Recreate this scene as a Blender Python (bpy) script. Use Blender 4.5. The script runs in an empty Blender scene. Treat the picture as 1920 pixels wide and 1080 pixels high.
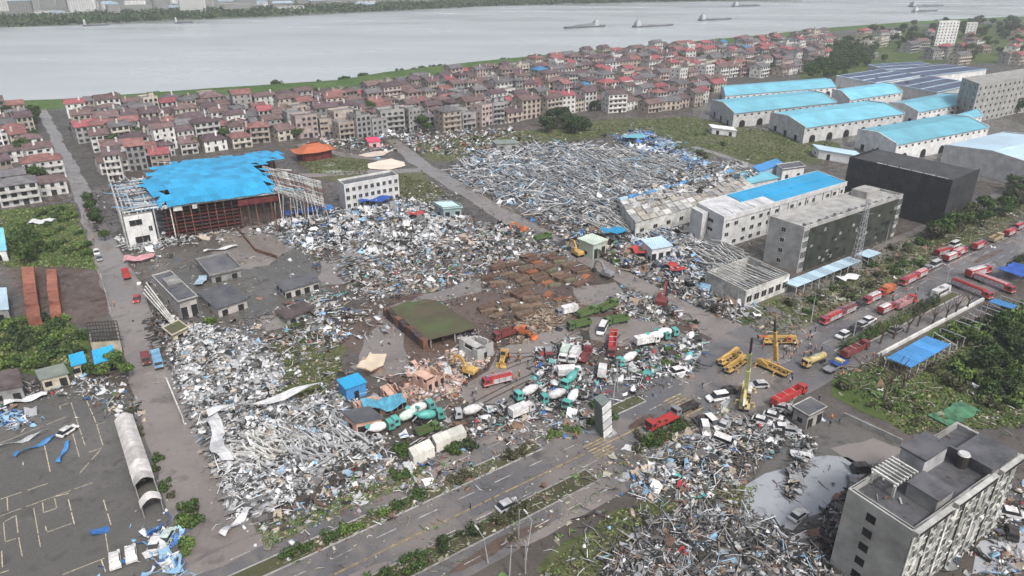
import bpy, bmesh, math, random
import numpy as np
from mathutils import Vector, Matrix, noise

random.seed(7)
RNG = np.random.default_rng(11)
SC = bpy.context.scene
COL = SC.collection

# ------------------------------------------------------------------ camera
CAM_H, FOC, PITCH = 100.0, 1350.0, math.radians(25)
cd = bpy.data.cameras.new('camera')
cd.sensor_width = 36.0
cd.lens = 36.0 * FOC / 1920.0
cd.clip_start, cd.clip_end = 1.0, 9000.0
cam = bpy.data.objects.new('camera', cd)
cam.location = (0, 0, CAM_H)
cam.rotation_euler = (math.pi / 2 - PITCH, 0, 0)
COL.objects.link(cam)
SC.camera = cam

# ------------------------------------------------------------------ light: overcast daylight
SUN_EL, SUN_AZ = math.radians(52), math.radians(150)      # azimuth clockwise from +Y
world = bpy.data.worlds.new('World')
SC.world = world
world.use_nodes = True
wn, wl = world.node_tree.nodes, world.node_tree.links
wn.clear()
sky = wn.new('ShaderNodeTexSky')
sky.sky_type = 'NISHITA'
sky.sun_disc = False
sky.sun_elevation = SUN_EL
sky.sun_rotation = SUN_AZ
sky.air_density, sky.dust_density, sky.ozone_density = 1.0, 6.0, 1.0
hs = wn.new('ShaderNodeHueSaturation')                     # cloud cover: the sky is nearly grey
hs.inputs['Saturation'].default_value = 0.62
bg = wn.new('ShaderNodeBackground')
bg.inputs['Strength'].default_value = 0.10
wo = wn.new('ShaderNodeOutputWorld')
wl.new(sky.outputs[0], hs.inputs['Color'])
wl.new(hs.outputs[0], bg.inputs['Color'])
wl.new(bg.outputs[0], wo.inputs['Surface'])
sd = bpy.data.lights.new('sun', 'SUN')
sd.energy, sd.angle, sd.color = 1.5, math.radians(10), (1.0, 0.985, 0.97)
sun = bpy.data.objects.new('sun', sd)
sdir = Vector((math.sin(SUN_AZ) * math.cos(SUN_EL), math.cos(SUN_AZ) * math.cos(SUN_EL), math.sin(SUN_EL)))
sun.rotation_euler = sdir.to_track_quat('Z', 'Y').to_euler()
sun.location = (0, 0, 300)
COL.objects.link(sun)

SC.view_settings.view_transform = 'Standard'
SC.view_settings.look = 'None'
SC.view_settings.gamma = 1.0
SC.view_settings.exposure = 0.8
SC.render.engine = 'CYCLES'
SC.cycles.use_denoising = True
SC.cycles.max_bounces = 5
SC.cycles.diffuse_bounces = 2
SC.cycles.glossy_bounces = 2
SC.cycles.transmission_bounces = 1
SC.cycles.volume_bounces = 0

# ------------------------------------------------------------------ survey helpers
CT, ST = math.cos(PITCH), math.sin(PITCH)
def G(px, py, z=0.0):
    """survey point of the photograph at height z, in metres"""
    x, y = (px - 960) / FOC, -(py - 540) / FOC
    d = Vector((x, CT + y * ST, -ST + y * CT))
    return Vector((0, 0, CAM_H)) + d * ((z - CAM_H) / d.z)
def AZ(a):                       # unit vector of a compass azimuth (clockwise from +Y)
    a = math.radians(a)
    return Vector((math.sin(a), math.cos(a), 0))
ROAD_AZ = 54.5
RU, RN = AZ(ROAD_AZ), AZ(ROAD_AZ + 90)
RO = G(873, 953)
def R(s, t, z=0.0):              # road coordinates: s along, t to the right
    p = RO + RU * s + RN * t
    return Vector((p.x, p.y, z))
def RZ(az):                      # z rotation that turns local +x to an azimuth
    return math.radians(90 - az)
def inside(poly, x, y):
    """vectorised point in polygon; poly list of (x,y)"""
    x, y = np.asarray(x), np.asarray(y)
    r = np.zeros(x.shape, bool)
    n = len(poly)
    for i in range(n):
        x0, y0 = poly[i][0], poly[i][1]
        x1, y1 = poly[(i + 1) % n][0], poly[(i + 1) % n][1]
        c = ((y0 > y) != (y1 > y)) & (x < (x1 - x0) * (y - y0) / ((y1 - y0) or 1e-9) + x0)
        r ^= c
    return r
def edge_dist(poly, x, y):
    d = np.full(np.shape(x), 1e9)
    n = len(poly)
    for i in range(n):
        a = np.array(poly[i][:2], float)
        b = np.array(poly[(i + 1) % n][:2], float)
        ab = b - a
        t = np.clip(((x - a[0]) * ab[0] + (y - a[1]) * ab[1]) / max(ab @ ab, 1e-9), 0, 1)
        d = np.minimum(d, np.hypot(x - a[0] - t * ab[0], y - a[1] - t * ab[1]))
    return d
def scatter(poly, n):
    xs = [p[0] for p in poly]; ys = [p[1] for p in poly]
    out = np.zeros((0, 2))
    while len(out) < n:
        q = np.column_stack([RNG.uniform(min(xs), max(xs), n * 2), RNG.uniform(min(ys), max(ys), n * 2)])
        out = np.vstack([out, q[inside(poly, q[:, 0], q[:, 1])]])
    return out[:n]
def gp(pl, z=0):
    return [G(p[0], p[1], z) for p in pl]

# ------------------------------------------------------------------ materials
MATS = {}
def nodes_of(name):
    m = bpy.data.materials.new(name)
    m.use_nodes = True
    nt = m.node_tree
    return m, nt.nodes, nt.links, nt.nodes['Principled BSDF']
def mat(name, col, rough=0.8, var=0.3, scale=0.4, col2=None, bump=0.0, spec=0.3, metal=0.0, stripe=0.0, rvar=0.0, lo=0.35, hi=0.68):
    """matte or painted surface with noise wear; stripe = width of sheet-metal ribs in metres"""
    if name in MATS: return MATS[name]
    m, n, l, b = nodes_of(name)
    tc = n.new('ShaderNodeTexCoord')
    nz = n.new('ShaderNodeTexNoise'); nz.inputs['Scale'].default_value = scale; nz.inputs['Detail'].default_value = 7; nz.inputs['Roughness'].default_value = 0.65
    l.new(tc.outputs['Object'], nz.inputs['Vector'])
    cr = n.new('ShaderNodeValToRGB')
    c2 = col2 if col2 else tuple(c * (1 - var) for c in col)
    cr.color_ramp.elements[0].position, cr.color_ramp.elements[1].position = lo, hi
    cr.color_ramp.elements[0].color = (*c2, 1)
    cr.color_ramp.elements[1].color = (*[min(.9, c * (1 + var * .25)) for c in col], 1)
    l.new(nz.outputs['Fac'], cr.inputs['Fac'])
    out = cr.outputs['Color']
    oi = n.new('ShaderNodeObjectInfo')
    mr = n.new('ShaderNodeMapRange'); mr.inputs['To Min'].default_value = 0.78; mr.inputs['To Max'].default_value = 1.18
    l.new(oi.outputs['Random'], mr.inputs['Value'])
    mx = n.new('ShaderNodeVectorMath'); mx.operation = 'SCALE'
    l.new(out, mx.inputs[0]); l.new(mr.outputs[0], mx.inputs['Scale'])
    l.new(mx.outputs[0], b.inputs['Base Color'])
    b.inputs['Roughness'].default_value = rough
    b.inputs['Specular IOR Level'].default_value = spec
    b.inputs['Metallic'].default_value = metal
    if rvar:
        m2 = n.new('ShaderNodeMapRange'); m2.inputs['From Min'].default_value = .3; m2.inputs['From Max'].default_value = .7
        m2.inputs['To Min'].default_value = max(.05, rough - rvar); m2.inputs['To Max'].default_value = min(1, rough + rvar)
        l.new(nz.outputs['Fac'], m2.inputs['Value']); l.new(m2.outputs[0], b.inputs['Roughness'])
    if stripe or bump:
        bp = n.new('ShaderNodeBump'); bp.inputs['Strength'].default_value = bump or .6; bp.inputs['Distance'].default_value = .15
        if stripe:
            w = n.new('ShaderNodeTexWave'); w.inputs['Scale'].default_value = 0.314 / stripe; w.inputs['Distortion'].default_value = 0
            l.new(tc.outputs['Object'], w.inputs['Vector']); l.new(w.outputs['Fac'], bp.inputs['Height'])
        else:
            n2 = n.new('ShaderNodeTexNoise'); n2.inputs['Scale'].default_value = scale * 6; n2.inputs['Detail'].default_value = 5
            l.new(tc.outputs['Object'], n2.inputs['Vector']); l.new(n2.outputs['Fac'], bp.inputs['Height'])
        l.new(bp.outputs[0], b.inputs['Normal'])
    MATS[name] = m
    return m
def ground_mat(name, cols, scales=(0.035, 0.3, 2.5), rough=(0.2, 0.75), bump=0.5, spec=0.5):
    """three-scale ground: cols = [base, second, dark, pale]; wetness from the large noise"""
    m, n, l, b = nodes_of(name)
    tc = n.new('ShaderNodeTexCoord')
    ns = []
    for i, s in enumerate(scales):
        z = n.new('ShaderNodeTexNoise'); z.inputs['Scale'].default_value = s; z.inputs['Detail'].default_value = 8; z.inputs['Roughness'].default_value = .62
        z.inputs['Distortion'].default_value = .6 if i < 2 else 0
        mp = n.new('ShaderNodeMapping'); mp.inputs['Location'].default_value = (17.3 * i, 9.1 * i, 3.3 * i)
        l.new(tc.outputs['Object'], mp.inputs['Vector']); l.new(mp.outputs[0], z.inputs['Vector'])
        ns.append(z.outputs['Fac'])
    def ramp(f, a, c):
        r = n.new('ShaderNodeMapRange'); r.inputs['From Min'].default_value = a; r.inputs['From Max'].default_value = c; r.interpolation_type = 'SMOOTHSTEP'
        l.new(f, r.inputs['Value']); return r.outputs[0]
    def mix(f, a, c):
        x = n.new('ShaderNodeMix'); x.data_type = 'RGBA'
        l.new(f, x.inputs['Factor'])
        for v, k in ((a, 6), (c, 7)):
            if isinstance(v, tuple): x.inputs[k].default_value = (*v, 1)
            else: l.new(v, x.inputs[k])
        return x.outputs[2]
    o = mix(ramp(ns[0], .42, .6), cols[0], cols[1])
    o = mix(ramp(ns[1], .52, .68), o, cols[2])
    o = mix(ramp(ns[2], .58, .75), o, cols[3])
    l.new(o, b.inputs['Base Color'])
    r = n.new('ShaderNodeMapRange'); r.inputs['From Min'].default_value = .38; r.inputs['From Max'].default_value = .6
    r.inputs['To Min'].default_value, r.inputs['To Max'].default_value = rough
    l.new(ns[1], r.inputs['Value']); l.new(r.outputs[0], b.inputs['Roughness'])
    b.inputs['Specular IOR Level'].default_value = spec
    if bump:
        bp = n.new('ShaderNodeBump'); bp.inputs['Strength'].default_value = bump; bp.inputs['Distance'].default_value = .12
        l.new(ns[2], bp.inputs['Height']); l.new(bp.outputs[0], b.inputs['Normal'])
    MATS[name] = m
    return m
def piece_mat(name, rough=.8, spec=.3, transl=0.0):
    """per-piece colour from the mesh attribute, with a little grime"""
    m, n, l, b = nodes_of(name)
    at = n.new('ShaderNodeAttribute'); at.attribute_name = 'Col'
    tc = n.new('ShaderNodeTexCoord')
    nz = n.new('ShaderNodeTexNoise'); nz.inputs['Scale'].default_value = 1.3; nz.inputs['Detail'].default_value = 4
    l.new(tc.outputs['Object'], nz.inputs['Vector'])
    mr = n.new('ShaderNodeMapRange'); mr.inputs['From Min'].default_value = .3; mr.inputs['From Max'].default_value = .7; mr.inputs['To Min'].default_value = .7; mr.inputs['To Max'].default_value = 1.1
    l.new(nz.outputs['Fac'], mr.inputs['Value'])
    mx = n.new('ShaderNodeVectorMath'); mx.operation = 'SCALE'
    l.new(at.outputs['Color'], mx.inputs[0]); l.new(mr.outputs[0], mx.inputs['Scale'])
    l.new(mx.outputs[0], b.inputs['Base Color'])
    b.inputs['Roughness'].default_value = rough
    b.inputs['Specular IOR Level'].default_value = spec
    MATS[name] = m
    return m
M_DEB = piece_mat('debris_pieces')
M_LEAF = piece_mat('leaf_pieces', .75, .2)
GLASS = mat('window_glass', (.03, .035, .04), .15, .4, .6, spec=.5)
DARK = mat('dark_opening', (.02, .02, .022), .8, .3, .5)
TYRE = mat('tyre_rubber', (.02, .02, .02), .8, .3, 2)
CHASSIS = mat('chassis_grime', (.05, .045, .042), .7, .4, 1)

# ------------------------------------------------------------------ mesh helpers
class MB:
    def __init__(s): s.v, s.f = [], []
    def add(s, vs, fs):
        o = len(s.v); s.v += [tuple(v) for v in vs]; s.f += [tuple(i + o for i in f) for f in fs]; return s
    def box(s, x0, x1, y0, y1, z0, z1):
        return s.add([(x0,y0,z0),(x1,y0,z0),(x1,y1,z0),(x0,y1,z0),(x0,y0,z1),(x1,y0,z1),(x1,y1,z1),(x0,y1,z1)],
                     [(0,3,2,1),(4,5,6,7),(0,1,5,4),(1,2,6,5),(2,3,7,6),(3,0,4,7)])
    def obox(s, c, u, v, w):       # centre and three half-axis vectors
        c, u, v, w = Vector(c), Vector(u), Vector(v), Vector(w)
        return s.add([c-u-v-w, c+u-v-w, c+u+v-w, c-u+v-w, c-u-v+w, c+u-v+w, c+u+v+w, c-u+v+w],
                     [(0,3,2,1),(4,5,6,7),(0,1,5,4),(1,2,6,5),(2,3,7,6),(3,0,4,7)])
    def beam(s, p, q, w, h=None):
        p, q = Vector(p), Vector(q); d = q - p
        if d.length < 1e-6: return s
        h = h or w
        a = d.normalized().cross(Vector((0, 0, 1)))
        a = Vector((1, 0, 0)) if a.length < 1e-3 else a.normalized()
        b = a.cross(d.normalized())
        return s.obox((p + q) / 2, d / 2, a * w / 2, b * h / 2)
    def prism(s, poly, z0, z1):    # poly of (x,y) counter-clockwise or not
        n = len(poly)
        return s.add([(p[0], p[1], z0) for p in poly] + [(p[0], p[1], z1) for p in poly],
                     [tuple(range(n))[::-1], tuple(range(n, 2 * n))] + [(i, (i + 1) % n, n + (i + 1) % n, n + i) for i in range(n)])
    def profile(s, pts, y0, y1):   # side profile of (x,z) swept along y
        n = len(pts)
        return s.add([(p[0], y0, p[1]) for p in pts] + [(p[0], y1, p[1]) for p in pts],
                     [tuple(range(n)), tuple(range(n, 2 * n))[::-1]] + [((i + 1) % n, i, n + i, n + (i + 1) % n) for i in range(n)])
    def tube(s, p, q, r0, r1=None, n=8, caps=True):
        p, q = Vector(p), Vector(q); d = (q - p).normalized(); r1 = r0 if r1 is None else r1
        a = d.cross(Vector((0, 0, 1))); a = Vector((1, 0, 0)) if a.length < 1e-3 else a.normalized()
        b = d.cross(a)
        vs = [p + (a * math.cos(t) + b * math.sin(t)) * r0 for t in [2 * math.pi * i / n for i in range(n)]]
        vs += [q + (a * math.cos(t) + b * math.sin(t)) * r1 for t in [2 * math.pi * i / n for i in range(n)]]
        fs = [(i, (i + 1) % n, n + (i + 1) % n, n + i) for i in range(n)]
        if caps: fs += [tuple(range(n))[::-1], tuple(range(n, 2 * n))]
        return s.add(vs, fs)
    def lathe(s, p, d, prof, n=14):   # prof list of (distance along d, radius)
        p, d = Vector(p), Vector(d).normalized()
        a = d.cross(Vector((0, 0, 1))); a = Vector((1, 0, 0)) if a.length < 1e-3 else a.normalized()
        b = d.cross(a); vs = []; fs = []
        for t, r in prof:
            vs += [p + d * t + (a * math.cos(x) + b * math.sin(x)) * r for x in [2 * math.pi * i / n for i in range(n)]]
        for k in range(len(prof) - 1):
            fs += [(k*n+i, k*n+(i+1) % n, (k+1)*n+(i+1) % n, (k+1)*n+i) for i in range(n)]
        fs += [tuple(range(n))[::-1], tuple(range((len(prof)-1)*n, len(prof)*n))]
        return s.add(vs, fs)
    def quad(s, a, b, c, d): return s.add([a, b, c, d], [(0, 1, 2, 3)])
    def mesh(s, name):
        me = bpy.data.meshes.new(name); me.from_pydata(s.v, [], s.f); me.validate(); me.update()
        bm = bmesh.new(); bm.from_mesh(me); bmesh.ops.recalc_face_normals(bm, faces=bm.faces); bm.to_mesh(me); bm.free()
        return me
    def build(s, name, m, parent=None, smooth=False):
        """world or local coordinates: a parent that is a moved Empty takes local ones"""
        me = s.mesh(name)
        if smooth:
            for p in me.polygons: p.use_smooth = True
        return link(name, me, m, parent)
def link(name, me, m=None, parent=None):
    o = bpy.data.objects.new(name, me); COL.objects.link(o)
    if m is not None:
        if me.materials: me.materials[0] = m
        else: me.materials.append(m)
    if parent is not None: o.parent = parent
    return o
def tag(o, label=None, cat=None, group=None, kind=None):
    if label: o['label'] = label
    if cat: o['category'] = cat
    if group: o['group'] = group
    if kind: o['kind'] = kind
    return o
def thing(name, label, cat, loc=(0, 0, 0), rz=0.0, group=None):
    o = bpy.data.objects.new(name, None); COL.objects.link(o)
    o.empty_display_size = .5
    o.location = loc; o.rotation_euler = (0, 0, rz)
    return tag(o, label, cat, group)
KIDS = {}
def kids(o):
    return [c for c in o.children]
def copy_tree(o, parent=None):
    c = o.copy(); COL.objects.link(c)
    if parent is not None: c.parent = parent
    for ch in o.children: copy_tree(ch, c)
    return c
def np_mesh(name, V, Fq, colors=None):
    """V (n,3), Fq (m,4) quads, colours per vertex"""
    me = bpy.data.meshes.new(name)
    me.vertices.add(len(V)); me.vertices.foreach_set('co', np.ascontiguousarray(V, np.float32).ravel())
    k = Fq.shape[1]
    me.loops.add(Fq.size); me.loops.foreach_set('vertex_index', np.ascontiguousarray(Fq, np.int32).ravel())
    me.polygons.add(len(Fq)); me.polygons.foreach_set('loop_start', np.arange(0, Fq.size, k, dtype=np.int32))
    try: me.polygons.foreach_set('loop_total', np.full(len(Fq), k, np.int32))
    except Exception: pass
    me.update(calc_edges=True)
    if colors is not None:
        a = me.color_attributes.new('Col', 'FLOAT_COLOR', 'POINT')
        c = np.ones((len(V), 4), np.float32); c[:, :3] = colors
        a.data.foreach_set('color', c.ravel())
    return me
# ================================================================== the setting
MUD = ground_mat('wet_mud', [(0.0653, 0.0566, 0.0475), (0.093, 0.081, 0.0702), (0.0396, 0.0332, 0.027), (0.1188, 0.1055, 0.0935)], rough=(.12,.7))
MUD2 = ground_mat('brown_mud', [(0.0791, 0.0533, 0.0405), (0.1041, 0.0754, 0.0598), (0.0417, 0.0275, 0.0211), (0.1333, 0.0992, 0.081)], rough=(.12,.7))
CONC = ground_mat('wet_concrete_yard', [(0.0918, 0.0877, 0.0796), (0.116, 0.1096, 0.0996), (0.0648, 0.0626, 0.0572), (0.1457, 0.1409, 0.1319)], rough=(.1,.55), bump=.15)
PALE = ground_mat('silt_and_painted_sheen', [(0.317, 0.3294, 0.3504), (0.2566, 0.2667, 0.2836), (0.1812, 0.1883, 0.2002), (0.3925, 0.4078, 0.4338)], rough=(.06,.35), bump=.05)  # pale silt tone, lightened further to stand in for mirrored sky
ASPH = ground_mat('wet_asphalt', [(0.1071, 0.1041, 0.1074), (0.1684, 0.152, 0.1392), (0.0734, 0.071, 0.0716), (0.1939, 0.1801, 0.169)], scales=(.05,.16,2.0), rough=(.08,.5), bump=.12)
SILT = ground_mat('silty_road', [(0.2033, 0.1815, 0.165), (0.1694, 0.1518, 0.1392), (0.122, 0.1055, 0.0971), (0.2575, 0.2376, 0.22)], scales=(.03,.2,2.0), rough=(.05,.38), bump=.1, spec=.7)
GRASS = ground_mat('rough_grass', [(0.0553, 0.0847, 0.0241), (0.0845, 0.105, 0.0375), (0.0325, 0.0524, 0.0161), (0.1235, 0.1454, 0.0643)], rough=(.6,.9), spec=.15)
GRASS2 = ground_mat('muddy_grass', [(0.0685, 0.08, 0.0326), (0.1, 0.1024, 0.0559), (0.0371, 0.048, 0.0163), (0.1371, 0.1408, 0.0838)], rough=(.5,.9), spec=.2)
LEVEE = ground_mat('levee_grass', [(0.0546, 0.0994, 0.0289), (0.0789, 0.1224, 0.0462), (0.0364, 0.0612, 0.0202), (0.1032, 0.1377, 0.0577)], rough=(.7,.9), spec=.1)
FARM = ground_mat('town_ground', [(0.078, 0.0698, 0.0611), (0.0597, 0.0562, 0.048), (0.0367, 0.0338, 0.0284), (0.1102, 0.1035, 0.0917)], rough=(.4,.8))

def patch(name, px, z, m, jit=1.2, world=False, label=None):
    pts = [Vector(p) for p in px] if world else gp(px)
    out = []
    n = len(pts)
    for i in range(n):
        a, b = pts[i], pts[(i + 1) % n]
        k = max(1, int((b - a).length / 3.5)) if jit else 1
        k = min(k, 60)
        for j in range(k):
            p = a.lerp(b, j / k)
            if jit:
                nv = noise.noise_vector(Vector((p.x * .09, p.y * .09, z * 50))) * jit * 2 + noise.noise_vector(Vector((p.x * .4, p.y * .4, 3))) * jit
                p = p + Vector((nv.x, nv.y, 0))
            out.append((p.x, p.y, z))
    mb = MB(); mb.add(out, [tuple(range(len(out)))])
    o = mb.build(name, m)
    return tag(o, kind='structure', label=label)

# ground sheet to the horizon and the river lying across it
g = MB(); g.quad((-2600, -150, 0), (2600, -150, 0), (2600, 3000, 0), (-2600, 3000, 0))
tag(g.build('ground', MUD), kind='structure')
BANK = [(-160,200),(0,193),(120,189),(280,176),(400,166),(520,158),(640,150),(720,136),(880,119),(980,110),(1080,101),(1280,83),(1420,69),(1560,54),(1700,44),(1800,38),(1920,33),(2150,22)]
FARB = [(-500,75),(-160,60),(0,52),(200,46),(400,37),(640,26),(900,13),(1200,5),(1500,0),(1900,-9),(2300,-16)]
m, n_, l_, b_ = nodes_of('silty_river_water')
b_.inputs['Base Color'].default_value = (.40, .43, .435, 1); b_.inputs['Roughness'].default_value = .16; b_.inputs['IOR'].default_value = 1.33
tc = n_.new('ShaderNodeTexCoord'); nz = n_.new('ShaderNodeTexNoise'); nz.inputs['Scale'].default_value = .05; nz.inputs['Detail'].default_value = 9
mp = n_.new('ShaderNodeMapping'); mp.inputs['Scale'].default_value = (1, 3, 1); mp.inputs['Rotation'].default_value = (0, 0, .6)
bp = n_.new('ShaderNodeBump'); bp.inputs['Strength'].default_value = .25; bp.inputs['Distance'].default_value = .6
l_.new(tc.outputs['Object'], mp.inputs['Vector']); l_.new(mp.outputs[0], nz.inputs['Vector']); l_.new(nz.outputs['Fac'], bp.inputs['Height']); l_.new(bp.outputs[0], b_.inputs['Normal'])
nz2 = n_.new('ShaderNodeTexNoise'); nz2.inputs['Scale'].default_value = .004; nz2.inputs['Detail'].default_value = 4
l_.new(mp.outputs[0], nz2.inputs['Vector'])
mrr = n_.new('ShaderNodeMapRange'); mrr.inputs['From Min'].default_value = .35; mrr.inputs['From Max'].default_value = .65; mrr.inputs['To Min'].default_value = .1; mrr.inputs['To Max'].default_value = .3
l_.new(nz2.outputs['Fac'], mrr.inputs['Value']); l_.new(mrr.outputs[0], b_.inputs['Roughness'])
bank_w = [Vector(G(*p)) for p in BANK]; far_w = [Vector(G(*p)) for p in FARB]
riv = MB(); pts = [(p.x, p.y, .3) for p in bank_w] + [(p.x, p.y, .3) for p in reversed(far_w)]
riv.add(pts, [tuple(range(len(pts)))])
tag(riv.build('river', m), kind='structure')
# far bank
fb = MB(); pts = [(p.x, p.y, .6) for p in far_w] + [(2590, 2990, .6), (-2590, 2990, .6)]
fb.add(pts, [tuple(range(len(pts)))])
tag(fb.build('far_bank', ground_mat('far_bank_fields', [(.12,.13,.10),(.16,.165,.14),(.07,.085,.06),(.2,.2,.18)], scales=(.004,.02,.1), rough=(.7,.9))), kind='structure')
# levee: a real grassed bank between river and town
lv = MB(); prev = None
lev_lo = [(-160,214),(0,209),(120,203),(280,194),(400,186),(520,180),(640,170),(720,155),(880,131),(980,118),(1080,107),(1280,88),(1420,74),(1560,59),(1700,48),(1800,42),(1920,37),(2150,26)]
vs = []; fs = []
for i, (a, b) in enumerate(zip(BANK, lev_lo)):
    A, B = G(*a), G(*b)
    for t, z in ((0, .31), (.35, 3.2), (.55, 3.4), (1, .02)):
        p = A.lerp(B, t); vs.append((p.x, p.y, z))
    if i:
        o = (i - 1) * 4
        fs += [(o + k, o + 4 + k, o + 5 + k, o + 1 + k) for k in range(3)]
lv.add(vs, fs)
tag(lv.build('levee', LEVEE), kind='structure')

patch('town_ground', [(-60,212),(200,204),(640,176),(880,133),(1300,90),(1550,64),(1900,42),(2000,60),(1920,340),(1780,300),(1580,280),(1330,215),(1130,215),(960,240),(640,265),(330,300),(150,360),(-60,390)], .02, FARM, 2)
# grass and scrub plots
for nm, pl, mt, z in [
    ('grass_field', [(770,270),(850,257),(1000,243),(1130,225),(1290,218),(1400,242),(1570,268),(1580,290),(1480,318),(1330,290),(1290,300),(1200,245),(1100,262),(1000,268),(930,275),(860,305),(800,300)], GRASS2, .05),
    ('grass_plot', [(0,395),(60,388),(135,382),(160,440),(186,505),(120,498),(40,500),(0,500)], GRASS, .05),
    ('grass_plot', [(0,600),(40,590),(120,595),(165,620),(172,680),(120,702),(40,705),(0,700)], GRASS, .05),
    ('grass_plot', [(560,300),(640,292),(690,300),(690,330),(630,345),(580,325)], GRASS2, .05),
    ('grass_plot', [(735,322),(790,320),(815,345),(832,362),(815,380),(760,385),(748,365)], GRASS2, .05),
    ('scrub_field', [(1560,705),(1640,690),(1720,650),(1800,600),(1925,570),(1990,700),(1960,800),(1860,800),(1800,798),(1700,815),(1640,780),(1560,745)], GRASS, .05),
    ('road_verge', [(1380,600),(1440,560),(1480,545),(1680,455),(1800,405),(1925,350),(1925,395),(1850,445),(1760,480),(1680,525),(1560,585),(1450,640),(1400,640)], GRASS2, .05),
    ('road_verge', [(1000,1085),(1060,1010),(1150,960),(1300,900),(1420,910),(1400,985),(1280,1010),(1180,1085)], GRASS2, .05),
    ('wooded_ground', [(1500,150),(1505,110),(1560,72),(1700,52),(1950,40),(1950,120),(1760,118),(1650,132),(1570,142)], GRASS, .05),
    ('brown_scrub', [(420,690),(520,640),(640,640),(640,700),(600,760),(540,760),(500,700)], GRASS2, .045),
    ('muddy_plot', [(20,500),(120,498),(190,510),(215,570),(170,610),(40,600)], MUD2, .045),
    ('warehouse_yard', [(1290,215),(1400,240),(1500,270),(1620,300),(1900,350),(1960,250),(1800,190),(1500,150),(1350,160)], CONC, .04),
    ('brown_yard', [(700,560),(860,520),(960,470),(1100,500),(1180,560),(1300,600),(1320,640),(1150,660),(1000,650),(920,720),(860,750),(700,700),(640,640)], MUD2, .035),
    ('pale_silt_yard', [(1420,880),(1450,850),(1560,800),(1640,790),(1690,830),(1640,850),(1600,890),(1590,940),(1560,970),(1500,1000),(1440,960)], CONC, .045),
    ('parking_ground', [(-60,760),(60,735),(215,715),(262,760),(330,930),(400,1085),(-60,1085)], CONC, .04),
    ('compound_yard', [(275,500),(420,435),(520,420),(560,460),(610,520),(600,560),(540,600),(430,640),(320,640)], CONC, .04),
    ('wet_courtyard', [(1500,800),(1600,770),(1720,840),(1600,930),(1500,1000),(1440,980),(1400,930)], CONC, .047),
]: patch(nm, pl, z, mt, 1.5)
# silt puddles with a sheen, partly painted into the pale colour
for pl in [[(1400,905),(1425,880),(1480,875),(1520,862),(1585,856),(1612,880),(1592,915),(1555,932),(1540,955),(1505,975),(1490,1005),(1440,975),(1405,945)],
           [(1640,820),(1690,840),(1600,880),(1560,840)], [(1840,1010),(1925,985),(1925,1085),(1830,1085)],
           [(600,500),(660,470),(700,500),(650,530),(610,535)], [(1070,540),(1150,530),(1180,560),(1120,575),(1080,570)],
           [(400,470),(500,440),(520,480),(470,505),(420,500)], [(480,600),(545,580),(560,600),(500,625)]]:
    patch('silt_puddle', pl, .07, PALE if pl[0][0] in (1400, 1840) else SILT, 1.2)

# open wet mud between the wrecks
for pl in [[(860,740),(905,690),(950,650),(1010,622),(1060,615),(1120,595),(1230,600),(1290,625),(1270,650),(1180,645),(1100,640),(1000,665),(1010,700),(985,740),(900,770)],
           [(690,650),(720,590),(790,552),(900,522),(905,545),(810,562),(760,600),(760,690),(700,705),(650,690)],
           [(400,440),(470,425),(515,415),(548,470),(500,500),(440,492)], [(597,492),(660,462),(700,488),(650,532),(605,532)]]:
    patch('wet_mud', pl, .06, SILT, 1.8)
# side streets
def street(name, px, w, z, m, jit=.6):
    c = [G(*p) for p in px]; L = []; Rr = []
    for i, p in enumerate(c):
        d = (c[min(i + 1, len(c) - 1)] - c[max(i - 1, 0)]).normalized(); nrm = Vector((d.y, -d.x, 0))
        ww = w[i] if isinstance(w, (list, tuple)) else w
        L.append(p - nrm * ww / 2); Rr.append(p + nrm * ww / 2)
    return patch(name, [tuple(q) for q in L + Rr[::-1]], z, m, jit, world=True)
LSTREET = [(78,205),(118,285),(148,350),(190,450),(230,545),(268,650),(320,790),(370,920),(440,1100)]
street('street', LSTREET, [6, 6, 7, 8, 11, 11, 11.5, 12, 13], .055, SILT)
MSTREET = [(735,262),(785,305),(860,352),(960,412),(1060,462),(1180,525),(1290,580),(1385,635),(1440,665)]
street('street', MSTREET, [6, 9, 9, 10, 9, 9, 11, 14, 16], .057, SILT)
street('lane', [(560,330),(690,322),(790,320)], 7, .053, SILT)
street('lane', [(430,430),(475,470),(500,490)], 7, .053, MUD2)
street('lane', [(1480,560),(1640,480),(1760,425),(1900,360)], 9, .06, ASPH)
street('path', [(1300,275),(1360,293),(1430,320)], 5, .06, SILT)
street('lane', [(560,270),(640,290),(720,300)], 6, .055, SILT)

# main road, laid out along its own axis
def strip(name, s0, s1, t0, t1, z, m, jit=.25):
    n = int((s1 - s0) / 6); L = []; Q = []
    for i in range(n + 1):
        s = s0 + (s1 - s0) * i / n
        L.append(R(s, t0 + noise.noise(Vector((s * .13, t0, 1))) * jit)); Q.append(R(s, t1 + noise.noise(Vector((s * .13, t1, 5))) * jit))
    mb = MB(); vs = [(p.x, p.y, z) for p in L] + [(p.x, p.y, z) for p in Q]
    mb.add(vs, [(i, i + 1, n + 2 + i, n + 1 + i) for i in range(n)])
    return tag(mb.build(name, m), kind='structure')
SERV = strip('service_road', -60, 125, -17.5, -5, .075, ASPH)
SERV2 = strip('service_road', -60, 420, 4, 15.0, .072, ASPH)
ROAD = strip('main_road', -60, 430, -6.2, 6.5, .08, ASPH)
LANE_W = mat('road_paint_white', (.46,.46,.45), .6, .5, .9, col2=(.13,.125,.12))
LANE_Y = mat('road_paint_yellow', (.42,.31,.12), .6, .45, .9, col2=(.14,.125,.10))
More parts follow.
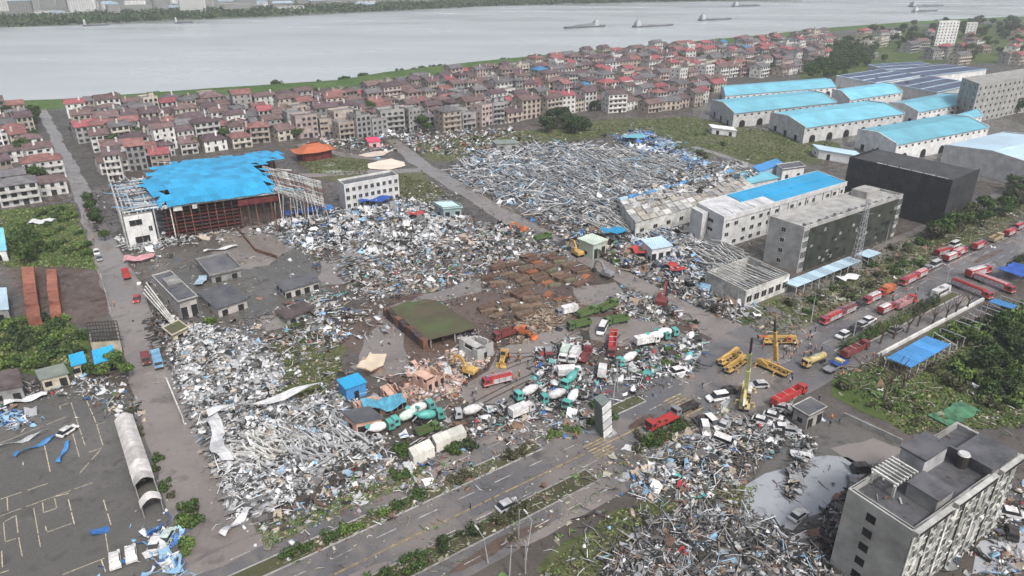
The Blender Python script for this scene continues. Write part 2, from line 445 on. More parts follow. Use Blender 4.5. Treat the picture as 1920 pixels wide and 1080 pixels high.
def dash(parent, name, s0, s1, t, w, m, z=.1):
    mb = MB(); a, b, c, d = R(s0, t - w / 2, z), R(s1, t - w / 2, z), R(s1, t + w / 2, z), R(s0, t + w / 2, z)
    mb.quad(a, b, c, d); return mb.build(name, m, parent)
for s0, s1 in ((-60, 30.5), (37, 58)): dash(ROAD, 'centre_line', s0, s1, .75, .35, LANE_Y)
for s in np.arange(-54, 330, 9.0):
    for t in (-2.9, 4.0) if s < 62 else (-2.6, 2.4):
        if 30 < s < 38 or 58 < s < 66: continue
        if random.random() < .88: dash(ROAD, 'lane_dash', s, s + 4.2, t, .2, LANE_W)
for s in np.arange(-50, 60, 8.0): dash(SERV, 'lane_dash', s, s + 3.6, -13.4, .18, LANE_W)
for s in np.arange(-40, 52, 8.0): dash(SERV2, 'lane_dash', s, s + 3.6, 12.2, .18, LANE_W)
for s in np.arange(126, 300, 26.0): dash(ROAD, 'edge_line', s, s + 22, -5.2, .22, LANE_W)
for s0, ts in ((31.5, np.arange(-1.2, 4.4, .95)), (59.5, np.arange(-3.4, 4.6, 1.05))):   # yellow hatched crossings
    for t in ts: dash(ROAD, 'crossing_bar', s0, s0 + 6, t, .38, LANE_Y, .105)
# silt washed over the lanes
rm_ = random.Random(31)
for i in range(26):
    s_, t_ = rm_.uniform(-55, 260), rm_.choice([-15, -12, -6, 5, 11, 13, 0]) + rm_.uniform(-1.5, 1.5); L_, W_ = rm_.uniform(4, 13), rm_.uniform(.8, 2.2)
    patch('silt_streak', [tuple(R(s_ + L_ * math.cos(a) , t_ + W_ * math.sin(a))) for a in [k * math.pi / 5 for k in range(10)]], .088 + .0004 * i, SILT if i % 3 else MUD2, .5, world=True)
TRK = mat('tyre_track', (.075,.066,.058), .5, .4, .8)
for i in range(16):                                  # tyre tracks through the mud
    p = G(rm_.uniform(880, 1260), rm_.uniform(600, 740)); a = rm_.uniform(30, 90); d = AZ(a); n_2 = Vector((d.y, -d.x, 0)); cv = rm_.uniform(-.03, .03)
    mb = MB(); L_ = rm_.uniform(10, 26); k = 10
    for off_ in (-.95, .95):
        pts_ = [p + d * (L_ * (j / k - .5)) + n_2 * (off_ + cv * (L_ * (j / k - .5)) ** 2 * .5) for j in range(k + 1)]
        for a_, b_2 in zip(pts_, pts_[1:]): w_ = n_2 * .2; z_ = Vector((0, 0, .075)); mb.quad(a_ - w_ + z_, b_2 - w_ + z_, b_2 + w_ + z_, a_ + w_ + z_)
    tag(mb.build('tyre_track', TRK), kind='structure')
# raised planted medians with kerbs
KERB = mat('kerb_concrete', (.33,.33,.32), .7, .4, .8)
SOIL = mat('planting_soil', (.07,.062,.04), .9, .5, .5, col2=(.05,.06,.025))
def median(s0, s1, t0, t1):
    c = [R(s0, t0), R(s1, t0), R(s1, t1), R(s0, t1)]
    mb = MB(); mb.prism([(p.x, p.y) for p in c], 0, .16); o = mb.build('median', SOIL); tag(o, kind='structure')
    k = MB()
    for a, b in zip(c, c[1:] + c[:1]): k.beam(a + Vector((0, 0, .12)), b + Vector((0, 0, .12)), .3, .22)
    k.build('kerb', KERB, o)
median(-62, 24, -9.6, -6.0); median(44, 56, -9.4, -6.0)
median(-62, 27, 4.9, 9.2); median(40, 57, 5.2, 8.8); median(116, 182, 6.6, 9.4); median(215, 425, 6.8, 11)
# driving-course lines painted on the parking ground
LOT = mat('course_line_paint', (.50,.44,.33), .7, .5, 2.0)
lots = [[(470,50),(545,230),(580,350)],[(430,60),(470,50)],[(400,105),(480,350)],[(335,125),(400,105)],[(335,125),(345,150)],[(0,335),(385,180)],[(0,262),(215,208)],
        [(245,320),(285,505)],[(265,400),(130,440),(130,465),(265,430)],[(0,650),(450,500),(580,355)],[(410,280),(450,425)],[(0,745),(550,545)],[(560,580),(630,810),(440,880)],
        [(385,650),(440,880)],[(190,700),(230,930)],[(90,740),(20,780),(30,890),(105,865),(125,970)],[(240,665),(245,725),(320,700),(305,635),(415,610)],
        [(400,750),(255,800),(265,835),(405,785)],[(0,1065),(50,1050)],[(350,1075),(590,980)],[(570,990),(600,1075)],[(90,740),(105,865)],[(40,640),(45,720)],[(590,820),(610,950)],[(540,230),(600,212)],[(10,940),(15,1060)],[(500,385),(575,360)]]
park = [o for o in bpy.data.objects if o.name.startswith('parking_ground')][0]
for pl in lots:
    for a, b in zip(pl, pl[1:]):
        A, B = G(a[0] / 3, 720 + a[1] / 3), G(b[0] / 3, 720 + b[1] / 3)
        d = B - A; nrm = Vector((d.y, -d.x, 0)).normalized() * .09
        k = max(1, int(d.length / 4)); mb = MB()
        for i in range(k):
            if random.random() < .12: continue
            p, q = A + d * (i / k), A + d * ((i + random.uniform(.75, 1.0)) / k)
            z = Vector((0, 0, .062)); mb.quad(p - nrm + z, q - nrm + z, q + nrm + z, p + nrm + z)
        if mb.v: mb.build('course_line', LOT, park)
# humid air over the whole place
hz = MB(); hz.box(-2700, 2700, -250, 3100, -1.2, CAM_H + 6)
m = bpy.data.materials.new('humid_air'); m.use_nodes = True; nt = m.node_tree; nt.nodes.clear()
pv = nt.nodes.new('ShaderNodeVolumePrincipled'); pv.inputs['Color'].default_value = (.90, .955, 1, 1); pv.inputs['Density'].default_value = .00020; pv.inputs['Anisotropy'].default_value = .2
ou = nt.nodes.new('ShaderNodeOutputMaterial'); nt.links.new(pv.outputs[0], ou.inputs['Volume'])
tag(hz.build('haze', m), kind='stuff', label='thin grey haze hanging over the whole town and river', cat='haze')
# ================================================================== riverside town houses
WALLS = {'white': (.62,.61,.59), 'cream': (.50,.46,.39), 'grey': (.33,.325,.32), 'tan': (.42,.36,.31), 'pinkish': (.48,.39,.37)}
ROOFS = {'brown tiled': (.16,.11,.105), 'red': (.30,.095,.105), 'grey tiled': (.15,.145,.15), 'dark mauve': (.12,.085,.092), 'rusty red': (.24,.12,.11), 'blue metal': (.06,.20,.36), 'flat grey': (.20,.195,.19)}
def wallmat(w): return mat('house_wall_' + w, WALLS[w], .85, .38, .35, bump=.1)
def roofmat(r): return mat('house_roof_' + r.replace(' ', '_'), ROOFS[r], .75, .45, .5, stripe=.0, bump=.5)
FRAME = mat('window_frame_white', (.55,.55,.54), .6, .2, 1)
HT = {}
def house_template(wall, roof, n, w, seed, shell=False):
    key = (wall, roof, n, w, seed, shell)
    if key in HT: return HT[key]
    rr = random.Random(hash(key) & 0xffff)
    rr = random.Random(str(key))
    d = rr.uniform(9.5, 12); sh = 3.15; h = n * sh
    wm, rm, gm = MB(), MB(), MB()
    x0, x1, y0, y1 = -w / 2, w / 2, -d / 2, d / 2
    flat = roof == 'flat grey'
    if flat:
        t = .25                                      # parapet box: walls and an inner roof slab
        wm.box(x0, x1, y0, y0 + t, 0, h + .9); wm.box(x0, x1, y1 - t, y1, 0, h + .9)
        wm.box(x0, x0 + t, y0 + t, y1 - t, 0, h + .9); wm.box(x1 - t, x1, y0 + t, y1 - t, 0, h + .9)
        rm.box(x0 + t, x1 - t, y0 + t, y1 - t, h - .2, h + .02)
        if not shell and rr.random() < .7:
            px = rr.uniform(x0 + 2, x1 - 3.5); wm.box(px, px + 3, 0, 3.4, h, h + 2.6); rm.box(px - .2, px + 3.2, -.2, 3.6, h + 2.6, h + 2.8)
        if rr.random() < .5: rm.lathe((x0 + 2, y1 - 2, h), (0, 0, 1), [(0, .7), (1.5, .7), (1.7, .3)], 8)
    else:
        wm.box(x0, x1, y0, y1, 0, h)
        o = .55; p = rr.uniform(.34, .45); rz = h + (d / 2) * p
        th = .22
        if rr.random() < .3:                         # hipped
            q = d / 2 * .9
            top = [(x0 + q, 0, rz), (x1 - q, 0, rz)]
            e = [(x0 - o, y0 - o, h - .1), (x1 + o, y0 - o, h - .1), (x1 + o, y1 + o, h - .1), (x0 - o, y1 + o, h - .1)]
            rm.add(e + [(a, b, c - th) for a, b, c in e] + top,
                   [(0, 1, 9, 8), (1, 2, 9), (2, 3, 8, 9), (3, 0, 8), (7, 6, 5, 4), (0, 4, 5, 1), (1, 5, 6, 2), (2, 6, 7, 3), (3, 7, 4, 0)])
        else:
            wm.add([(x0, y0, h), (x0, y1, h), (x0, 0, rz - .05), (x1, y0, h), (x1, y1, h), (x1, 0, rz - .05)], [(0, 2, 1), (3, 4, 5), (0, 3, 5, 2), (1, 2, 5, 4)])
            for s in (-1, 1):
                a, b = (x0 - o, s * (d / 2 + o), h - o * p), (x1 + o, s * (d / 2 + o), h - o * p)
                c, e = (x1 + o, 0, rz), (x0 - o, 0, rz)
                rm.add([a, b, c, e] + [(v[0], v[1], v[2] + th) for v in (a, b, c, e)], [(0, 1, 2, 3), (7, 6, 5, 4), (0, 4, 5, 1), (1, 5, 6, 2), (2, 6, 7, 3), (3, 7, 4, 0)])
            rm.box(x0 - o, x1 + o, -.2, .2, rz + .05, rz + .35)
    if not shell and rr.random() < .35:                # lean-to at the side or rear wing
        ww_, hh_ = rr.uniform(2.5, 4), rr.choice([3.0, 5.5]); sx = rr.choice([-1, 1])
        wm.box(min(sx * w * .48, sx * (w * .48 - ww_)), max(sx * w * .48, sx * (w * .48 - ww_)), y1 - .02, y1 + 3.2, 0, hh_); wm.box(min(sx * w * .5, sx * (w * .46 - ww_)), max(sx * w * .5, sx * (w * .46 - ww_)), y1 - .01, y1 + 3.5, hh_, hh_ + .2)
    if not flat and rr.random() < .4:                  # rooftop tank or chimney
        cx = rr.uniform(x0 + 1.5, x1 - 1.5); wm.box(cx - .5, cx + .5, -d * .2 - .5, -d * .2 + .5, h + .3, h + d * .2 + 1.6)
    # floor bands, balcony
    for k in range(1, n): wm.box(x0 - .06, x1 + .06, y0 - .1, y0, k * sh - .18, k * sh + .02)
    bal = rr.random() < .4
    nw = max(3, int(w / 3.2)); ww = rr.uniform(1.0, 2.2); wh = rr.uniform(1.2, 1.9)
    for k in range(n):
        for i in range(nw):
            cx = x0 + w * (i + .5) / nw
            if k == 0 and i == nw // 2: gm.box(cx - 1.1, cx + 1.1, y0 - .05, y0, .1, 2.6); continue
            if shell and rr.random() < .25: continue
            gm.box(cx - ww / 2, cx + ww / 2, y0 - .06, y0, k * sh + .85, k * sh + .85 + wh)
            wm.box(cx - ww / 2 - .15, cx + ww / 2 + .15, y0 - .2, y0, k * sh + .7, k * sh + .83)
        for sx, dx in ((x0, -1), (x1, 1)):
            for cy in ((-d * .22, d * .22) if rr.random() < .6 else (0.,)):
                gm.box(min(sx, sx + dx * .06), max(sx, sx + dx * .06), cy - .6, cy + .6, k * sh + 1, k * sh + 2.3)
        if bal and k:
            wm.box(x0 + .6, x1 - .6, y0 - 1.3, y0 - .02, k * sh - .12, k * sh + .05); wm.box(x0 + .6, x1 - .6, y0 - 1.35, y0 - 1.25, k * sh + .05, k * sh + 1.0)
    r = (wm.mesh('wall'), rm.mesh('roof'), gm.mesh('windows'), h)
    r[0].materials.append(wallmat(wall)); r[1].materials.append(roofmat(roof)); r[2].materials.append(GLASS)
    HT[key] = r
    return r
WORDS = {1: 'single', 2: 'two', 3: 'three', 4: 'four', 5: 'five'}
def town_spot(x, y):
    if near_line(st_l, x, y, 26): return 'beside the narrow town street'
    if near_line([G(*p) for p in BANK], x, y, 75): return 'below the levee'
    if near_line(st_edge, x, y, 24): return 'facing the wrecked ground'
    if near_line([G(1290, 208), G(1350, 150), G(1505, 142)], x, y, 45): return 'near the blue warehouses'
    return 'deep inside the riverside town'
st_l = [G(*p) for p in LSTREET]
st_edge = [G(*p) for p in [(1295,208),(1130,212),(1010,222),(960,232),(830,246),(750,254),(640,260),(560,268),(430,284),(290,312),(215,350)]]
def near_line(line, x, y, d):
    for a, b in zip(line, line[1:]):
        ab = (b - a).to_2d(); t = max(0, min(1, (Vector((x, y)) - a.to_2d()).dot(ab) / ab.length_squared))
        if (a.to_2d() + ab * t - Vector((x, y))).length < d: return True
    return False
def place_house(x, y, rz, wall, roof, n, w, seed, shell=False, label=None, group='houses of the riverside town', z=0):
    t = house_template(wall, roof, n, w, seed, shell)
    lab = label or (f'{wall} {WORDS[n]}-storey ' + ('roofless house shell with blown-out windows at the town edge' if shell else f'house with {roof} roof, {"wide" if w > 11.5 else "narrow"} front, {town_spot(x, y)}'))
    r = thing('town_house', lab, 'house', (x, y, z), rz, group)
    link('wall', t[0], None, r); link('roof', t[1], None, r)
    wo_ = link('window', t[2], None, r); wo_['kind'] = 'stuff'
    return r
town_poly = [tuple(G(*p)[:2]) for p in [(-40,222),(60,214),(200,208),(400,196),(520,194),(640,184),(760,166),(880,143),(1080,114),(1300,95),(1550,68),(1565,92),(1505,142),(1352,150),(1340,180),(1295,208),(1130,212),(1010,222),(960,232),(830,246),(750,254),(640,260),(560,268),(510,276),(430,284),(290,312),(215,350),(165,362),(120,378),(-40,392)]]
hole_poly = [tuple(G(*p)[:2]) for p in [(560,262),(625,258),(630,305),(560,310)]]
cells = []
rt = random.Random(3)
v = -50.0
o0 = G(60, 380)
while v < 1150:
    depth_v = rt.uniform(15, 19)
    u = -120.0 + rt.uniform(0, 10)
    while u < 1150:
        w = rt.choice([8.5, 9.5, 10.5, 12, 14])
        if rt.random() < .10: u += rt.uniform(4, 9)
        p = o0 + RU * (u + w / 2) + AZ(ROAD_AZ - 90) * (v + rt.uniform(-3.2, 3.2))
        u += w + rt.choice([.4, .8, 1.2, 1.2, 3])
        if not bool(inside(town_poly, p.x, p.y)) or bool(inside(hole_poly, p.x, p.y)): continue
        if near_line(st_l, p.x, p.y, 10.5): continue
        if p.x > 120 and rt.random() < .18: continue
        cells.append((p.x, p.y, w))
    v += depth_v
cells.sort(key=lambda c: c[0] ** 2 + c[1] ** 2)
far_w, far_r, far_g = [], [], []
def pick(x, y):
    dmg = -140 < x < 40 and y < 470
    r = rt.random()
    if x < -150: wall = rt.choice(['white', 'white', 'white', 'cream', 'tan', 'grey'])
    elif x < 20: wall = rt.choice(['grey', 'tan', 'grey', 'tan', 'pinkish', 'white', 'cream'])
    else: wall = rt.choice(['grey', 'tan', 'pinkish', 'white', 'white', 'white', 'cream'])
    if x < -100: roof = rt.choices(['brown tiled', 'dark mauve', 'grey tiled', 'rusty red', 'red', 'flat grey'], [5, 4, 5, 3, .7, 1.2])[0]
    elif x < 20: roof = rt.choices(['brown tiled', 'dark mauve', 'grey tiled', 'rusty red', 'red', 'flat grey'], [4, 5, 4, 2, 1, 3])[0]
    else: roof = rt.choices(['brown tiled', 'dark mauve', 'grey tiled', 'rusty red', 'red', 'flat grey', 'blue metal'], [3, 4, 4, 3, 4, 1.5, .3])[0]
    return wall, roof, dmg
for i, (x, y, w) in enumerate(cells):
    wall, roof, dmg = pick(x, y)
    n = rt.choice([2, 2, 3, 3, 4] if x < -150 else [2, 3, 3, 4, 2])
    sd_ = rt.randrange(5); w = w + rt.choice([-1.5, 0, 0, 1.0])
    rz = RZ(ROAD_AZ) + rt.gauss(0, .09)
    if dmg and rt.random() < .4: place_house(x, y, rz, rt.choice(['grey', 'tan', 'pinkish']), 'flat grey', rt.choice([3, 4]), w, sd_, True)
    elif i < 290: place_house(x, y, rz, wall, roof, n, w, sd_)
    else:                                             # beyond the nearest three hundred: one far mass of the same houses
        t = house_template(wall, roof, n, w, sd_)
        for k, lst in enumerate((far_w, far_r, far_g)): lst.append((t[k], x, y, rz))
def join_far(name, lst, label):
    V, Fs, mi, mats = [], [], [], []
    for me, x, y, rz in lst:
        c, s = math.cos(rz), math.sin(rz); o = len(V)
        for vv in me.vertices: V.append((vv.co.x * c - vv.co.y * s + x, vv.co.x * s + vv.co.y * c + y, vv.co.z))
        mm = me.materials[0]
        if mm not in mats: mats.append(mm)
        k = mats.index(mm)
        for p in me.polygons: Fs.append(tuple(i + o for i in p.vertices)); mi.append(k)
    me = bpy.data.meshes.new(name); me.from_pydata(V, [], Fs); me.update()
    for mm in mats: me.materials.append(mm)
    me.polygons.foreach_set('material_index', mi)
    return link(name, me)
if far_w:
    r = join_far('far_houses', far_w + far_r + far_g, '')
    tag(r, 'mass of far red and brown roofed houses along the river', 'houses', kind='stuff')
print('houses', len(cells))
# white village houses by the left street, read one by one
for (px, py, w, n, wall, roof, lab) in [
    (92, 362, 15, 2, 'white', 'brown tiled', 'white two-storey house with brown roof, corner of the left street, nearest the grass'),
    (40, 378, 15, 3, 'white', 'grey tiled', 'white three-storey house with grey roof at the edge of the green plot'),
    (86, 332, 17, 3, 'white', 'rusty red', 'white three-storey house with rusty red roof behind the corner house'),
    (20, 350, 14, 2, 'cream', 'grey tiled', 'cream two-storey house with grey roof at the edge of the green plot'),
    (30, 300, 15, 2, 'white', 'brown tiled', 'white two-storey house with brown roof beside the narrow town street')]:
    p = G(px, py)
    gone = [o for o in bpy.data.objects if o.name.startswith('town_house') and o.parent is None and (o.location.to_2d() - p.to_2d()).length < 13]
    for o in gone:
        for c in list(o.children): bpy.data.objects.remove(c)
        bpy.data.objects.remove(o)
    place_house(p.x, p.y, RZ(ROAD_AZ), wall, roof, n, w, 7, label=lab)
# ================================================================== larger buildings
class Frame:
    """plan frame of a building: A front-left, B front-right, C back-right eave corners read at height h"""
    def __init__(s, A, B, C, h):
        a, b, c = G(*A, h), G(*B, h), G(*C, h)
        s.o = Vector((a.x, a.y, 0)); s.eu = (b - a); s.W = s.eu.length; s.eu.normalize()
        s.ev = (c - b); s.D = s.ev.length; s.ev.normalize(); s.h = h
    def p(s, u, v, z): return s.eu * u + s.ev * v + Vector((0, 0, z))
    def box(s, mb, u0, u1, v0, v1, z0, z1):
        P = s.p
        return mb.add([P(u0,v0,z0),P(u1,v0,z0),P(u1,v1,z0),P(u0,v1,z0),P(u0,v0,z1),P(u1,v0,z1),P(u1,v1,z1),P(u0,v1,z1)],
                      [(0,3,2,1),(4,5,6,7),(0,1,5,4),(1,2,6,5),(2,3,7,6),(3,0,4,7)])
    def shell(s, mb, u0, u1, v0, v1, z0, z1, t=.3):
        s.box(mb, u0, u1, v0, v0 + t, z0, z1); s.box(mb, u0, u1, v1 - t, v1, z0, z1)
        s.box(mb, u0, u0 + t, v0 + t, v1 - t, z0, z1); s.box(mb, u1 - t, u1, v0 + t, v1 - t, z0, z1)
    def thing(s, name, label, cat, group=None): return thing(name, label, cat, s.o, 0, group)
    def window(s, root, face, a, z, w, h, name='window', glass=None, frame=True, depth=.12):
        """one window on face 'front','left','right','back' at distance a along it"""
        mb = MB(); fb = MB(); t = .06
        def bx(m_, a0, a1, z0, z1, d0, d1):
            if face == 'front': s.box(m_, a0, a1, -d1, -d0, z0, z1)
            elif face == 'left': s.box(m_, -d1, -d0, a0, a1, z0, z1)
            elif face == 'right': s.box(m_, s.W + d0, s.W + d1, a0, a1, z0, z1)
            else: s.box(m_, a0, a1, s.D + d0, s.D + d1, z0, z1)
        bx(mb, a - w / 2, a + w / 2, z, z + h, .0, .03)
        o = mb.build(name, glass or GLASS, root)
        if frame:
            bx(fb, a - w/2 - t, a + w/2 + t, z - .14, z, .0, .16); bx(fb, a - w/2 - t, a + w/2 + t, z + h, z + h + t, 0, .1)
            bx(fb, a - t/2, a + t/2, z, z + h, .03, .08); bx(fb, a - w/2 - t, a - w/2, z, z + h, 0, .1); bx(fb, a + w/2, a + w/2 + t, z, z + h, 0, .1)
            fb.build('frame', FRAME, o)
        return o
WHITE = mat('white_render', (.64,.645,.64), .8, .30, .25, bump=.08)
DIRTYW = mat('grimy_white_render', (.56,.56,.54), .85, .5, .3, col2=(.28,.28,.26))
GREYC = mat('bare_concrete', (.30,.30,.29), .85, .4, .3, bump=.15)
WETROOF = mat('wet_flat_roof', (.115,.115,.122), .35, .5, .22, rvar=.25, spec=.5)
PALER = mat('pale_flat_roof', (.36,.355,.34), .7, .4, .3)
CYAN = mat('cyan_sheet_roof', (.19,.50,.62), .5, .25, .09, stripe=.9, spec=.4)
LCYAN = mat('pale_blue_sheet_roof', (.42,.56,.66), .5, .2, .05, stripe=.9)
BLUE = mat('bright_blue_sheet_roof', (.03,.33,.60), .45, .2, .12, stripe=1.0, spec=.4)
BLUE2 = mat('blue_sheet_roof', (.07,.27,.58), .5, .2, .1, stripe=.8)
STEEL = mat('galvanised_steel', (.42,.43,.44), .6, .4, 1.0, spec=.4)
RUST = mat('rusty_steel', (.17,.085,.06), .8, .5, .8)
REDP = mat('red_primer_steel', (.15,.032,.032), .7, .6, .4)
SALMON = mat('salmon_render', (.52,.34,.27), .85, .3, .4)
BRICK = mat('red_brick', (.30,.12,.08), .85, .4, .5, bump=.3)
MOSS = mat('mossy_roof', (.065,.085,.035), .85, .5, .12, col2=(.085,.062,.05))
NET = mat('black_safety_net', (.04,.042,.046), .8, .5, .25, bump=.4)
SOLAR = mat('solar_panel', (.045,.055,.13), .3, .3, .12, spec=.5)

# ---- storage warehouses with light blue roofs
def warehouse(label, A, B, C, h, roof=CYAN, rise=2.2, group='blue roofed warehouses', arches=True, gable=True):
    f = Frame(A, B, C, h); r = f.thing('warehouse', label, 'warehouse', group)
    w = MB(); f.box(w, 0, f.W, 0, f.D, 0, h)
    P = f.p
    for u in (0, f.W): w.add([P(u, 0, h), P(u, f.D, h), P(u, f.D / 2, h + rise)], [(0, 1, 2)])
    if gable:                                      # parapet gables stand proud of the sheets
        for u0, u1 in ((-.5, .0), (f.W, f.W + .5)):
            w.add([P(u0,-.3,0),P(u0,f.D+.3,0),P(u0,f.D+.3,h+.9),P(u0,f.D/2,h+rise+.9),P(u0,-.3,h+.9),P(u1,-.3,0),P(u1,f.D+.3,0),P(u1,f.D+.3,h+.9),P(u1,f.D/2,h+rise+.9),P(u1,-.3,h+.9)],
                  [(0,1,2,3,4),(9,8,7,6,5),(0,5,6,1),(1,6,7,2),(2,7,8,3),(3,8,9,4),(4,9,5,0)])
    w.build('wall', WHITE, r)
    rf = MB(); o = .7
    for v0, v1 in ((-o, f.D / 2), (f.D + o, f.D / 2)):
        z0 = h - o * rise / (f.D / 2) + .08
        rf.add([P(0.02, v0, z0), P(f.W - .02, v0, z0), P(f.W - .02, v1, h + rise + .08), P(0.02, v1, h + rise + .08), P(.02, v0, z0 + .22), P(f.W - .02, v0, z0 + .22), P(f.W - .02, v1, h + rise + .3), P(.02, v1, h + rise + .3)],
               [(0, 1, 2, 3), (7, 6, 5, 4), (0, 4, 5, 1), (1, 5, 6, 2), (2, 6, 7, 3), (3, 7, 4, 0)])
    f.box(rf, .02, f.W - .02, f.D / 2 - .4, f.D / 2 + .4, h + rise + .2, h + rise + .5)
    ro = rf.build('roof', roof, r)
    n = int(f.W / 5.5)
    wm = MB()
    for i in range(n):
        u = f.W * (i + .5) / n; f.box(wm, u - .9, u + .9, -.08, 0, h - 2.1, h - 1.1)
    wo2 = wm.build('window', GLASS, r); wo2['kind'] = 'stuff'
    if arches:
        for i in range(max(2, int(f.W / 14))):
            u = f.W * (i + .5) / max(2, int(f.W / 14)); am = MB()
            pts = [(u - 2.4, 0)] + [(u + 2.4 * math.cos(math.pi - k * math.pi / 8), 2.2 + 2.2 * math.sin(k * math.pi / 8)) for k in range(9)] + [(u + 2.4, 0)]
            vs = [P(a, -.1, z) for a, z in pts] + [P(a, 0, z) for a, z in pts]; k = len(pts)
            am.add(vs, [tuple(range(k))] + [((i2 + 1) % k, i2, k + i2, k + (i2 + 1) % k) for i2 in range(k)])
            am.build('door', DARK, r)
        for i in range(3):
            am = MB(); v0 = f.D * (.2 + .3 * i); f.box(am, -.58, -.5, v0 - 1.5, v0 + 1.5, 0, 3.2); am.build('side_door', DARK, r)
    return r, f
warehouse('long narrow light-blue-roofed warehouse nearest the red-roofed houses', (1360,180), (1568,163), (1547,147), 7, gable=False)
warehouse('blue-roofed warehouse with dark side openings beside the grass', (1377,213), (1568,192), (1515,171), 9)
warehouse('short blue-roofed warehouse joined on between two longer halls and hedge', (1594,188), (1692,173), (1655,156), 8, arches=False)
warehouse('middle blue-roofed warehouse with a long blank gable', (1510,240), (1695,213), (1622,190), 9)
warehouse('blue-roofed warehouse with streaked roof by the grey office block', (1722,211), (1825,191), (1768,176), 8)
warehouse('wide blue-roofed warehouse with arched doors behind the black building', (1682,272), (1853,239), (1775,216), 9.5)
warehouse('pale blue roofed warehouse with a tall blank wall beside the tree avenue', (1955,316), (2060,285), (1880,249), 10, LCYAN, arches=False)
warehouse('small cyan roofed shed tucked between two warehouses', (1800,228), (1842,216), (1822,208), 6, arches=False)
# sheds covered with dark solar panels
def solar_shed(label, A, B, C, h=8):
    f = Frame(A, B, C, h); r = f.thing('solar_factory', label, 'factory', 'factory sheds with solar roofs')
    w = MB(); f.box(w, 0, f.W, 0, f.D, 0, h); w.build('wall', WHITE, r)
    q = MB(); f.box(q, -.5, f.W + .5, -.5, f.D + .5, h, h + .4); q.build('roof', LCYAN, r)
    nu, nv = max(3, int(f.W / 14)), max(2, int(f.D / 12))
    for i in range(nu):
        for j in range(nv):
            s_ = MB(); f.box(s_, f.W * (i + .06) / nu, f.W * (i + .94) / nu, f.D * (j + .1) / nv, f.D * (j + .9) / nv, h + .5, h + .62); s_.build('solar_panel', SOLAR, r)
    return r
solar_shed('solar-panelled factory shed with pale gable beside the hedge', (1643,156), (1725,143), (1650,131))
solar_shed('solar-panelled factory shed in front of the grey office block', (1757,174), (1832,158), (1745,143))
solar_shed('far solar-panelled factory shed next to the woods', (1745,143), (1850,130), (1775,121))
solar_shed('farthest solar-panelled blue shed below the white tower blocks', (1660,131), (1760,125), (1725,116), 7)
# grey office block and tower blocks
def block(name, label, A, B, C, h, storeys, nf, ns, wall, roof=PALER, group=None, cat='building', ww=1.7, wh=1.6, parapet=.9, stuff=False):
    f = Frame(A, B, C, h); r = f.thing(name, label, cat, group)
    w = MB(); f.shell(w, 0, f.W, 0, f.D, 0, h + parapet); w.build('wall', wall, r)
    q = MB(); f.box(q, .3, f.W - .3, .3, f.D - .3, h - .3, h); q.build('roof', roof, r)
    sh = h / storeys
    if stuff:
        m_ = MB()
        for k in range(storeys):
            for i in range(nf): u = f.W * (i + .5) / nf; f.box(m_, u - ww/2, u + ww/2, -.06, 0, k * sh + .9, k * sh + .9 + wh)
            for i in range(ns): v_ = f.D * (i + .5) / ns; f.box(m_, -.06, 0, v_ - ww/2, v_ + ww/2, k * sh + .9, k * sh + .9 + wh); f.box(m_, f.W, f.W + .06, v_ - ww/2, v_ + ww/2, k * sh + .9, k * sh + .9 + wh)
        m_.build('window', GLASS, r)['kind'] = 'stuff'
    else:
        for k in range(storeys):
            for i in range(nf): f.window(r, 'front', f.W * (i + .5) / nf, k * sh + .9, ww, wh)
            for i in range(ns): f.window(r, 'left', f.D * (i + .5) / ns, k * sh + .9, ww, wh)
    return r, f
block('office_block', 'broad grey office block with rows of small windows by warehouses', (1836,160), (1960,140), (1925,130), 24, 6, 14, 3, GREYC, stuff=True)
block('tower_block', 'pale slab tower block nearest the river trees', (1762,42), (1800,41), (1796,39.5), 26, 8, 6, 2, WHITE, stuff=True, group='pale tower blocks')
for i, (x, y, lab) in enumerate([(1775,66,'slim white tower standing before the pale slab block'), (1790,66,'second slim white tower standing before the pale slab block'), (1814,62,'wide white block with shaded side at the wood edge')]):
    block('tower_block', lab, (x, y - 18), (x + (9 if i < 2 else 20), y - 18.6), (x + (8 if i < 2 else 18), y - 19.6), 18, 6, 3, 1, WHITE, stuff=True, group='pale tower blocks')
rt2 = random.Random(5)
for i in range(34):                                  # scattered suburb beyond the warehouses
    px, py = rt2.uniform(1500, 1915), rt2.uniform(72, 122)
    if px < 1620 and py > 90: continue
    p = G(px, py)
    place_house(p.x, p.y, RZ(ROAD_AZ) + rt2.uniform(-.3, .3), rt2.choice(['white', 'cream', 'grey', 'tan']), rt2.choice(['grey tiled', 'red', 'brown tiled', 'flat grey']), rt2.choice([2, 3, 4]), rt2.choice([12, 16, 20]), 4,
                group='suburb houses among trees beyond the warehouses', label=None)
for o in [o for o in bpy.data.objects if o.get('group', '').startswith('suburb')]: o['label'] = o['label'].rsplit(',', 1)[0] + ', among trees beyond the warehouses'

# ---- white three-storey building by the middle street
r, f = block('white_building', 'white three-storey building with debris on its flat roof by the street', (645,350), (747,331), (733,322), 10.5, 3, 9, 0, WHITE, WETROOF, ww=1.5, wh=1.7)
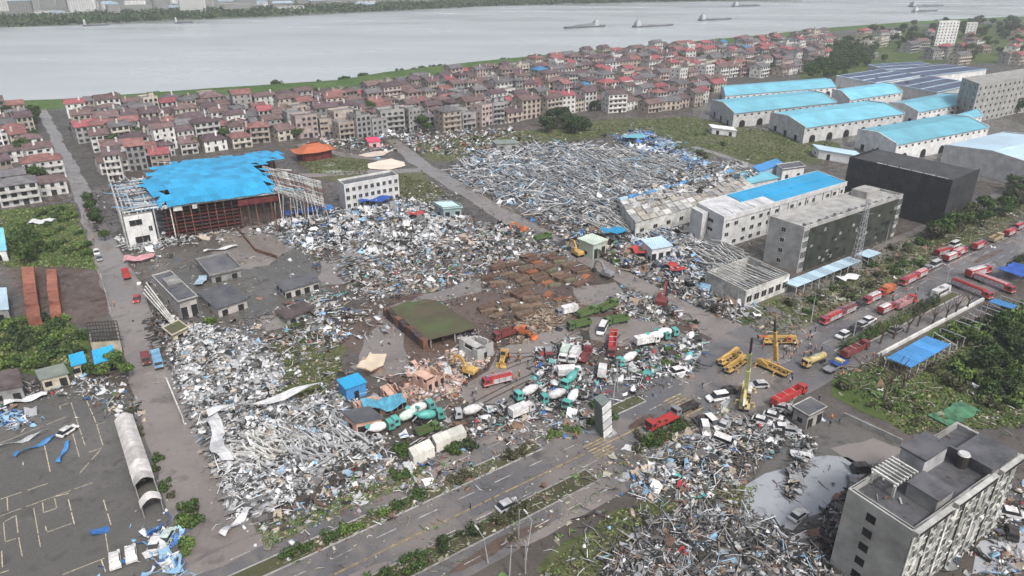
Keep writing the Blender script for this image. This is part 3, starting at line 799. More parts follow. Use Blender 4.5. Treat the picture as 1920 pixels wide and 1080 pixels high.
# ---- factory with bright blue roof
f = Frame((1358,410), (1586,344), (1532,324), 12); r = f.thing('blue_roof_factory', 'white two-tier factory with bright blue roof beside the grey dormitory', 'factory')
w = MB(); f.box(w, 0, f.W, 0, f.D, 0, 12); f.shell(w, -.4, f.W + .4, -.4, f.D + .4, 11, 12.9, .35); w.build('wall', WHITE, r)
cut = f.W * .40
q = MB(); f.box(q, cut, f.W, .0, f.D / 2, 12.03, 12.5); f.box(q, cut * .55, f.W, f.D / 2, f.D, 12.03, 12.9); q.build('roof', BLUE, r)
q = MB(); f.box(q, .0, cut - .1, 0, f.D / 2 - .1, 12.03, 12.4); f.box(q, .0, cut * .55 - .1, f.D / 2, f.D, 12.03, 12.6)
for i in range(5): f.box(q, cut * i / 5, cut * i / 5 + 2, 1, f.D / 2 - 1, 12.4, 12.55 + .1 * (i % 2))
q.build('stripped_roof', mat('bare_insulation_roof', (.55,.56,.57), .7, .4, .15, stripe=1.2), r)
for k, z in ((0, 1.0), (1, 4.6), (2, 8.2)):
    for i in range(16):
        if (i * 7 + k * 3) % 5 == 0: continue
        f.window(r, 'front', f.W * (i + .5) / 16, z, 2.0, 1.5, glass=DARK if (i + k) % 3 == 0 else None)
for k, z in ((0, 1.2), (1, 4.8), (2, 8.2)): f.window(r, 'left', f.D * .45, z, 3.0, 1.3, glass=DARK)
for i in range(9):
    b_ = MB(); u = f.W * (.35 + i * .075); f.box(b_, u - .25, u + .25, -.5, -.0, 0, 12.2); b_.build('pilaster', WHITE, r)
b_ = MB(); f.box(b_, 1, 6, f.D * .7, f.D, 0, 13.4); b_ = MB(); f.box(b_, -3.5, -.5, f.D * .55, f.D, 0, 11.5); b_.build('stair_tower', WHITE, r)
# ---- grey dormitory with dark overgrown front
f = Frame((1508,430), (1693,368), (1629,352), 16); r = f.thing('dormitory', 'grey concrete dormitory block with dark overgrown front and flat roof', 'building')
w = MB(); f.shell(w, 0, f.W, 0, f.D, 0, 16.9, .4); w.build('wall', mat('grey_plaster', (.42,.42,.41), .85, .4, .2, bump=.1), r)
q = MB(); f.box(q, .4, f.W - .4, .4, f.D - .4, 15.6, 16); f.box(q, f.W * .76, f.W * .9, f.D * .45, f.D * .9, 16, 18.6); q.build('roof', PALER, r)
q = MB(); f.box(q, f.W * .055, f.W * .95, -.35, -.02, 0, 15.6); q.build('net_cover', mat('dark_green_net', (.045,.052,.042), .9, .6, .25), r)
for i in range(46):
    q = MB(); u, z = f.W * random.uniform(.07, .94), random.uniform(1, 14.5); f.box(q, u - .7, u + .7, -.5, -.35, z, z + random.uniform(.5, 1.3)); q.build('open_window', mat('torn_shutter', (.3,.32,.32), .8, .5, .8) if random.random() < .45 else DARK, r)
for u0 in (.0, .952):
    for i in range(3):
        for k in range(4): f.window(r, 'front', f.W * u0 + .8 + i * f.W * .048 / 3, 1.2 + 3.8 * k, .9, 2.6)
for k in range(4): f.window(r, 'left', f.D * .55, 1.5 + 3.8 * k, 1.6, 1.6, glass=DARK)
for k in range(14):
    q = MB(); u = f.W * (k + .3) / 14; f.box(q, u, u + 1.2, .5, 1.8, 16, 16.6 + random.random()); q.build('roof_unit', STEEL if k % 2 else GREYC, r)
# ---- building wrapped in black net
f = Frame((1593,294), (1787,338), (1838,316), 20); r = f.thing('netted_building', 'long building wholly wrapped in black safety net with white rail strips', 'building')
w = MB(); f.box(w, .6, f.W - .6, .6, f.D - .6, 0, 19); w.build('wall', GREYC, r)
n = int(f.W / 6)
for i in range(n):
    for k in range(5):
        q = MB(); f.box(q, f.W * i / n + .04, f.W * (i + 1) / n - .04, -.0, .12 + .1 * ((i + k) % 2), 4 * k + .03, 4 * k + 3.97); q.build('net_panel', NET, r)
for k in range(5):
    for v0, v1 in ((.13, f.D / 2), (f.D / 2, f.D)):
        q = MB(); f.box(q, f.W - .15, f.W, v0, v1 - .05, 4 * k, 4 * k + 3.96); q.build('net_panel', NET, r); q = MB(); f.box(q, 0, .15, v0 + .3, v1 - .05, 4 * k, 4 * k + 3.96); q.build('net_panel', NET, r)
q = MB(); f.box(q, .7, f.W - .7, .7, f.D - .7, 19, 19.3); q.build('roof', mat('dark_roof', (.06,.06,.063), .7, .5, .2), r)
for i in range(6): q = MB(); f.box(q, f.W * (.28 + .115 * i), f.W * (.375 + .115 * i), .4, .75, 19.4, 20.1); q.build('rail_strip', WHITE, r)
for i in range(n): q = MB(); u = f.W * (i + .5) / n; f.box(q, u - .06, u + .06, -.15, -.03, 0, 20.4); q.build('scaffold_pole', CHASSIS, r)
# ---- five-storey corner building
f = Frame((1710,1007), (1912,861), (1792,799), 16); H5 = 16
r = f.thing('apartment_building', 'grey five-storey building with wet roof terraces and streaked white front', 'building')
w = MB(); f.shell(w, 0, f.W, 0, f.D, 0, H5 + 1.1, .35); f.box(w, .35, f.W - .35, .35, f.D - .35, 0, H5 - .5); w.build('wall', mat('weathered_grey_render', (.36,.36,.34), .85, .5, .12, col2=(.19,.19,.18), bump=.1), r)
q = MB(); f.box(q, .35, f.W - .35, .35, f.D - .35, H5 - .4, H5); q.build('roof', WETROOF, r)
# streaked white render bands between the window bays
LW = mat('streaked_white_render', (.58,.59,.56), .85, .7, .35, col2=(.16,.17,.15), lo=.42, hi=.6)
for i in range(13):
    q = MB(); u = f.W * (i + .04) / 13; f.box(q, u, u + f.W / 13 * (.42 if i % 3 else .62), -.12, -.0, .2, H5 - .4); q.build('render_band', LW, r)
for a, b in ((0, .3), (.34, .72), (.77, 1.0)):
    q = MB(); f.box(q, f.W * a, f.W * b, -.9, -.0, H5 + .4, H5 + 1.3); q.build('cornice', mat('pale_cornice', (.42,.42,.40), .8, .4, .4), r)
    q = MB(); f.box(q, f.W * a + .3, f.W * b - .3, -.95, -.9, H5 + .55, H5 + 1.15); q.build('cornice_recess_shade', DARK, r)  # dark strip set on the cornice face, standing in for recess shade
for k in range(5):
    for i in range(13):
        if random.random() < .06: continue
        f.window(r, 'front', f.W * (i + .78) / 13, .9 + 3.15 * k, 1.15, 1.6, glass=DARK)
    f.window(r, 'left', f.D * .58, .9 + 3.15 * k, 1.7, 1.6, glass=DARK, frame=False)
q = MB(); f.shell(q, f.W * .02, f.W * .99, f.D * .02, f.D * .985, H5, H5 + 1.1, .3); q.build('inner_parapet', GREYC, r)
q = MB(); f.box(q, f.W * .43, f.W * .64, f.D * .62, f.D * 1.0, H5, H5 + 3.4); ph = q.build('penthouse', mat('pale_grey_render', (.36,.36,.37), .8, .4, .3), r)
q = MB(); f.box(q, f.W * .42, f.W * .65, f.D * .60, f.D * 1.01, H5 + 3.4, H5 + 3.75); q.build('penthouse_roof', WETROOF, ph)
q = MB(); f.box(q, f.W * .23, f.W * .37, f.D * .08, f.D * .52, H5, H5 + 2.6); ph = q.build('stair_house', GREYC, r)
q = MB(); f.box(q, f.W * .225, f.W * .375, f.D * .06, f.D * .54, H5 + 2.6, H5 + 2.85); q.build('stair_roof', WETROOF, ph)
q = MB(); f.box(q, f.W * .70, f.W * .715, f.D * .02, f.D * .7, H5, H5 + 2.2); f.box(q, f.W * .715, f.W * .97, f.D * .02, f.D * .6, H5, H5 + 1.9); q.build('raised_terrace', WETROOF, r)
q = MB(); q.tube(f.p(f.W * .68, f.D * .42, H5), f.p(f.W * .68, f.D * .42, H5 + 2.6), 1.0, 1.0, 12); tk = q.build('water_tank', CHASSIS, r)
q = MB(); q.tube(f.p(f.W * .68, f.D * .42, H5 + 2.61), f.p(f.W * .68, f.D * .42, H5 + 2.9), 1.1, .9, 12); q.build('lid', WHITE, tk)
pg = MB()                                          # concrete pergola
u0, u1, v0, v1 = f.W * .17, f.W * .34, f.D * .60, f.D * .95
for u, v_ in ((u0, v0), (u1, v0), (u0, v1), (u1, v1)): q = MB(); f.box(q, u - .2, u + .2, v_ - .2, v_ + .2, H5, H5 + 2.5); q.build('pergola_post', DIRTYW, r)
for i in range(7): q = MB(); uu = u0 + (u1 - u0) * i / 6; f.box(q, uu - .16, uu + .16, v0 - .4, v1 + .4, H5 + 2.53, H5 + 2.9); q.build('pergola_beam', DIRTYW, r)
for v_ in (v0, (v0 + v1) / 2, v1): q = MB(); f.box(q, u0 - .5, u1 + .5, v_ - .14, v_ + .14, H5 + 2.3, H5 + 2.52); q.build('pergola_rail', DIRTYW, r)
f5 = f
for k in range(5):
    for i in range(13):
        if random.random() < .4: q = MB(); u = f.W * (i + .36 + random.uniform(-.05, .1)) / 13; f.box(q, u, u + .85, -.55, -.12, .6 + 3.15 * k, 1.2 + 3.15 * k); q.build('air_conditioner', random.choice([STEEL, DIRTYW]), r)
for i in range(7): q = MB(); u = f.W * (i * 2 + .02) / 13; q.tube(f.p(u, -.22, 0), f.p(u, -.22, H5), .1, .1, 6); q.build('downpipe', CHASSIS if i % 2 else DIRTYW, r)
for i in range(16): q = MB(); u, v_ = f.W * random.uniform(.04, .95), f.D * random.uniform(.05, .95); q.beam(f.p(u, v_, H5 + .1), f.p(u + random.uniform(-1.5, 1.5), v_ + random.uniform(-1.5, 1.5), H5 + random.uniform(.1, .5)), random.uniform(.1, .5), .08); q.build('roof_scrap', random.choice([DIRTYW, RUST, STEEL]), r)

# ---- stadium-like hall with torn blue roof
h = 13
f = Frame((300,389), (527,359), (512,283), h); hall = f
r = f.thing('market_hall', 'large hall with torn bright blue roof over red steel tiers', 'hall')
P = f.p
fr = Frame((228,402), (614,348), (512,282), h); rng = random.Random(2); PR = fr.p; off = fr.o - f.o
nu, nv = 24, 12
TORN = [(300,391),(331,387),(430,373),(523,360),(516,338),(500,330),(490,316),(500,309),(540,303),(532,289),(512,280),(470,284),(400,294),(340,305),(286,315),(276,332),(270,344),(264,356),(296,371)]
TORN_W = [tuple(G(x, y, h + 1)[:2]) for x, y in TORN]
def rz_(u, v): return h + .5 + 2.4 * math.sin(math.pi * min(1, max(0, v / fr.D))) + 1.3 * noise.noise(Vector((u * .035, v * .035, 2)))
def rv(i, j):                                       # ragged sheet corners
    u, v = fr.W * i / nu, fr.D * j / nv; nv_ = noise.noise_vector(Vector((i * 1.7, j * 1.3, 4)))
    return u + nv_.x * .7, v + nv_.y * .9
for i in range(nu):
    for j in range(nv):
        cw = fr.o + PR(fr.W * (i + .5) / nu, fr.D * (j + .5) / nv, 0)
        dd = float(edge_dist(TORN_W, np.array([cw.x]), np.array([cw.y]))[0])
        if not bool(inside(TORN_W, cw.x, cw.y)) or (dd < 2.0 and rng.random() < .15): continue
        q = MB(); t = .06; cs = [rv(i, j), rv(i + 1, j), rv(i + 1, j + 1), rv(i, j + 1)]; lift = [0, 0, 0, 0]
        if dd < 5 and rng.random() < .35: lift[rng.randrange(4)] = rng.uniform(-1.6, 1.0)
        if dd < 3.5 and rng.random() < .4: cs.pop(rng.randrange(4)); lift = lift[:3]
        k = len(cs); top = [off + PR(u, v, rz_(u, v) + l) for (u, v), l in zip(cs, lift)]
        q.add(top + [p_ - Vector((0, 0, t)) for p_ in top], [tuple(range(k)), tuple(range(2 * k - 1, k - 1, -1))] + [(a, k + a, k + (a + 1) % k, (a + 1) % k) for a in range(k)])
        q.build('roof_sheet', BLUE, r)
LSL = mat('light_blue_slat', (.20,.40,.56), .5, .5, .3)
for j in range(70):                                 # bare purlins and hanging strips round the torn edges
    u, v = fr.W * rng.uniform(0, 1), fr.D * rng.uniform(0, 1); cw = fr.o + PR(u, v, 0)
    if bool(inside(TORN_W, cw.x, cw.y)) or bool(inside([tuple(G(x, y, h)[:2]) for x, y in [(150,300),(286,314),(200,358),(150,360)]], cw.x, cw.y)): continue
    drop = max(0, u / fr.W - .78) * 34 * (1 - v / fr.D * .6); L_ = rng.uniform(3, 11); q = MB()
    if rng.random() < .6: q.beam(off + PR(u - L_ / 2, v, max(1, rz_(u, v) - drop + 1)), off + PR(u + L_ / 2, v + rng.uniform(-1, 1), max(.5, rz_(u, v) - drop - 1)), rng.choice([.3, .3, 1.2]), .18)
    else: q.beam(off + PR(u, v - L_ / 2, max(1, rz_(u, v) - drop)), off + PR(u + rng.uniform(-1, 1), v + L_ / 2, max(.5, rz_(u, v) - drop)), .3, .3)
    q.build('purlin', rng.choice([STEEL, DIRTYW, LSL, RUST]), r)
for k in range(9):                                 # red tiers under the front eave
    q = MB(); z = .9 + k * 1.33; f.box(q, f.W * .0, f.W * (.98 if k > 5 else .62), .3 + k * .28, 2.6 + k * .28, z, z + .35); q.build('tier', REDP if k % 2 else mat('dark_brown_steel', (.09,.05,.045), .8, .5, .5), r)
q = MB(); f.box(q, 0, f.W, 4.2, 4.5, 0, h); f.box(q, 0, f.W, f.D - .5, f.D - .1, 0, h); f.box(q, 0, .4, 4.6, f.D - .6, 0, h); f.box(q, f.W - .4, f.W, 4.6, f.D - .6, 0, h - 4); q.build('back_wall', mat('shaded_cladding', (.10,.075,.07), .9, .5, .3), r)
for i in range(15):
    q = MB(); u = f.W * (i + .5) / 15; f.box(q, u - .16, u + .16, -.4, .05, 0, h + .3); q.build('column', RUST if i % 4 else CHASSIS, r)
q = MB(); f.box(q, 0, f.W, -.6, -.41, h - .5, h + .2); q.build('eave_beam', STEEL, r)
q = MB(); f.box(q, f.W * .62, f.W * .98, -.75, -.61, h - 3.4, h - 1.2); q.build('red_banner', REDP, r)
for a, b in ((.1, .17), (.25, .29)): q = MB(); f.box(q, f.W * a, f.W * b, -.75, -.61, h - 2.0, h - .2); q.build('white_sheet', WHITE, r)
# stripped annex at the hall's street end
f = Frame((226,402), (318,388), (288,330), 13); r = f.thing('stripped_annex', 'steel framed hall end stripped to light blue slats above a white stair tower', 'hall')
for i in range(13):
    q = MB(); u = f.W * i / 12; q.beam(f.p(u, 0, 13 + random.uniform(-.6, .6)), f.p(u, f.D, 13 + random.uniform(-.6, .8)), .5, .4); q.build('rafter', STEEL, r)
for j in range(64):
    if random.random() < .08: continue
    v_ = f.D * j / 63; a, b = sorted((random.uniform(0, .3), random.uniform(.6, 1.05)))
    q = MB(); q.beam(f.p(f.W * a, v_, 13.5 + random.uniform(-.5, .3)), f.p(f.W * b, v_, 13.5 + random.uniform(-.9, .4)), random.choice([.3, .8, 1.4]), .12); q.build('roof_strip', random.choice([LSL, STEEL, DIRTYW, LSL, CHASSIS, WHITE]), r)
for u in (0, .33, .66, 1): 
    for v_ in (0, .33, .66, 1): q = MB(); f.box(q, f.W * u - .2, f.W * u + .2, f.D * v_ - .2, f.D * v_ + .2, 0, 13); q.build('column', DIRTYW, r)
for k in range(9):
    q = MB(); z = 1 + 1.4 * k; f.box(q, -.2, .0, 1, f.D * random.uniform(.6, 1), z, z + .35); q.build('side_rail', DIRTYW if k % 2 else STEEL, r)
fb_ = Frame((231,407), (284,398), (279,388), 12); 
tw = MB(); fb_.box(tw, 0, fb_.W, 0, fb_.D, 0, 12); tr = fb_.thing('stair_tower', 'white stair tower with dark openings standing under the stripped frame', 'tower')
tw.build('wall', WHITE, tr)
q = MB(); fb_.box(q, .0, fb_.W, 0.0, fb_.D, 12.01, 12.4); q.build('roof', PALER, tr)
for u, z, ww_, hh in ((.38, 8, 4.2, 2.2), (.5, 1, 5, 2.6), (.85, 5, 1.2, 2)): fb_.window(tr, 'front', fb_.W * u, z, ww_, hh, glass=DARK)
for k in range(3): fb_.window(tr, 'left', fb_.D * .5, 2 + 3.5 * k, 1.5, 1.5, glass=DARK)
# skeletal end of the hall: leaning purlins
r = thing('bent_roof_frame', 'curtain of bent steel purlins hanging off the open end of hall', 'steel frame', G(560, 400))
base = G(560, 400)
rg = random.Random(9)
def cur(a_, b_): 
    top = G(492, 312, 15).lerp(G(602, 340, 11), a_); bot = G(517, 362, 14).lerp(G(612, 392, 4), a_)
    return top.lerp(bot, b_) + Vector((0, 0, .9 * noise.noise(Vector((a_ * 9, b_ * 7, 3))) - 1.5 * b_ * (1 - b_)))
for i in range(44):                                # purlins still hung in rows, then bent down to the ground
    a_ = i / 43; q = MB(); b1 = rg.uniform(.75, 1.0)
    for k in range(4): q.beam(cur(a_, b1 * k / 4) - base, cur(a_ + rg.uniform(-.006, .006), b1 * (k + 1) / 4) - base, .26, .3)
    if i % 3 == 0: e = cur(a_, b1); q.beam(e - base, Vector((e.x + rg.uniform(-1.5, 1.5), e.y - rg.uniform(1, 3), rg.uniform(.2, 3))) - base, .24, .24)
    q.build('purlin', rg.choice([STEEL, DIRTYW, DIRTYW, CHASSIS]), r)
for i in range(20):
    b_ = i / 19; q = MB()
    for k in range(5): q.beam(cur(k / 5, b_) - base + Vector((0, 0, .35)), cur((k + 1) / 5, b_) - base + Vector((0, 0, .35)), .22, .2)
    q.build('rafter', rg.choice([STEEL, RUST, DIRTYW]), r)
for t in (0, .3, .6, 1):
    a = G(522 + 90 * t, 440 - 34 * t); q = MB(); q.beam(a - base, a - base + Vector((0, 0, 11)), .35); q.build('column', RUST, r)
# ---- temple with curved orange roof
p = G(590, 296); r = thing('temple', 'small red temple with orange upturned hip roof behind the blue hall', 'temple', p, RZ(ROAD_AZ))
q = MB(); q.box(-8, 8, -5, 5, 0, 4.5); q.build('wall', REDP, r)
q = MB()
prof = [(1.35, 4.2), (1.12, 4.6), (.85, 5.6), (.55, 7.2), (.35, 8.0)]
vs = []; fs = []
for k, (sc_, z) in enumerate(prof):
    for (cx, cy) in ((-8, -5), (0, -5), (8, -5), (8, 0), (8, 5), (0, 5), (-8, 5), (-8, 0)):
        up = .7 if (k == 0 and cx and cy) else 0
        vs.append((cx * sc_, cy * (sc_ if k < 4 else .08), z + up))
    if k: fs += [((k-1)*8+i, (k-1)*8+(i+1) % 8, k*8+(i+1) % 8, k*8+i) for i in range(8)]
q.add(vs, fs); q.build('roof', mat('orange_tiles', (.42,.13,.06), .7, .3, .6), r)
q = MB(); q.box(-3, 3, -.3, .3, 7.9, 8.6); q.build('ridge', REDP, r)
for x in (-7, -2.5, 2.5, 7): q = MB(); q.tube((x, -5.9, 0), (x, -5.9, 4.2), .3); q.build('column', REDP, r)

# ---- flat-roofed concrete compound
def flat_house(label, A, B, C, h, roof=WETROOF, wall=GREYC, parapet=.35, name='flat_roof_house', ov=.5, doors=2, cat='house', group=None):
    f = Frame(A, B, C, h); r = f.thing(name, label, cat, group)
    w = MB(); f.box(w, ov, f.W - ov, ov, f.D - ov, 0, h - .3); w.build('wall', wall, r)
    q = MB(); f.box(q, 0, f.W, 0, f.D, h - .3, h); q.build('roof', roof, r)
    if parapet:
        q = MB(); f.shell(q, 0, f.W, 0, f.D, h + .003, h + parapet, .25); q.build('parapet', wall, r)
    for i in range(doors):
        q = MB(); u = f.W * (i + .5) / doors; f.box(q, u - .9, u + .9, ov - .06, ov, .0, h * .62); q.build('door' if i % 2 else 'window', DARK, r)
    for i in range(max(1, doors - 1)):
        q = MB(); v_ = f.D * (i + .5) / max(1, doors - 1); f.box(q, ov - .06, ov, v_ - .7, v_ + .7, 1, 2.2); q.build('side_window', DARK, r)
    return r, f
flat_house('flat-roofed grey house with upstand rim around its wet roof', (393,518), (454,504), (425,475), 3.0, parapet=.7)
r, f = flat_house('dark-roofed two-storey house with pale end wall and rooftop upstand in compound', (333,567), (371,556), (320,508), 6.2, wall=mat('pale_wall', (.42,.40,.38), .85, .4, .3))
q = MB(); f.box(q, f.W * .25, f.W * .95, f.D * .55, f.D * .75, 6.21, 7.1); q.build('roof_upstand', GREYC, r)
for i in range(4):
    q = MB(); q.beam(f.p(-2.5 - i * .5, f.D * .9, 5.5 - i), f.p(-2 - i * .4, -2 - i, .6), .35, .25); q.build('leaning_plank', DIRTYW, r)
flat_house('grey flat-roofed house with pale fascia beside the flooded court', (406,580), (466,560), (428,531), 3.2, parapet=0, wall=mat('pale_wall', (.42,.40,.38)))
flat_house('small ruined house with pale stain on its roof and posts along front', (532,546), (601,526), (582,511), 3.2, parapet=0, doors=4, wall=mat('pale_wall', (.42,.40,.38)))
flat_house('mossy-roofed cream outhouse below the compound', (322,630), (354,614), (335,600), 2.6, roof=MOSS, wall=mat('cream_wall', (.52,.48,.38), .85, .4, .4), doors=1)
flat_house('long dark shed roof sagging beside the compound', (536,599), (590,578), (570,563), 2.2, roof=mat('purple_brown_roof', (.10,.08,.08), .8, .5, .3), parapet=0)
flat_house('guard house with wet grey flat roof amid wrecked cars', (1517,781), (1552,763), (1519,744), 4.2, doors=2, parapet=.12, wall=mat('pale_wall', (.42,.40,.38)))
flat_house('dark grey roofed shed beside the teal mixer trucks', (665,793), (721,783), (693,761), 4.2, roof=mat('slate_grey_roof', (.10,.105,.115), .6, .35, .3), parapet=0, wall=SALMON)
flat_house('light green metal container house at the street bend', (1113,459), (1141,449), (1110,437), 6, roof=mat('pale_green_sheet', (.50,.58,.50), .6, .3, .2, stripe=.6), wall=mat('pale_green_sheet', (.50,.58,.50)), parapet=0, name='container_house')
flat_house('mint-roofed teal pump house by the middle street', (830,391), (868,388), (848,377), 5, roof=mat('mint_roof', (.45,.62,.60), .5, .3, .2), wall=mat('teal_grey_wall', (.30,.40,.41), .7, .3, .3), parapet=.5, name='pump_house')
flat_house('white site house with blue wrecked roof among the red wreckage', (1222,467), (1262,460), (1240,442), 6, roof=LCYAN, wall=WHITE, parapet=0, doors=3)
flat_house('white flat-topped annex beside the teal factory roofs', (1467,318), (1511,312), (1498,303), 8, roof=WETROOF, wall=WHITE)
flat_house('teal-roofed low factory wing behind the bright blue roof', (1400,345), (1462,333), (1430,317), 6, roof=CYAN, wall=WHITE, parapet=0)
flat_house('blue-roofed lean-to beside the white annex', (1425,322), (1470,306), (1455,297), 7, roof=BLUE2, wall=LCYAN, parapet=0)
flat_house('pale blue roofed guard room below the wide warehouse', (1535,280), (1620,294), (1605,283), 5, roof=LCYAN, wall=WHITE, parapet=0)
flat_house('grey hut standing in the grass beyond the collapsed factory', (930,270), (975,268), (965,261), 4.5, roof=mat('greenish_roof', (.22,.25,.22), .7, .3, .3), parapet=0, wall=GREYC)
flat_house('pink sheet covered hut at the town edge', (690,266), (714,264), (708,256), 4, roof=mat('pink_sheet', (.62,.06,.13), .6, .2, .4), wall=mat('pink_wall', (.6,.35,.36), .8, .2, .4), parapet=0, doors=1)
flat_house('white cabin with white roof on the grass', (1335,239), (1383,245), (1375,238), 4, roof=WHITE, wall=WHITE, parapet=0, doors=2)
# left-hand sheds
def pitched(label, A, B, C, h, roof, wall, rise=.9, name='shed', cat='shed', doors=2):
    f = Frame(A, B, C, h); r = f.thing(name, label, cat)
    w = MB(); f.box(w, .4, f.W - .4, .4, f.D - .4, 0, h); w.build('wall', wall, r)
    q = MB(); P = f.p
    a = [P(0, 0, h), P(f.W, 0, h), P(f.W, f.D, h + rise), P(0, f.D, h + rise)]
    q.add(a + [v_ + Vector((0, 0, .18)) for v_ in a], [(3, 2, 1, 0), (4, 5, 6, 7), (0, 1, 5, 4), (1, 2, 6, 5), (2, 3, 7, 6), (3, 0, 4, 7)]); q.build('roof', roof, r)
    for i in range(doors):
        q = MB(); u = f.W * (i + .5) / doors; f.box(q, u - .8, u + .8, .34, .4, .1 if i % 2 else 1, 2.4); q.build('door' if i % 2 else 'window', DARK, r)
    return r, f
pitched('bright blue roofed shed by the left street', (177,684), (217,672), (213,653), 3.6, BLUE, mat('cream_wall', (.52,.48,.38)), 1.0)
pitched('smaller blue roofed lean-to joined to the bright blue shed', (134,688), (163,680), (158,664), 3.4, BLUE, mat('cream_wall', (.52,.48,.38)), .8)
pitched('grey roofed cream outbuilding beside the blue sheds', (74,714), (130,700), (121,686), 3.4, mat('greenish_roof', (.22,.25,.22)), mat('cream_wall', (.52,.48,.38)), .7)
pitched('dark roofed house with blue trim at the edge of the parking ground', (-25,737), (44,725), (37,697), 4, mat('purple_brown_roof', (.10,.08,.08)), GREYC, 1.0)
pitched('cyan roofed shed beyond the green plot', (-60,475), (13,470), (8,432), 4, CYAN, WHITE, 1.0)
pitched('banded blue and green roofed shed beside the brick ruins', (-60,585), (17,581), (14,545), 4, LCYAN, GREYC, 1.0)
# brick ruins
for lab, A, B, C in [('roofless red brick wall block with dark gap beside it', (48,590), (74,588), (62,497), ), ('second red brick wall block, lower, facing the dark gap', (92,583), (113,582), (104,500))]:
    f = Frame(A, B, C, 4); r = f.thing('brick_ruin', lab, 'ruin')
    for j in range(5):
        q = MB(); z = 4.2 - .5 * abs(j - 2) + random.uniform(-.4, .4); f.box(q, 0, f.W, f.D * j / 5 + .03, f.D * (j + 1) / 5 - .03, 0, z); q.build('wall_block', BRICK, r)
# burnt open frame over the cream shed
f = Frame((167,640), (226,636), (218,597), 4); r = f.thing('burnt_roof_frame', 'burnt black lattice of roof timbers above a cream wall by left street', 'ruin')
w = MB(); f.box(w, .2, f.W - .3, .2, .6, 0, 3.6); f.box(w, .2, .6, .6, f.D * .5, 0, 3.4); f.box(w, f.W - .7, f.W - .3, .6, f.D * .6, 0, 3.4); w.build('wall', mat('cream_wall', (.52,.48,.38)), r)
for i in range(11): q = MB(); u = f.W * i / 10; q.beam(f.p(u, 0, 3.9), f.p(u, f.D * .75, 4.6), .28); q.build('rafter', CHASSIS, r)
for j in range(6): q = MB(); v_ = f.D * .75 * j / 5; q.beam(f.p(0, v_, 4.15 + .7 * j / 5), f.p(f.W, v_, 4.15 + .7 * j / 5), .2); q.build('batten', CHASSIS, r)
# white vaulted long shed by the parking ground
f = Frame((262,948), (302,930), (247,771), 3.4); r = f.thing('vaulted_shed', 'long white vaulted shed roof between parking ground and left street', 'shed')
vs = []; k = 8
q = MB()
nseg = 14
for j in range(nseg):
    q = MB(); vs = []
    for v_ in (f.D * j / nseg, f.D * (j + 1) / nseg - .05):
        for i in range(k + 1): vs.append(f.p(f.W * i / k, v_, 2.6 + 1.3 * math.sin(math.pi * i / k) + .1 * noise.noise(Vector((i, v_, 0)))))
    fs = [(i, i + 1, k + 2 + i, k + 1 + i) for i in range(k)]
    if j == nseg - 1 or j not in (1, 2): q.add(vs, fs); q.build('roof_sheet', mat('grimy_white_sheet', (.58,.56,.54), .7, .35, .5), r)
w = MB(); f.box(w, .1, .3, 0, f.D, 0, 2.6); f.box(w, f.W - .3, f.W - .1, 0, f.D, 0, 2.6); w.build('wall', GREYC, r)
# mossy slab hall
f = Frame((803,637), (900,613), (818,555), 2.9); r = f.thing('mossy_hall', 'low sagging dark hall with mossy green roof open on its street side', 'hall')
q = MB(); nu, nv = 12, 12
def mz(i, j): return 2.8 + .6 * noise.noise(Vector((i * .35, j * .35, 1))) - 1.3 * max(0, (i - 8) / 4) * (j / 12)
vs = [f.p(f.W * (i / nu) + (.9 * noise.noise(Vector((i, j, 7))) if i in (0, nu) else 0), f.D * (j / nv) + (.9 * noise.noise(Vector((i, j, 9))) if j in (0, nv) else 0), mz(i, j)) for j in range(nv + 1) for i in range(nu + 1)]
q.add(vs, [(j*(nu+1)+i, j*(nu+1)+i+1, (j+1)*(nu+1)+i+1, (j+1)*(nu+1)+i) for j in range(nv) for i in range(nu)]); q.build('roof', MOSS, r)
BBW = mat('burnt_brown_wall', (.075,.055,.055), .9, .5, .4)
for j in range(10): q = MB(); f.box(q, -1.6 + .5 * noise.noise(Vector((j, 3, 3))), -.1, f.D * j / 10, f.D * (j + 1) / 10 - .05, 0, 2.9 + 1.0 * noise.noise(Vector((j * .8, 1, 2)))); q.build('wall_block', BBW if j % 3 else RUST, r)
q = MB(); f.box(q, .1, f.W * .8, f.D - .5, f.D - .1, 0, 1.8); f.box(q, f.W * .35, f.W - .2, 3, 3.3, 0, 1.8); q.build('wall', BBW, r)
for i in range(5): q = MB(); u = f.W * (.05 + .23 * i); f.box(q, u - .14, u + .14, .1, .4, 0, 2.4); q.build('post', CHASSIS if i % 2 else GREYC, r)
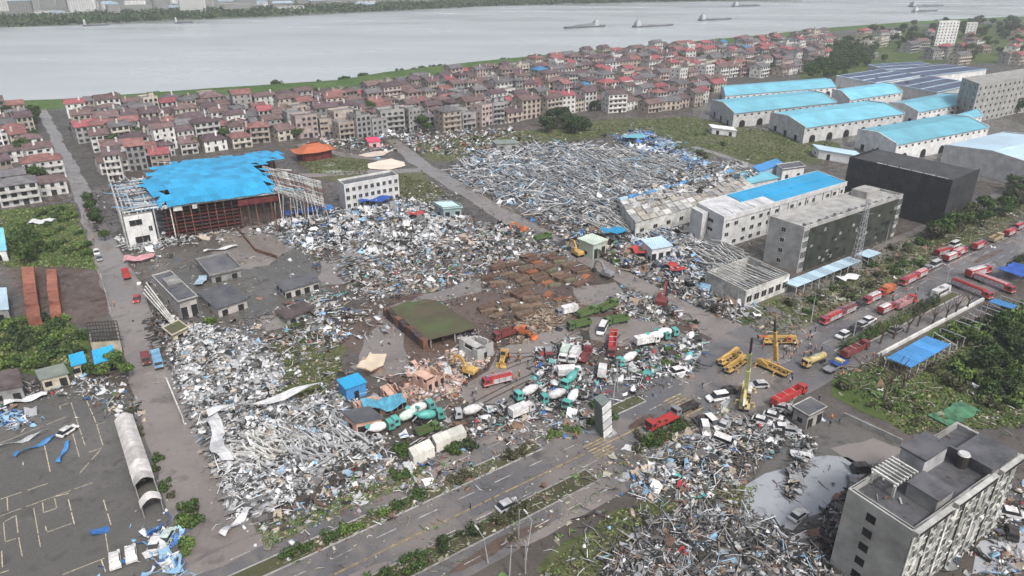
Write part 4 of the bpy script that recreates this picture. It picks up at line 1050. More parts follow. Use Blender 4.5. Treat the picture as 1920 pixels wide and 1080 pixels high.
# beige slab, salmon shells, blue hut
f = Frame((668,690), (722,692), (724,662), 2.6); r = f.thing('fallen_roof_slab', 'jagged beige roof slab lying over a low wall in the mud', 'roof slab')
q = MB(); poly = [(0,.1),(.12,.45),(.3,.55),(.42,1.05),(.52,.92),(1.02,.96),(.93,.3),(.72,.12),(.5,-.12),(.3,.02)]
q.prism([tuple((f.eu * (a * f.W) + f.ev * (b * f.D))[:2]) for a, b in poly], 2.2, 2.6); q.build('slab', mat('beige_slab', (.56,.47,.36), .8, .2, .3), r)
q = MB(); f.box(q, .15 * f.W, .85 * f.W, .3 * f.D, .8 * f.D, 0, 2.18); q.build('wall', SALMON, r)
def shell_house(label, A, B, C, h, wall, n=3):
    f = Frame(A, B, C, h); r = f.thing('house_shell', label, 'ruin', 'broken salmon walled house shells')
    for a in ((0, f.W, 0, .3), (0, f.W, f.D - .3, f.D), (0, .3, .3, f.D - .3), (f.W - .3, f.W, .3, f.D - .3), (f.W * .5, f.W * .5 + .25, .3, f.D - .3)):
        m_ = 4
        for k in range(m_):
            q = MB(); zz_ = h * random.uniform(.55, 1.0)
            if a[1] - a[0] > a[3] - a[2]: f.box(q, a[0] + (a[1] - a[0]) * k / m_, a[0] + (a[1] - a[0]) * (k + 1) / m_, a[2], a[3], 0, zz_)
            else: f.box(q, a[0], a[1], a[2] + (a[3] - a[2]) * k / m_, a[2] + (a[3] - a[2]) * (k + 1) / m_, 0, zz_)
            q.build('wall', wall, r)
    q = MB(); f.box(q, f.W * .1, f.W * .55, f.D * .2, f.D * 1.05, h * .75, h * .82); q.build('floor_slab', wall, r)
    for k in range(n): q = MB(); u = f.W * (k + .5) / n; f.box(q, u - .5, u + .5, -.06, 0, .2, 2.1); q.build('doorway', DARK, r)
    return r
shell_house('broken salmon house shell with doorways facing the muddy square', (800,712), (834,694), (806,680), 4, SALMON)
shell_house('broken salmon house shell with dark brick room inside', (735,748), (762,737), (738,712), 4, SALMON)
shell_house('low broken salmon shell beside the dark shed roof', (680,770), (735,756), (715,738), 2.8, SALMON)
shell_house('grey gabled house shell with salmon end wall by rubble heap', (895,652), (925,640), (890,622), 4.5, mat('grey_plaster', (.42,.42,.41)), 1)
p = G(662, 738); r = thing('blue_hut', 'bright blue sheet metal hut with turquoise lid in the mud', 'hut', p, RZ(ROAD_AZ))
q = MB(); q.box(-2.6, 2.6, -2.4, 2.4, 0, 3.6); q.build('wall', BLUE2, r); q = MB(); q.box(-2.9, 2.9, -2.7, 2.7, 3.6, 3.8); q.build('roof', BLUE, r); q = MB(); q.box(-.6, .6, -2.46, -2.4, 0, 2.1); q.build('door', DARK, r)
# long white site cabin in two stretches
for lab, A, B, C in [('long white box body lying beside the hedge, nearer end', (775,857), (815,838), (805,822)), ('long white box body lying beside the hedge, far end', (818,832), (875,809), (866,795))]:
    f = Frame(A, B, C, 2.8); r = f.thing('white_box_body', lab, 'container')
    for i in range(4): q = MB(); f.box(q, f.W * i / 4, f.W * (i + 1) / 4 - .04, 0, f.D, .4, 2.8); q.build('panel', mat('cream_white_sheet', (.66,.65,.58), .6, .2, .4), r)
    q = MB(); f.box(q, .3, f.W - .3, .3, f.D - .3, .03, .4); q.build('base', CHASSIS, r)

# ---- roofless factory row and frames
f = Frame((1400,545), (1481,514), (1404,481), 6); r = f.thing('roofless_workshop', 'roofless white workshop with bare parallel rafters', 'ruin')
for face in ((0, f.W, 0, .35), (0, f.W, f.D - .35, f.D), (0, .35, .35, f.D - .35), (f.W - .35, f.W, .35, f.D - .35)):
    q = MB(); f.box(q, *face, 0, 6); q.build('wall', DIRTYW, r)
for i in range(15): q = MB(); u = f.W * (i + .5) / 15; q.beam(f.p(u, f.D * .0, 6.1), f.p(u + random.uniform(-.3, .3), f.D * random.choice([.6, 1, 1]), 6.3 + random.uniform(-1.2, .4)), .3, .3); q.build('rafter', DIRTYW, r)
q = MB(); f.box(q, .4, f.W * .55, f.D * .45, f.D - .4, 4.2, 4.4); q.build('inner_slab', PALER, r)
for i in range(6): f.window(r, 'front', f.W * (i + .5) / 6, 1.6, 2.4, 2.2, glass=DARK)
f = Frame((1192,418), (1420,352), (1378,320), 6.5); r = f.thing('stripped_factory', 'long low factory with tan stripped roof and blue sheet edges', 'factory')
q = MB(); f.box(q, 0, f.W, 0, f.D, 0, 6); q.build('wall', DIRTYW, r)
for i in range(18):
    for j in range(5):
        if random.random() < .12: continue
        q = MB(); z = 6.1 + random.uniform(0, .5); f.box(q, f.W * i / 18, f.W * (i + 1) / 18 - .3, f.D * j / 5, f.D * (j + 1) / 5 - .3, z, z + .12); q.build('roof_sheet', random.choice([mat('tan_board', (.38,.35,.30), .85, .4, .4), DIRTYW, PALER, GREYC, mat('tan_board', (.38,.35,.30))]), r)
for i in range(14):
    q = MB(); f.box(q, f.W * i / 14, f.W * (i + .9) / 14, f.D * 1.0, f.D * 1.10, 6.2, 6.5 + random.random() * .5); q.build('blue_sheet', BLUE2 if i % 4 else LCYAN, r)
for i in range(10): f.window(r, 'front', f.W * (i + .5) / 10, 2, 2.2, 1.6, glass=DARK)
# boundary wall beside it
def wall_line(label, pts, h, m_, th=.3, cap=None, group=None, z0=0):
    for a, b in zip(pts, pts[1:]):
        A, B = G(*a), G(*b); d = B - A; n = max(1, int(d.length / 4)); r = thing('boundary_wall', label, 'wall', A, 0, group)
        for i in range(n):
            p_, q_ = d * (i / n), d * ((i + 1) / n) - d.normalized() * .05
            q = MB(); q.beam(p_ + Vector((0, 0, h / 2)), q_ + Vector((0, 0, h / 2)), th, h); q.build('wall_panel', m_, r)
wall_line('pale boundary wall between the factory yard and wrecked workshops', [(1282,436), (1392,484)], 3.2, DIRTYW)
wall_line('low brown wall dividing the flooded yards', [(440,425), (480,472), (520,485)], 1.2, RUST)
wall_line('concrete wall bounding the silt-covered courtyard', [(1580,784), (1690,835)], 1.6, GREYC)
wall_line('white kerb wall along the wrecked canopy', [(1645,669), (1843,563)], .9, mat('white_wall', (.62,.62,.60), .7, .3, .3), .7)
wall_line('pale wall along the left street below the rubble', [(314,720), (345,795)], 2.0, DIRTYW)
wall_line('low wall along the left street beside the grass', [(190,520), (208,585)], 1.4, GREYC)
# ---- canopies
def canopy(label, s0, s1, t0, t1, h, cover, m_, keep):
    r = thing('canopy', label, 'canopy', R(s0, t0))
    o = R(s0, t0); n = int((s1 - s0) / 4)
    for i in range(n + 1):
        s = s0 + (s1 - s0) * i / n
        for t in (t0, t1): q = MB(); q.beam(R(s, t) - o, R(s, t, h) - o, .18); q.build('post', STEEL, r)
        q = MB(); a, b = R(s, t0, h) - o, R(s + random.uniform(-.6, .6), t1, h - random.choice([0, 0, 1.2])) - o; q.beam(a, b, .22); q.build('beam', STEEL, r)
        if i < n and keep(i / n):
            q = MB(); s2 = s0 + (s1 - s0) * (i + 1) / n - .08; c = [R(s, t0, h + .15), R(s2, t0, h + .15), R(s2, t1, h + .3), R(s, t1, h + .3)]
            c = [v_ - o for v_ in c]; q.add(c + [v_ + Vector((0, 0, .1)) for v_ in c], [(3,2,1,0),(4,5,6,7),(0,1,5,4),(1,2,6,5),(2,3,7,6),(3,0,4,7)]); q.build('roof_sheet', m_, r)
    return r
def st_of(px, py, z=0): d = G(px, py, z) - RO; return d.dot(RU), d.dot(RN)
a, b = st_of(1494, 540, 3), st_of(1654, 476, 3)
canopy('pale blue bicycle shed canopy below the grey dormitory', a[0], b[0], a[1] - 5, a[1], 3, 1, LCYAN, lambda t: not (.72 < t < .8))
a = st_of(1662, 672, 3)
canopy('bright blue canopy with a torn bare far end by the woods', a[0], a[0] + 66, a[1], a[1] + 6.5, 3, 1, BLUE2, lambda t: t < .26 or (.84 < t < .93))
q = patch('canopy_floor', [tuple(R(a[0], a[1] - 1)), tuple(R(a[0] + 68, a[1] - 1)), tuple(R(a[0] + 68, a[1] + 7)), tuple(R(a[0], a[1] + 7))], .09, mat('brick_paving', (.13,.10,.095), .7, .4, .6), 0, world=True)
# far-bank buildings seen through haze
rt3 = random.Random(8)
for i in range(46):
    px = rt3.uniform(-80, 760); py = rt3.uniform(3, 36) * (1 - px / 1500) + 2
    p = G(px, py); w_ = rt3.uniform(18, 50); hh = rt3.choice([8, 10, 14, 20, 26])
    r = thing('far_building', ('wide ' if w_ > 36 else 'short ' if w_ < 26 else 'plain ') + ('white ' if i % 3 == 0 else 'grey ') + ('low hall' if hh < 12 else 'mid-height block' if hh < 22 else 'tall block') + (' with flat roof' if i % 2 else ' with pale blue hipped roof') + ' in haze on the far bank', 'building', (p.x, p.y, .6), RZ(60 + rt3.uniform(-15, 15)), 'buildings on the far bank')
    q = MB(); q.box(-w_/2, w_/2, -7, 7, 0, hh); q.build('wall', WHITE if i % 3 == 0 else GREYC, r)
    q = MB()
    if i % 2: q.box(-w_/2 - .4, w_/2 + .4, -7.4, 7.4, hh, hh + .8)
    else: q.profile([(-w_/2 - .5, hh), (w_/2 + .5, hh), (w_/2 - 3, hh + 3), (-w_/2 + 3, hh + 3)], -7.4, 7.4)
    q.build('roof', PALER if i % 2 else LCYAN, r)
    q = MB()
    for k in range(int(hh / 3.2)):
        for j in range(int(w_ / 4)): q.box(-w_/2 + 4 * j + 1.2, -w_/2 + 4 * j + 2.8, -7.06, -7, k * 3.2 + 1, k * 3.2 + 2.4)
    q.build('window', GLASS, r)['kind'] = 'stuff'
# ================================================================== vehicles
def paint(name, c, rough=.45, var=.35): return mat('paint_' + name, tuple(.93 * x for x in c), rough, var, .9, col2=tuple(.55 * x + .45 * m_ for x, m_ in zip(c, (.13,.105,.085))), spec=.45, lo=.38, hi=.58)
PAINT = {'red': paint('red', (.42,.03,.035)), 'maroon': paint('maroon', (.17,.03,.035)), 'green': paint('green', (.075,.15,.04)), 'white': paint('white', (.68,.68,.68)), 'teal': paint('teal', (.08,.38,.34)),
         'yellow': paint('yellow', (.50,.32,.09)), 'pale yellow': paint('pale_yellow', (.55,.45,.20)), 'blue': paint('blue', (.04,.12,.36)), 'orange': paint('orange', (.48,.13,.04)), 'grey': paint('grey', (.22,.23,.25)),
         'black': paint('black', (.02,.02,.022)), 'silver': paint('silver', (.42,.43,.45)), 'tan': paint('tan', (.45,.36,.22)), 'pink': paint('pink', (.60,.30,.32)), 'mint': paint('mint', (.52,.64,.58)), 'light blue': paint('light_blue', (.16,.36,.55))}
_wheel = {}
def wheel_mesh(r, w):
    if (r, w) not in _wheel:
        mb = MB(); mb.lathe((0, -w / 2, 0), (0, 1, 0), [(0, r * .55), (0, r * .9), (w * .15, r), (w * .85, r), (w, r * .9), (w, r * .55)], 12)
        me = mb.mesh('wheel'); me.materials.append(TYRE); _wheel[(r, w)] = me
    return _wheel[(r, w)]
def wheels(root, xs, y, r, w=.35):
    for x in xs:
        for s in (-1, 1):
            o = link('wheel', wheel_mesh(r, w), None, root); o.location = (x, s * y, r)
def cab(root, x1, L, W, z0, z1, m, slope=.3):
    c = MB(); c.profile([(x1, z0), (x1, z0 + (z1 - z0) * .45), (x1 - slope, z1), (x1 - L, z1), (x1 - L, z0)], -W / 2, W / 2); co = c.build('cab', m, root)
    g = MB(); za, zb = z0 + (z1 - z0) * .50, z0 + (z1 - z0) * .93; f = lambda z: x1 - slope * (z - (z0 + (z1 - z0) * .45)) / ((z1 - z0) * .55)
    g.add([(f(za) + .04, -W * .44, za), (f(za) + .04, W * .44, za), (f(zb) + .04, W * .44, zb), (f(zb) + .04, -W * .44, zb)], [(0, 1, 2, 3)]); g.build('windscreen', GLASS, co)
    for s in (-1, 1): g = MB(); g.box(x1 - L * .75, x1 - L * .28, min(s * W / 2, s * (W / 2 + .03)), max(s * W / 2, s * (W / 2 + .03)), za, zb - .08); g.build('side_window', GLASS, co)
    for s in (-1, 1): g = MB(); g.box(x1, x1 + .05, s * W * .36 - .2, s * W * .36 + .2, z0 + .1, z0 + .38); g.build('headlight', FRAME, co)
    g = MB(); g.box(x1 - .05, x1 + .14, -W * .49, W * .49, z0 - .3, z0 + .05); g.build('bumper', CHASSIS, co)
    return co
TPL = {}
def vehicle(kind, c1='white', c2='white', L=8.5):
    key = (kind, c1, c2, L)
    if key in TPL: return TPL[key]
    r = bpy.data.objects.new('tmp', None); COL.objects.link(r)
    A, B = PAINT[c1], PAINT[c2]; W = 2.5; x1 = L / 2; x0 = -L / 2
    if kind in ('car', 'suv', 'van'):
        L = {'car': 4.6, 'suv': 4.8, 'van': 5.4}[kind]; x1, x0, W = L / 2, -L / 2, 1.9; zb, zt = (.85, 1.45) if kind == 'car' else (1.0, 1.8) if kind == 'suv' else (1.05, 2.1)
        b = MB()
        for y0, y1, k in ((-W / 2, W / 2, 0),):
            b.profile([(x1, .35), (x1 - .05, .65), (x1 - .9, zb - .02), (x0 + .25, zb), (x0, zb - .1), (x0 + .02, .35)], y0, y1)
        b.build('body', A, r)
        f0, f1 = (x1 - 1.05, x1 - 1.85) if kind != 'van' else (x1 - .7, x1 - 1.35); e0, e1 = (x0 + .35, x0 + 1.0) if kind == 'car' else (x0 + .1, x0 + .3)
        g = MB(); wi, wt = W / 2 - .06, W / 2 - .22
        g.add([(f0, -wi, zb), (f0, wi, zb), (e0, wi, zb), (e0, -wi, zb), (f1, -wt, zt), (f1, wt, zt), (e1, wt, zt), (e1, -wt, zt)], [(0, 1, 5, 4), (1, 2, 6, 5), (2, 3, 7, 6), (3, 0, 4, 7)]); g.build('windows', GLASS, r)
        g = MB(); g.box(e1 - .12, f1 + .12, -wt - .05, wt + .05, zt, zt + .07); g.build('roof', A, r)
        for s in (-1, 1): g = MB(); g.box(x1 - .12, x1 + .02, s * W * .36 - .2, s * W * .36 + .2, .55, .75); g.build('headlight', FRAME, r)
        wheels(r, (x1 - .85, x0 + .85), W / 2 - .08, .34, .22)
    elif kind == 'bus':
        b = MB(); b.profile([(x1, .4), (x1, 1.5), (x1 - .2, 2.9), (x0 + .1, 2.9), (x0, 1.5), (x0, .4)], -W / 2, W / 2); b.build('body', A, r)
        for s in (-1, 1):
            for i in range(5): g = MB(); u = x0 + .6 + (L - 2.2) * i / 5; g.box(u, u + (L - 2.2) / 5 - .15, min(s * W / 2, s * (W / 2 + .03)), max(s * W / 2, s * (W / 2 + .03)), 1.4, 2.4); g.build('side_window', GLASS, r)
        g = MB(); g.add([(x1 + .02, -W * .44, 1.5), (x1 + .02, W * .44, 1.5), (x1 - .14, W * .44, 2.7), (x1 - .14, -W * .44, 2.7)], [(0, 1, 2, 3)]); g.build('windscreen', GLASS, r)
        g = MB(); g.box(-1, 1.2, -.6, .6, 2.9, 3.1); g.build('roof_unit', PAINT['grey'], r)
        wheels(r, (x1 - 1.4, x0 + 1.6), W / 2 - .15, .48)
    else:
        ch = MB(); ch.box(x0, x1 - .4, -.5, .5, .6, .95); ch.build('chassis', CHASSIS, r)
        rear = (x0 + .9, x0 + 2.2) if L > 7 else (x0 + 1.1,)
        wheels(r, (x1 - 1.2,) + rear, W / 2 - .2, .52)
        if kind == 'dump':
            cab(r, x1, 2.0, W, .8, 2.9, A)
            xb, xe = x1 - 2.3, x0 - .2; b = MB()
            b.box(xe, xb, -W / 2, W / 2, 1.0, 1.2)
            for s in (-1, 1): b.box(xe, xb, min(s * W / 2, s * (W / 2 - .12)), max(s * W / 2, s * (W / 2 - .12)), 1.2, 2.6)
            b.box(xb - .15, xb, -W / 2 + .12, W / 2 - .12, 1.2, 2.9); b.box(xe, xe + .12, -W / 2 + .12, W / 2 - .12, 1.2, 2.5); bo = b.build('tipper_body', B, r)
            g = MB()
            for s in (-1, 1):
                for i in range(6): u = xe + .4 + (xb - xe - .8) * i / 5; g.box(u - .07, u + .07, min(s * W / 2, s * (W / 2 + .08)), max(s * W / 2, s * (W / 2 + .08)), 1.2, 2.55)
            g.build('side_rib', B, bo)
            g = MB(); g.box(xe + .2, xb - .2, -W / 2 + .15, W / 2 - .15, 1.2, 1.45); g.build('load', MUD2, bo)
        elif kind == 'mixer':
            cab(r, x1, 1.9, W, .8, 2.9, A)
            d = MB(); d.lathe((x1 - 2.3, 0, 1.9), (-1, 0, .16), [(0, .5), (.5, 1.0), (1.8, 1.3), (3.2, 1.3), (4.6, .8), (5.2, .55)], 14); dr = d.build('drum', B, r, True)
            g = MB(); g.lathe((x0 + .9, 0, 2.7), (-.4, 0, .9), [(0, .3), (.9, .75)], 10); g.build('hopper', A, dr)
            g = MB(); g.beam((x0 + .5, 0, 2.3), (x0 - .8, 0, 1.0), .5, .12); g.build('chute', STEEL, r)
            g = MB(); g.beam((x0 + 1.2, 0, .95), (x0 + 1.4, 0, 2.0), 1.2, .3); g.beam((x1 - 2.3, 0, .95), (x1 - 2.3, 0, 1.9), 1.2, .3); g.build('drum_stand', CHASSIS, r)
        elif kind == 'box':
            cab(r, x1, 1.8, W, .75, 2.7, A)
            for i in range(3): b = MB(); Lb = (L - 2.1) / 3; b.box(x0 + Lb * i, x0 + Lb * (i + 1) - .03, -W / 2, W / 2, 1.0, 3.3); b.build('box_panel', B, r)
        elif kind == 'tank':
            cab(r, x1, 1.9, W, .8, 2.8, A); d = MB(); d.lathe((x1 - 2.3, 0, 1.95), (-1, 0, 0), [(0, .7), (.15, 1.1), (L - 2.6, 1.1), (L - 2.4, .7)], 14); to = d.build('tank', B, r, True)
            g = MB(); g.box(-1.5, .5, -.3, .3, 3.02, 3.2); g.build('walkway', STEEL, to)
        elif kind == 'flat':
            cab(r, x1, 1.9, W, .8, 2.8, A); b = MB(); b.box(x0 - .2, x1 - 2.2, -W / 2, W / 2, 1.0, 1.2); bo = b.build('flatbed', B, r)
            for s in (-1, 1): g = MB(); g.box(x0 - .2, x1 - 2.2, min(s * W / 2, s * (W / 2 - .08)), max(s * W / 2, s * (W / 2 - .08)), 1.2, 1.65); g.build('side_board', B, bo)
        elif kind == 'fire':
            co = cab(r, x1, 2.4, W, .7, 2.9, A)
            b = MB(); b.box(x0, x1 - 2.5, -W / 2, W / 2, .9, 3.0); bo = b.build('body', A, r)
            for s in (-1, 1):
                for i in range(3): g = MB(); u = x0 + .3 + (L - 3.2) * i / 3; g.box(u, u + (L - 3.2) / 3 - .2, min(s * W / 2, s * (W / 2 + .03)), max(s * W / 2, s * (W / 2 + .03)), 1.15, 2.6); g.build('shutter', PAINT['silver'], bo)
            g = MB(); g.box(x0 + .4, x1 - 3, -.9, .9, 3.0, 3.25); g.build('roof_locker', B, bo)
            g = MB()
            for s in (-.35, .35): g.beam((x0 - .3, s, 3.45), (x1 - 1.2, s, 3.55), .09)
            for i in range(9): u = x0 + (L - 1.5) * i / 8; g.beam((u, -.35, 3.5), (u, .35, 3.5), .07)
            g.build('ladder', PAINT['silver'], r)
            g = MB(); g.box(x1 - 1.5, x1 - 1.1, -.9, .9, 2.9, 3.1); g.build('light_bar', PAINT['blue'], co)
            g = MB(); g.box(x0, x1 + .01, -W / 2 - .02, W / 2 + .02, 1.0, 1.12); g.build('white_stripe', PAINT['white'], r)
        elif kind == 'crane':
            wheels(r, (x1 - 2.6, x0 + 3.6), W / 2 - .2, .52)
            b = MB(); b.box(x0, x1 - .1, -W / 2, W / 2, .95, 1.3); b.build('deck', A, r)
            g = MB()
            for i in range(5): u = x0 + 1 + (L - 3) * i / 5; g.box(u, u + .9, .35, 1.2, 1.3, 1.62)
            g.build('deck_box', CHASSIS, r)
            c = cab(r, x1, 1.9, 1.2 if L > 9 else 2.2, 1.0, 2.4, A)
            s_ = MB(); s_.profile([(x0 + .6, 1.5), (x0 + .6, 2.7), (x0 + 2.2, 2.9), (x0 + 4.4, 2.2), (x0 + 4.4, 1.5)], -1.15, .2); so = s_.build('slewing_body', A, r)
            oc = MB(); oc.profile([(x0 + 4.3, 1.5), (x0 + 4.3, 2.3), (x0 + 3.9, 3.0), (x0 + 2.7, 3.0), (x0 + 2.7, 1.5)], .3, 1.2); oo = oc.build('operator_cab', B, r); g = MB(); g.box(x0 + 2.9, x0 + 4.0, 1.2, 1.23, 2.1, 2.85); g.build('side_window', GLASS, oo)
            bm = MB(); bm.beam((x0 + 1.2, -.3, 2.6), (x1 - 1.5, -.3, 2.75), .6, .75); bo = bm.build('boom', A, r)
            bm = MB(); bm.beam((x1 - 1.6, -.3, 2.78), (x1 + 1.6, -.3, 2.85), .42, .5); bm.build('boom_section', B, bo)
            bm = MB(); bm.beam((x1 + 1.5, -.3, 2.9), (x1 + 1.7, -.3, 1.9), .5, .3); bm.build('hook_block', CHASSIS, bo)
            for x in (x0 + .8, x1 - 3.6):
                for sg in (-1, 1): g = MB(); g.beam((x, 0, 1.0), (x, sg * 2.2, 1.0), .28, .3); g.beam((x, sg * 2.15, 1.0), (x, sg * 2.15, .03), .22); g.box(x - .35, x + .35, sg * 2.15 - .35, sg * 2.15 + .35, .0, .12); g.build('outrigger', A, r)
        elif kind == 'trailer':
            b = MB(); b.box(x0, x1 - 3.0, -W / 2, W / 2, 1.0, 1.2)
            for s in (-1, 1): b.box(x0, x1 - 3, min(s * W / 2, s * (W / 2 - .12)), max(s * W / 2, s * (W / 2 - .12)), 1.2, 3.1)
            b.box(x0, x0 + .12, -W / 2 + .12, W / 2 - .12, 1.2, 3.1); b.box(x1 - 3.12, x1 - 3, -W / 2 + .12, W / 2 - .12, 1.2, 3.1); bo = b.build('cargo_body', B, r)
            for s in (-1, 1):
                for i in range(9): g = MB(); u = x0 + .5 + (L - 4) * i / 8; g.box(u - .08, u + .08, min(s * W / 2, s * (W / 2 + .09)), max(s * W / 2, s * (W / 2 + .09)), 1.1, 3.0); g.build('stake', B, bo)
            for i in range(3): g = MB(); u = x0 + .6 + (L - 4) * (i + .3) / 3; g.beam((u, -W / 2, 3.12), (u, W / 2, 3.12), .1); g.build('cross_bar', PAINT['white'], bo)
            cab(r, x1, 2.2, W, .8, 3.1, A)
    TPL[key] = r
    return r
def digger(kind, c):
    key = (kind, c)
    if key in TPL: return TPL[key]
    r = bpy.data.objects.new('tmp', None); COL.objects.link(r); A = PAINT[c]
    if kind == 'excavator':
        for s in (-1, 1): t = MB(); t.profile([(-1.9, .3), (-1.6, 0), (1.6, 0), (1.9, .3), (1.9, .55), (1.6, .85), (-1.6, .85), (-1.9, .55)], s * 1.15 - .28, s * 1.15 + .28); t.build('track', TYRE, r)
        b = MB(); b.profile([(-2.1, .95), (-2.2, 1.9), (-1.7, 2.1), (1.0, 2.0), (1.3, .95)], -1.3, 1.3); b.build('house', A, r)
        c_ = MB(); c_.profile([(.1, 2.0), (.1, 3.0), (1.1, 3.0), (1.5, 2.2), (1.5, 1.0), (.2, 1.0)], .35, 1.32); co = c_.build('cab', A, r); g = MB(); g.add([(1.53, .42, 1.5), (1.53, 1.25, 1.5), (1.15, 1.25, 2.95), (1.15, .42, 2.95)], [(0, 1, 2, 3)]); g.build('window', GLASS, co)
        m_ = MB(); m_.beam((.9, -.2, 1.6), (2.9, -.2, 4.6), .5, .7); m_.beam((2.8, -.2, 4.5), (5.0, -.2, 4.3), .45, .6); bo = m_.build('boom', A, r)
        m_ = MB(); m_.beam((4.8, -.2, 4.5), (5.7, -.2, 1.4), .38, .5); m_.build('stick', A, bo)
        m_ = MB(); m_.profile([(5.9, 1.5), (5.2, 1.4), (4.8, .7), (5.3, .3), (6.1, .6)], -.8, .4); m_.build('bucket', CHASSIS, bo)
    else:
        wheels(r, (1.5, -1.6), 1.05, .75, .55)
        b = MB(); b.profile([(-3.0, .9), (-3.0, 2.0), (-.6, 2.2), (-.6, .8)], -.95, .95); b.build('engine_body', A, r)
        b = MB(); b.profile([(-.6, .8), (-.6, 1.3), (2.2, 1.2), (2.2, .7)], -.7, .7); b.build('front_frame', A, r)
        c_ = MB(); c_.profile([(-.8, 1.4), (-.8, 3.2), (.6, 3.2), (.9, 2.2), (.9, 1.4)], -.75, .75); co = c_.build('cab', A, r); g = MB(); g.add([(.93, -.65, 2.15), (.93, .65, 2.15), (.64, .65, 3.1), (.64, -.65, 3.1)], [(0, 1, 2, 3)]); g.build('window', GLASS, co)
        for s in (-.5, .5): m_ = MB(); m_.beam((1.0, s, 1.7), (3.2, s, .7), .22, .4); m_.build('lift_arm', A, r)
        m_ = MB(); m_.profile([(3.0, .1), (3.1, 1.1), (3.5, 1.2), (3.3, .4), (4.2, .15), (4.2, .05)], -1.4, 1.4); m_.build('bucket', A, r)
    TPL[key] = r
    return r
USED = set()
def put(tpl, name, px, py, az, label, cat, group=None, scale=1.0, tilt=None, z=.09):
    if tpl.as_pointer() in USED: o = copy_tree(tpl)
    else: o = tpl; USED.add(tpl.as_pointer())
    o.name = name; p = G(px, py)
    o.location = (p.x, p.y, z); o.rotation_euler = (tilt[0] if tilt else 0, tilt[1] if tilt else 0, RZ(az)); o.scale = (scale,) * 3
    return tag(o, label, cat, group)
F_, B_ = ROAD_AZ, ROAD_AZ + 180
def mk(kind, c1, c2, L): return digger(kind, c1) if kind in ('excavator', 'loader') else vehicle(kind, c1, c2, L)
NM = {'dump': ('dump_truck', 'truck'), 'mixer': ('mixer_truck', 'truck'), 'box': ('box_truck', 'truck'), 'tank': ('tank_truck', 'truck'), 'flat': ('flatbed_truck', 'truck'), 'fire': ('fire_engine', 'fire engine'), 'crane': ('mobile_crane', 'crane'),
      'trailer': ('cargo_truck', 'truck'), 'excavator': ('excavator', 'excavator'), 'loader': ('wheel_loader', 'loader'), 'car': ('car', 'car'), 'suv': ('car', 'car'), 'van': ('van', 'van'), 'bus': ('minibus', 'bus')}
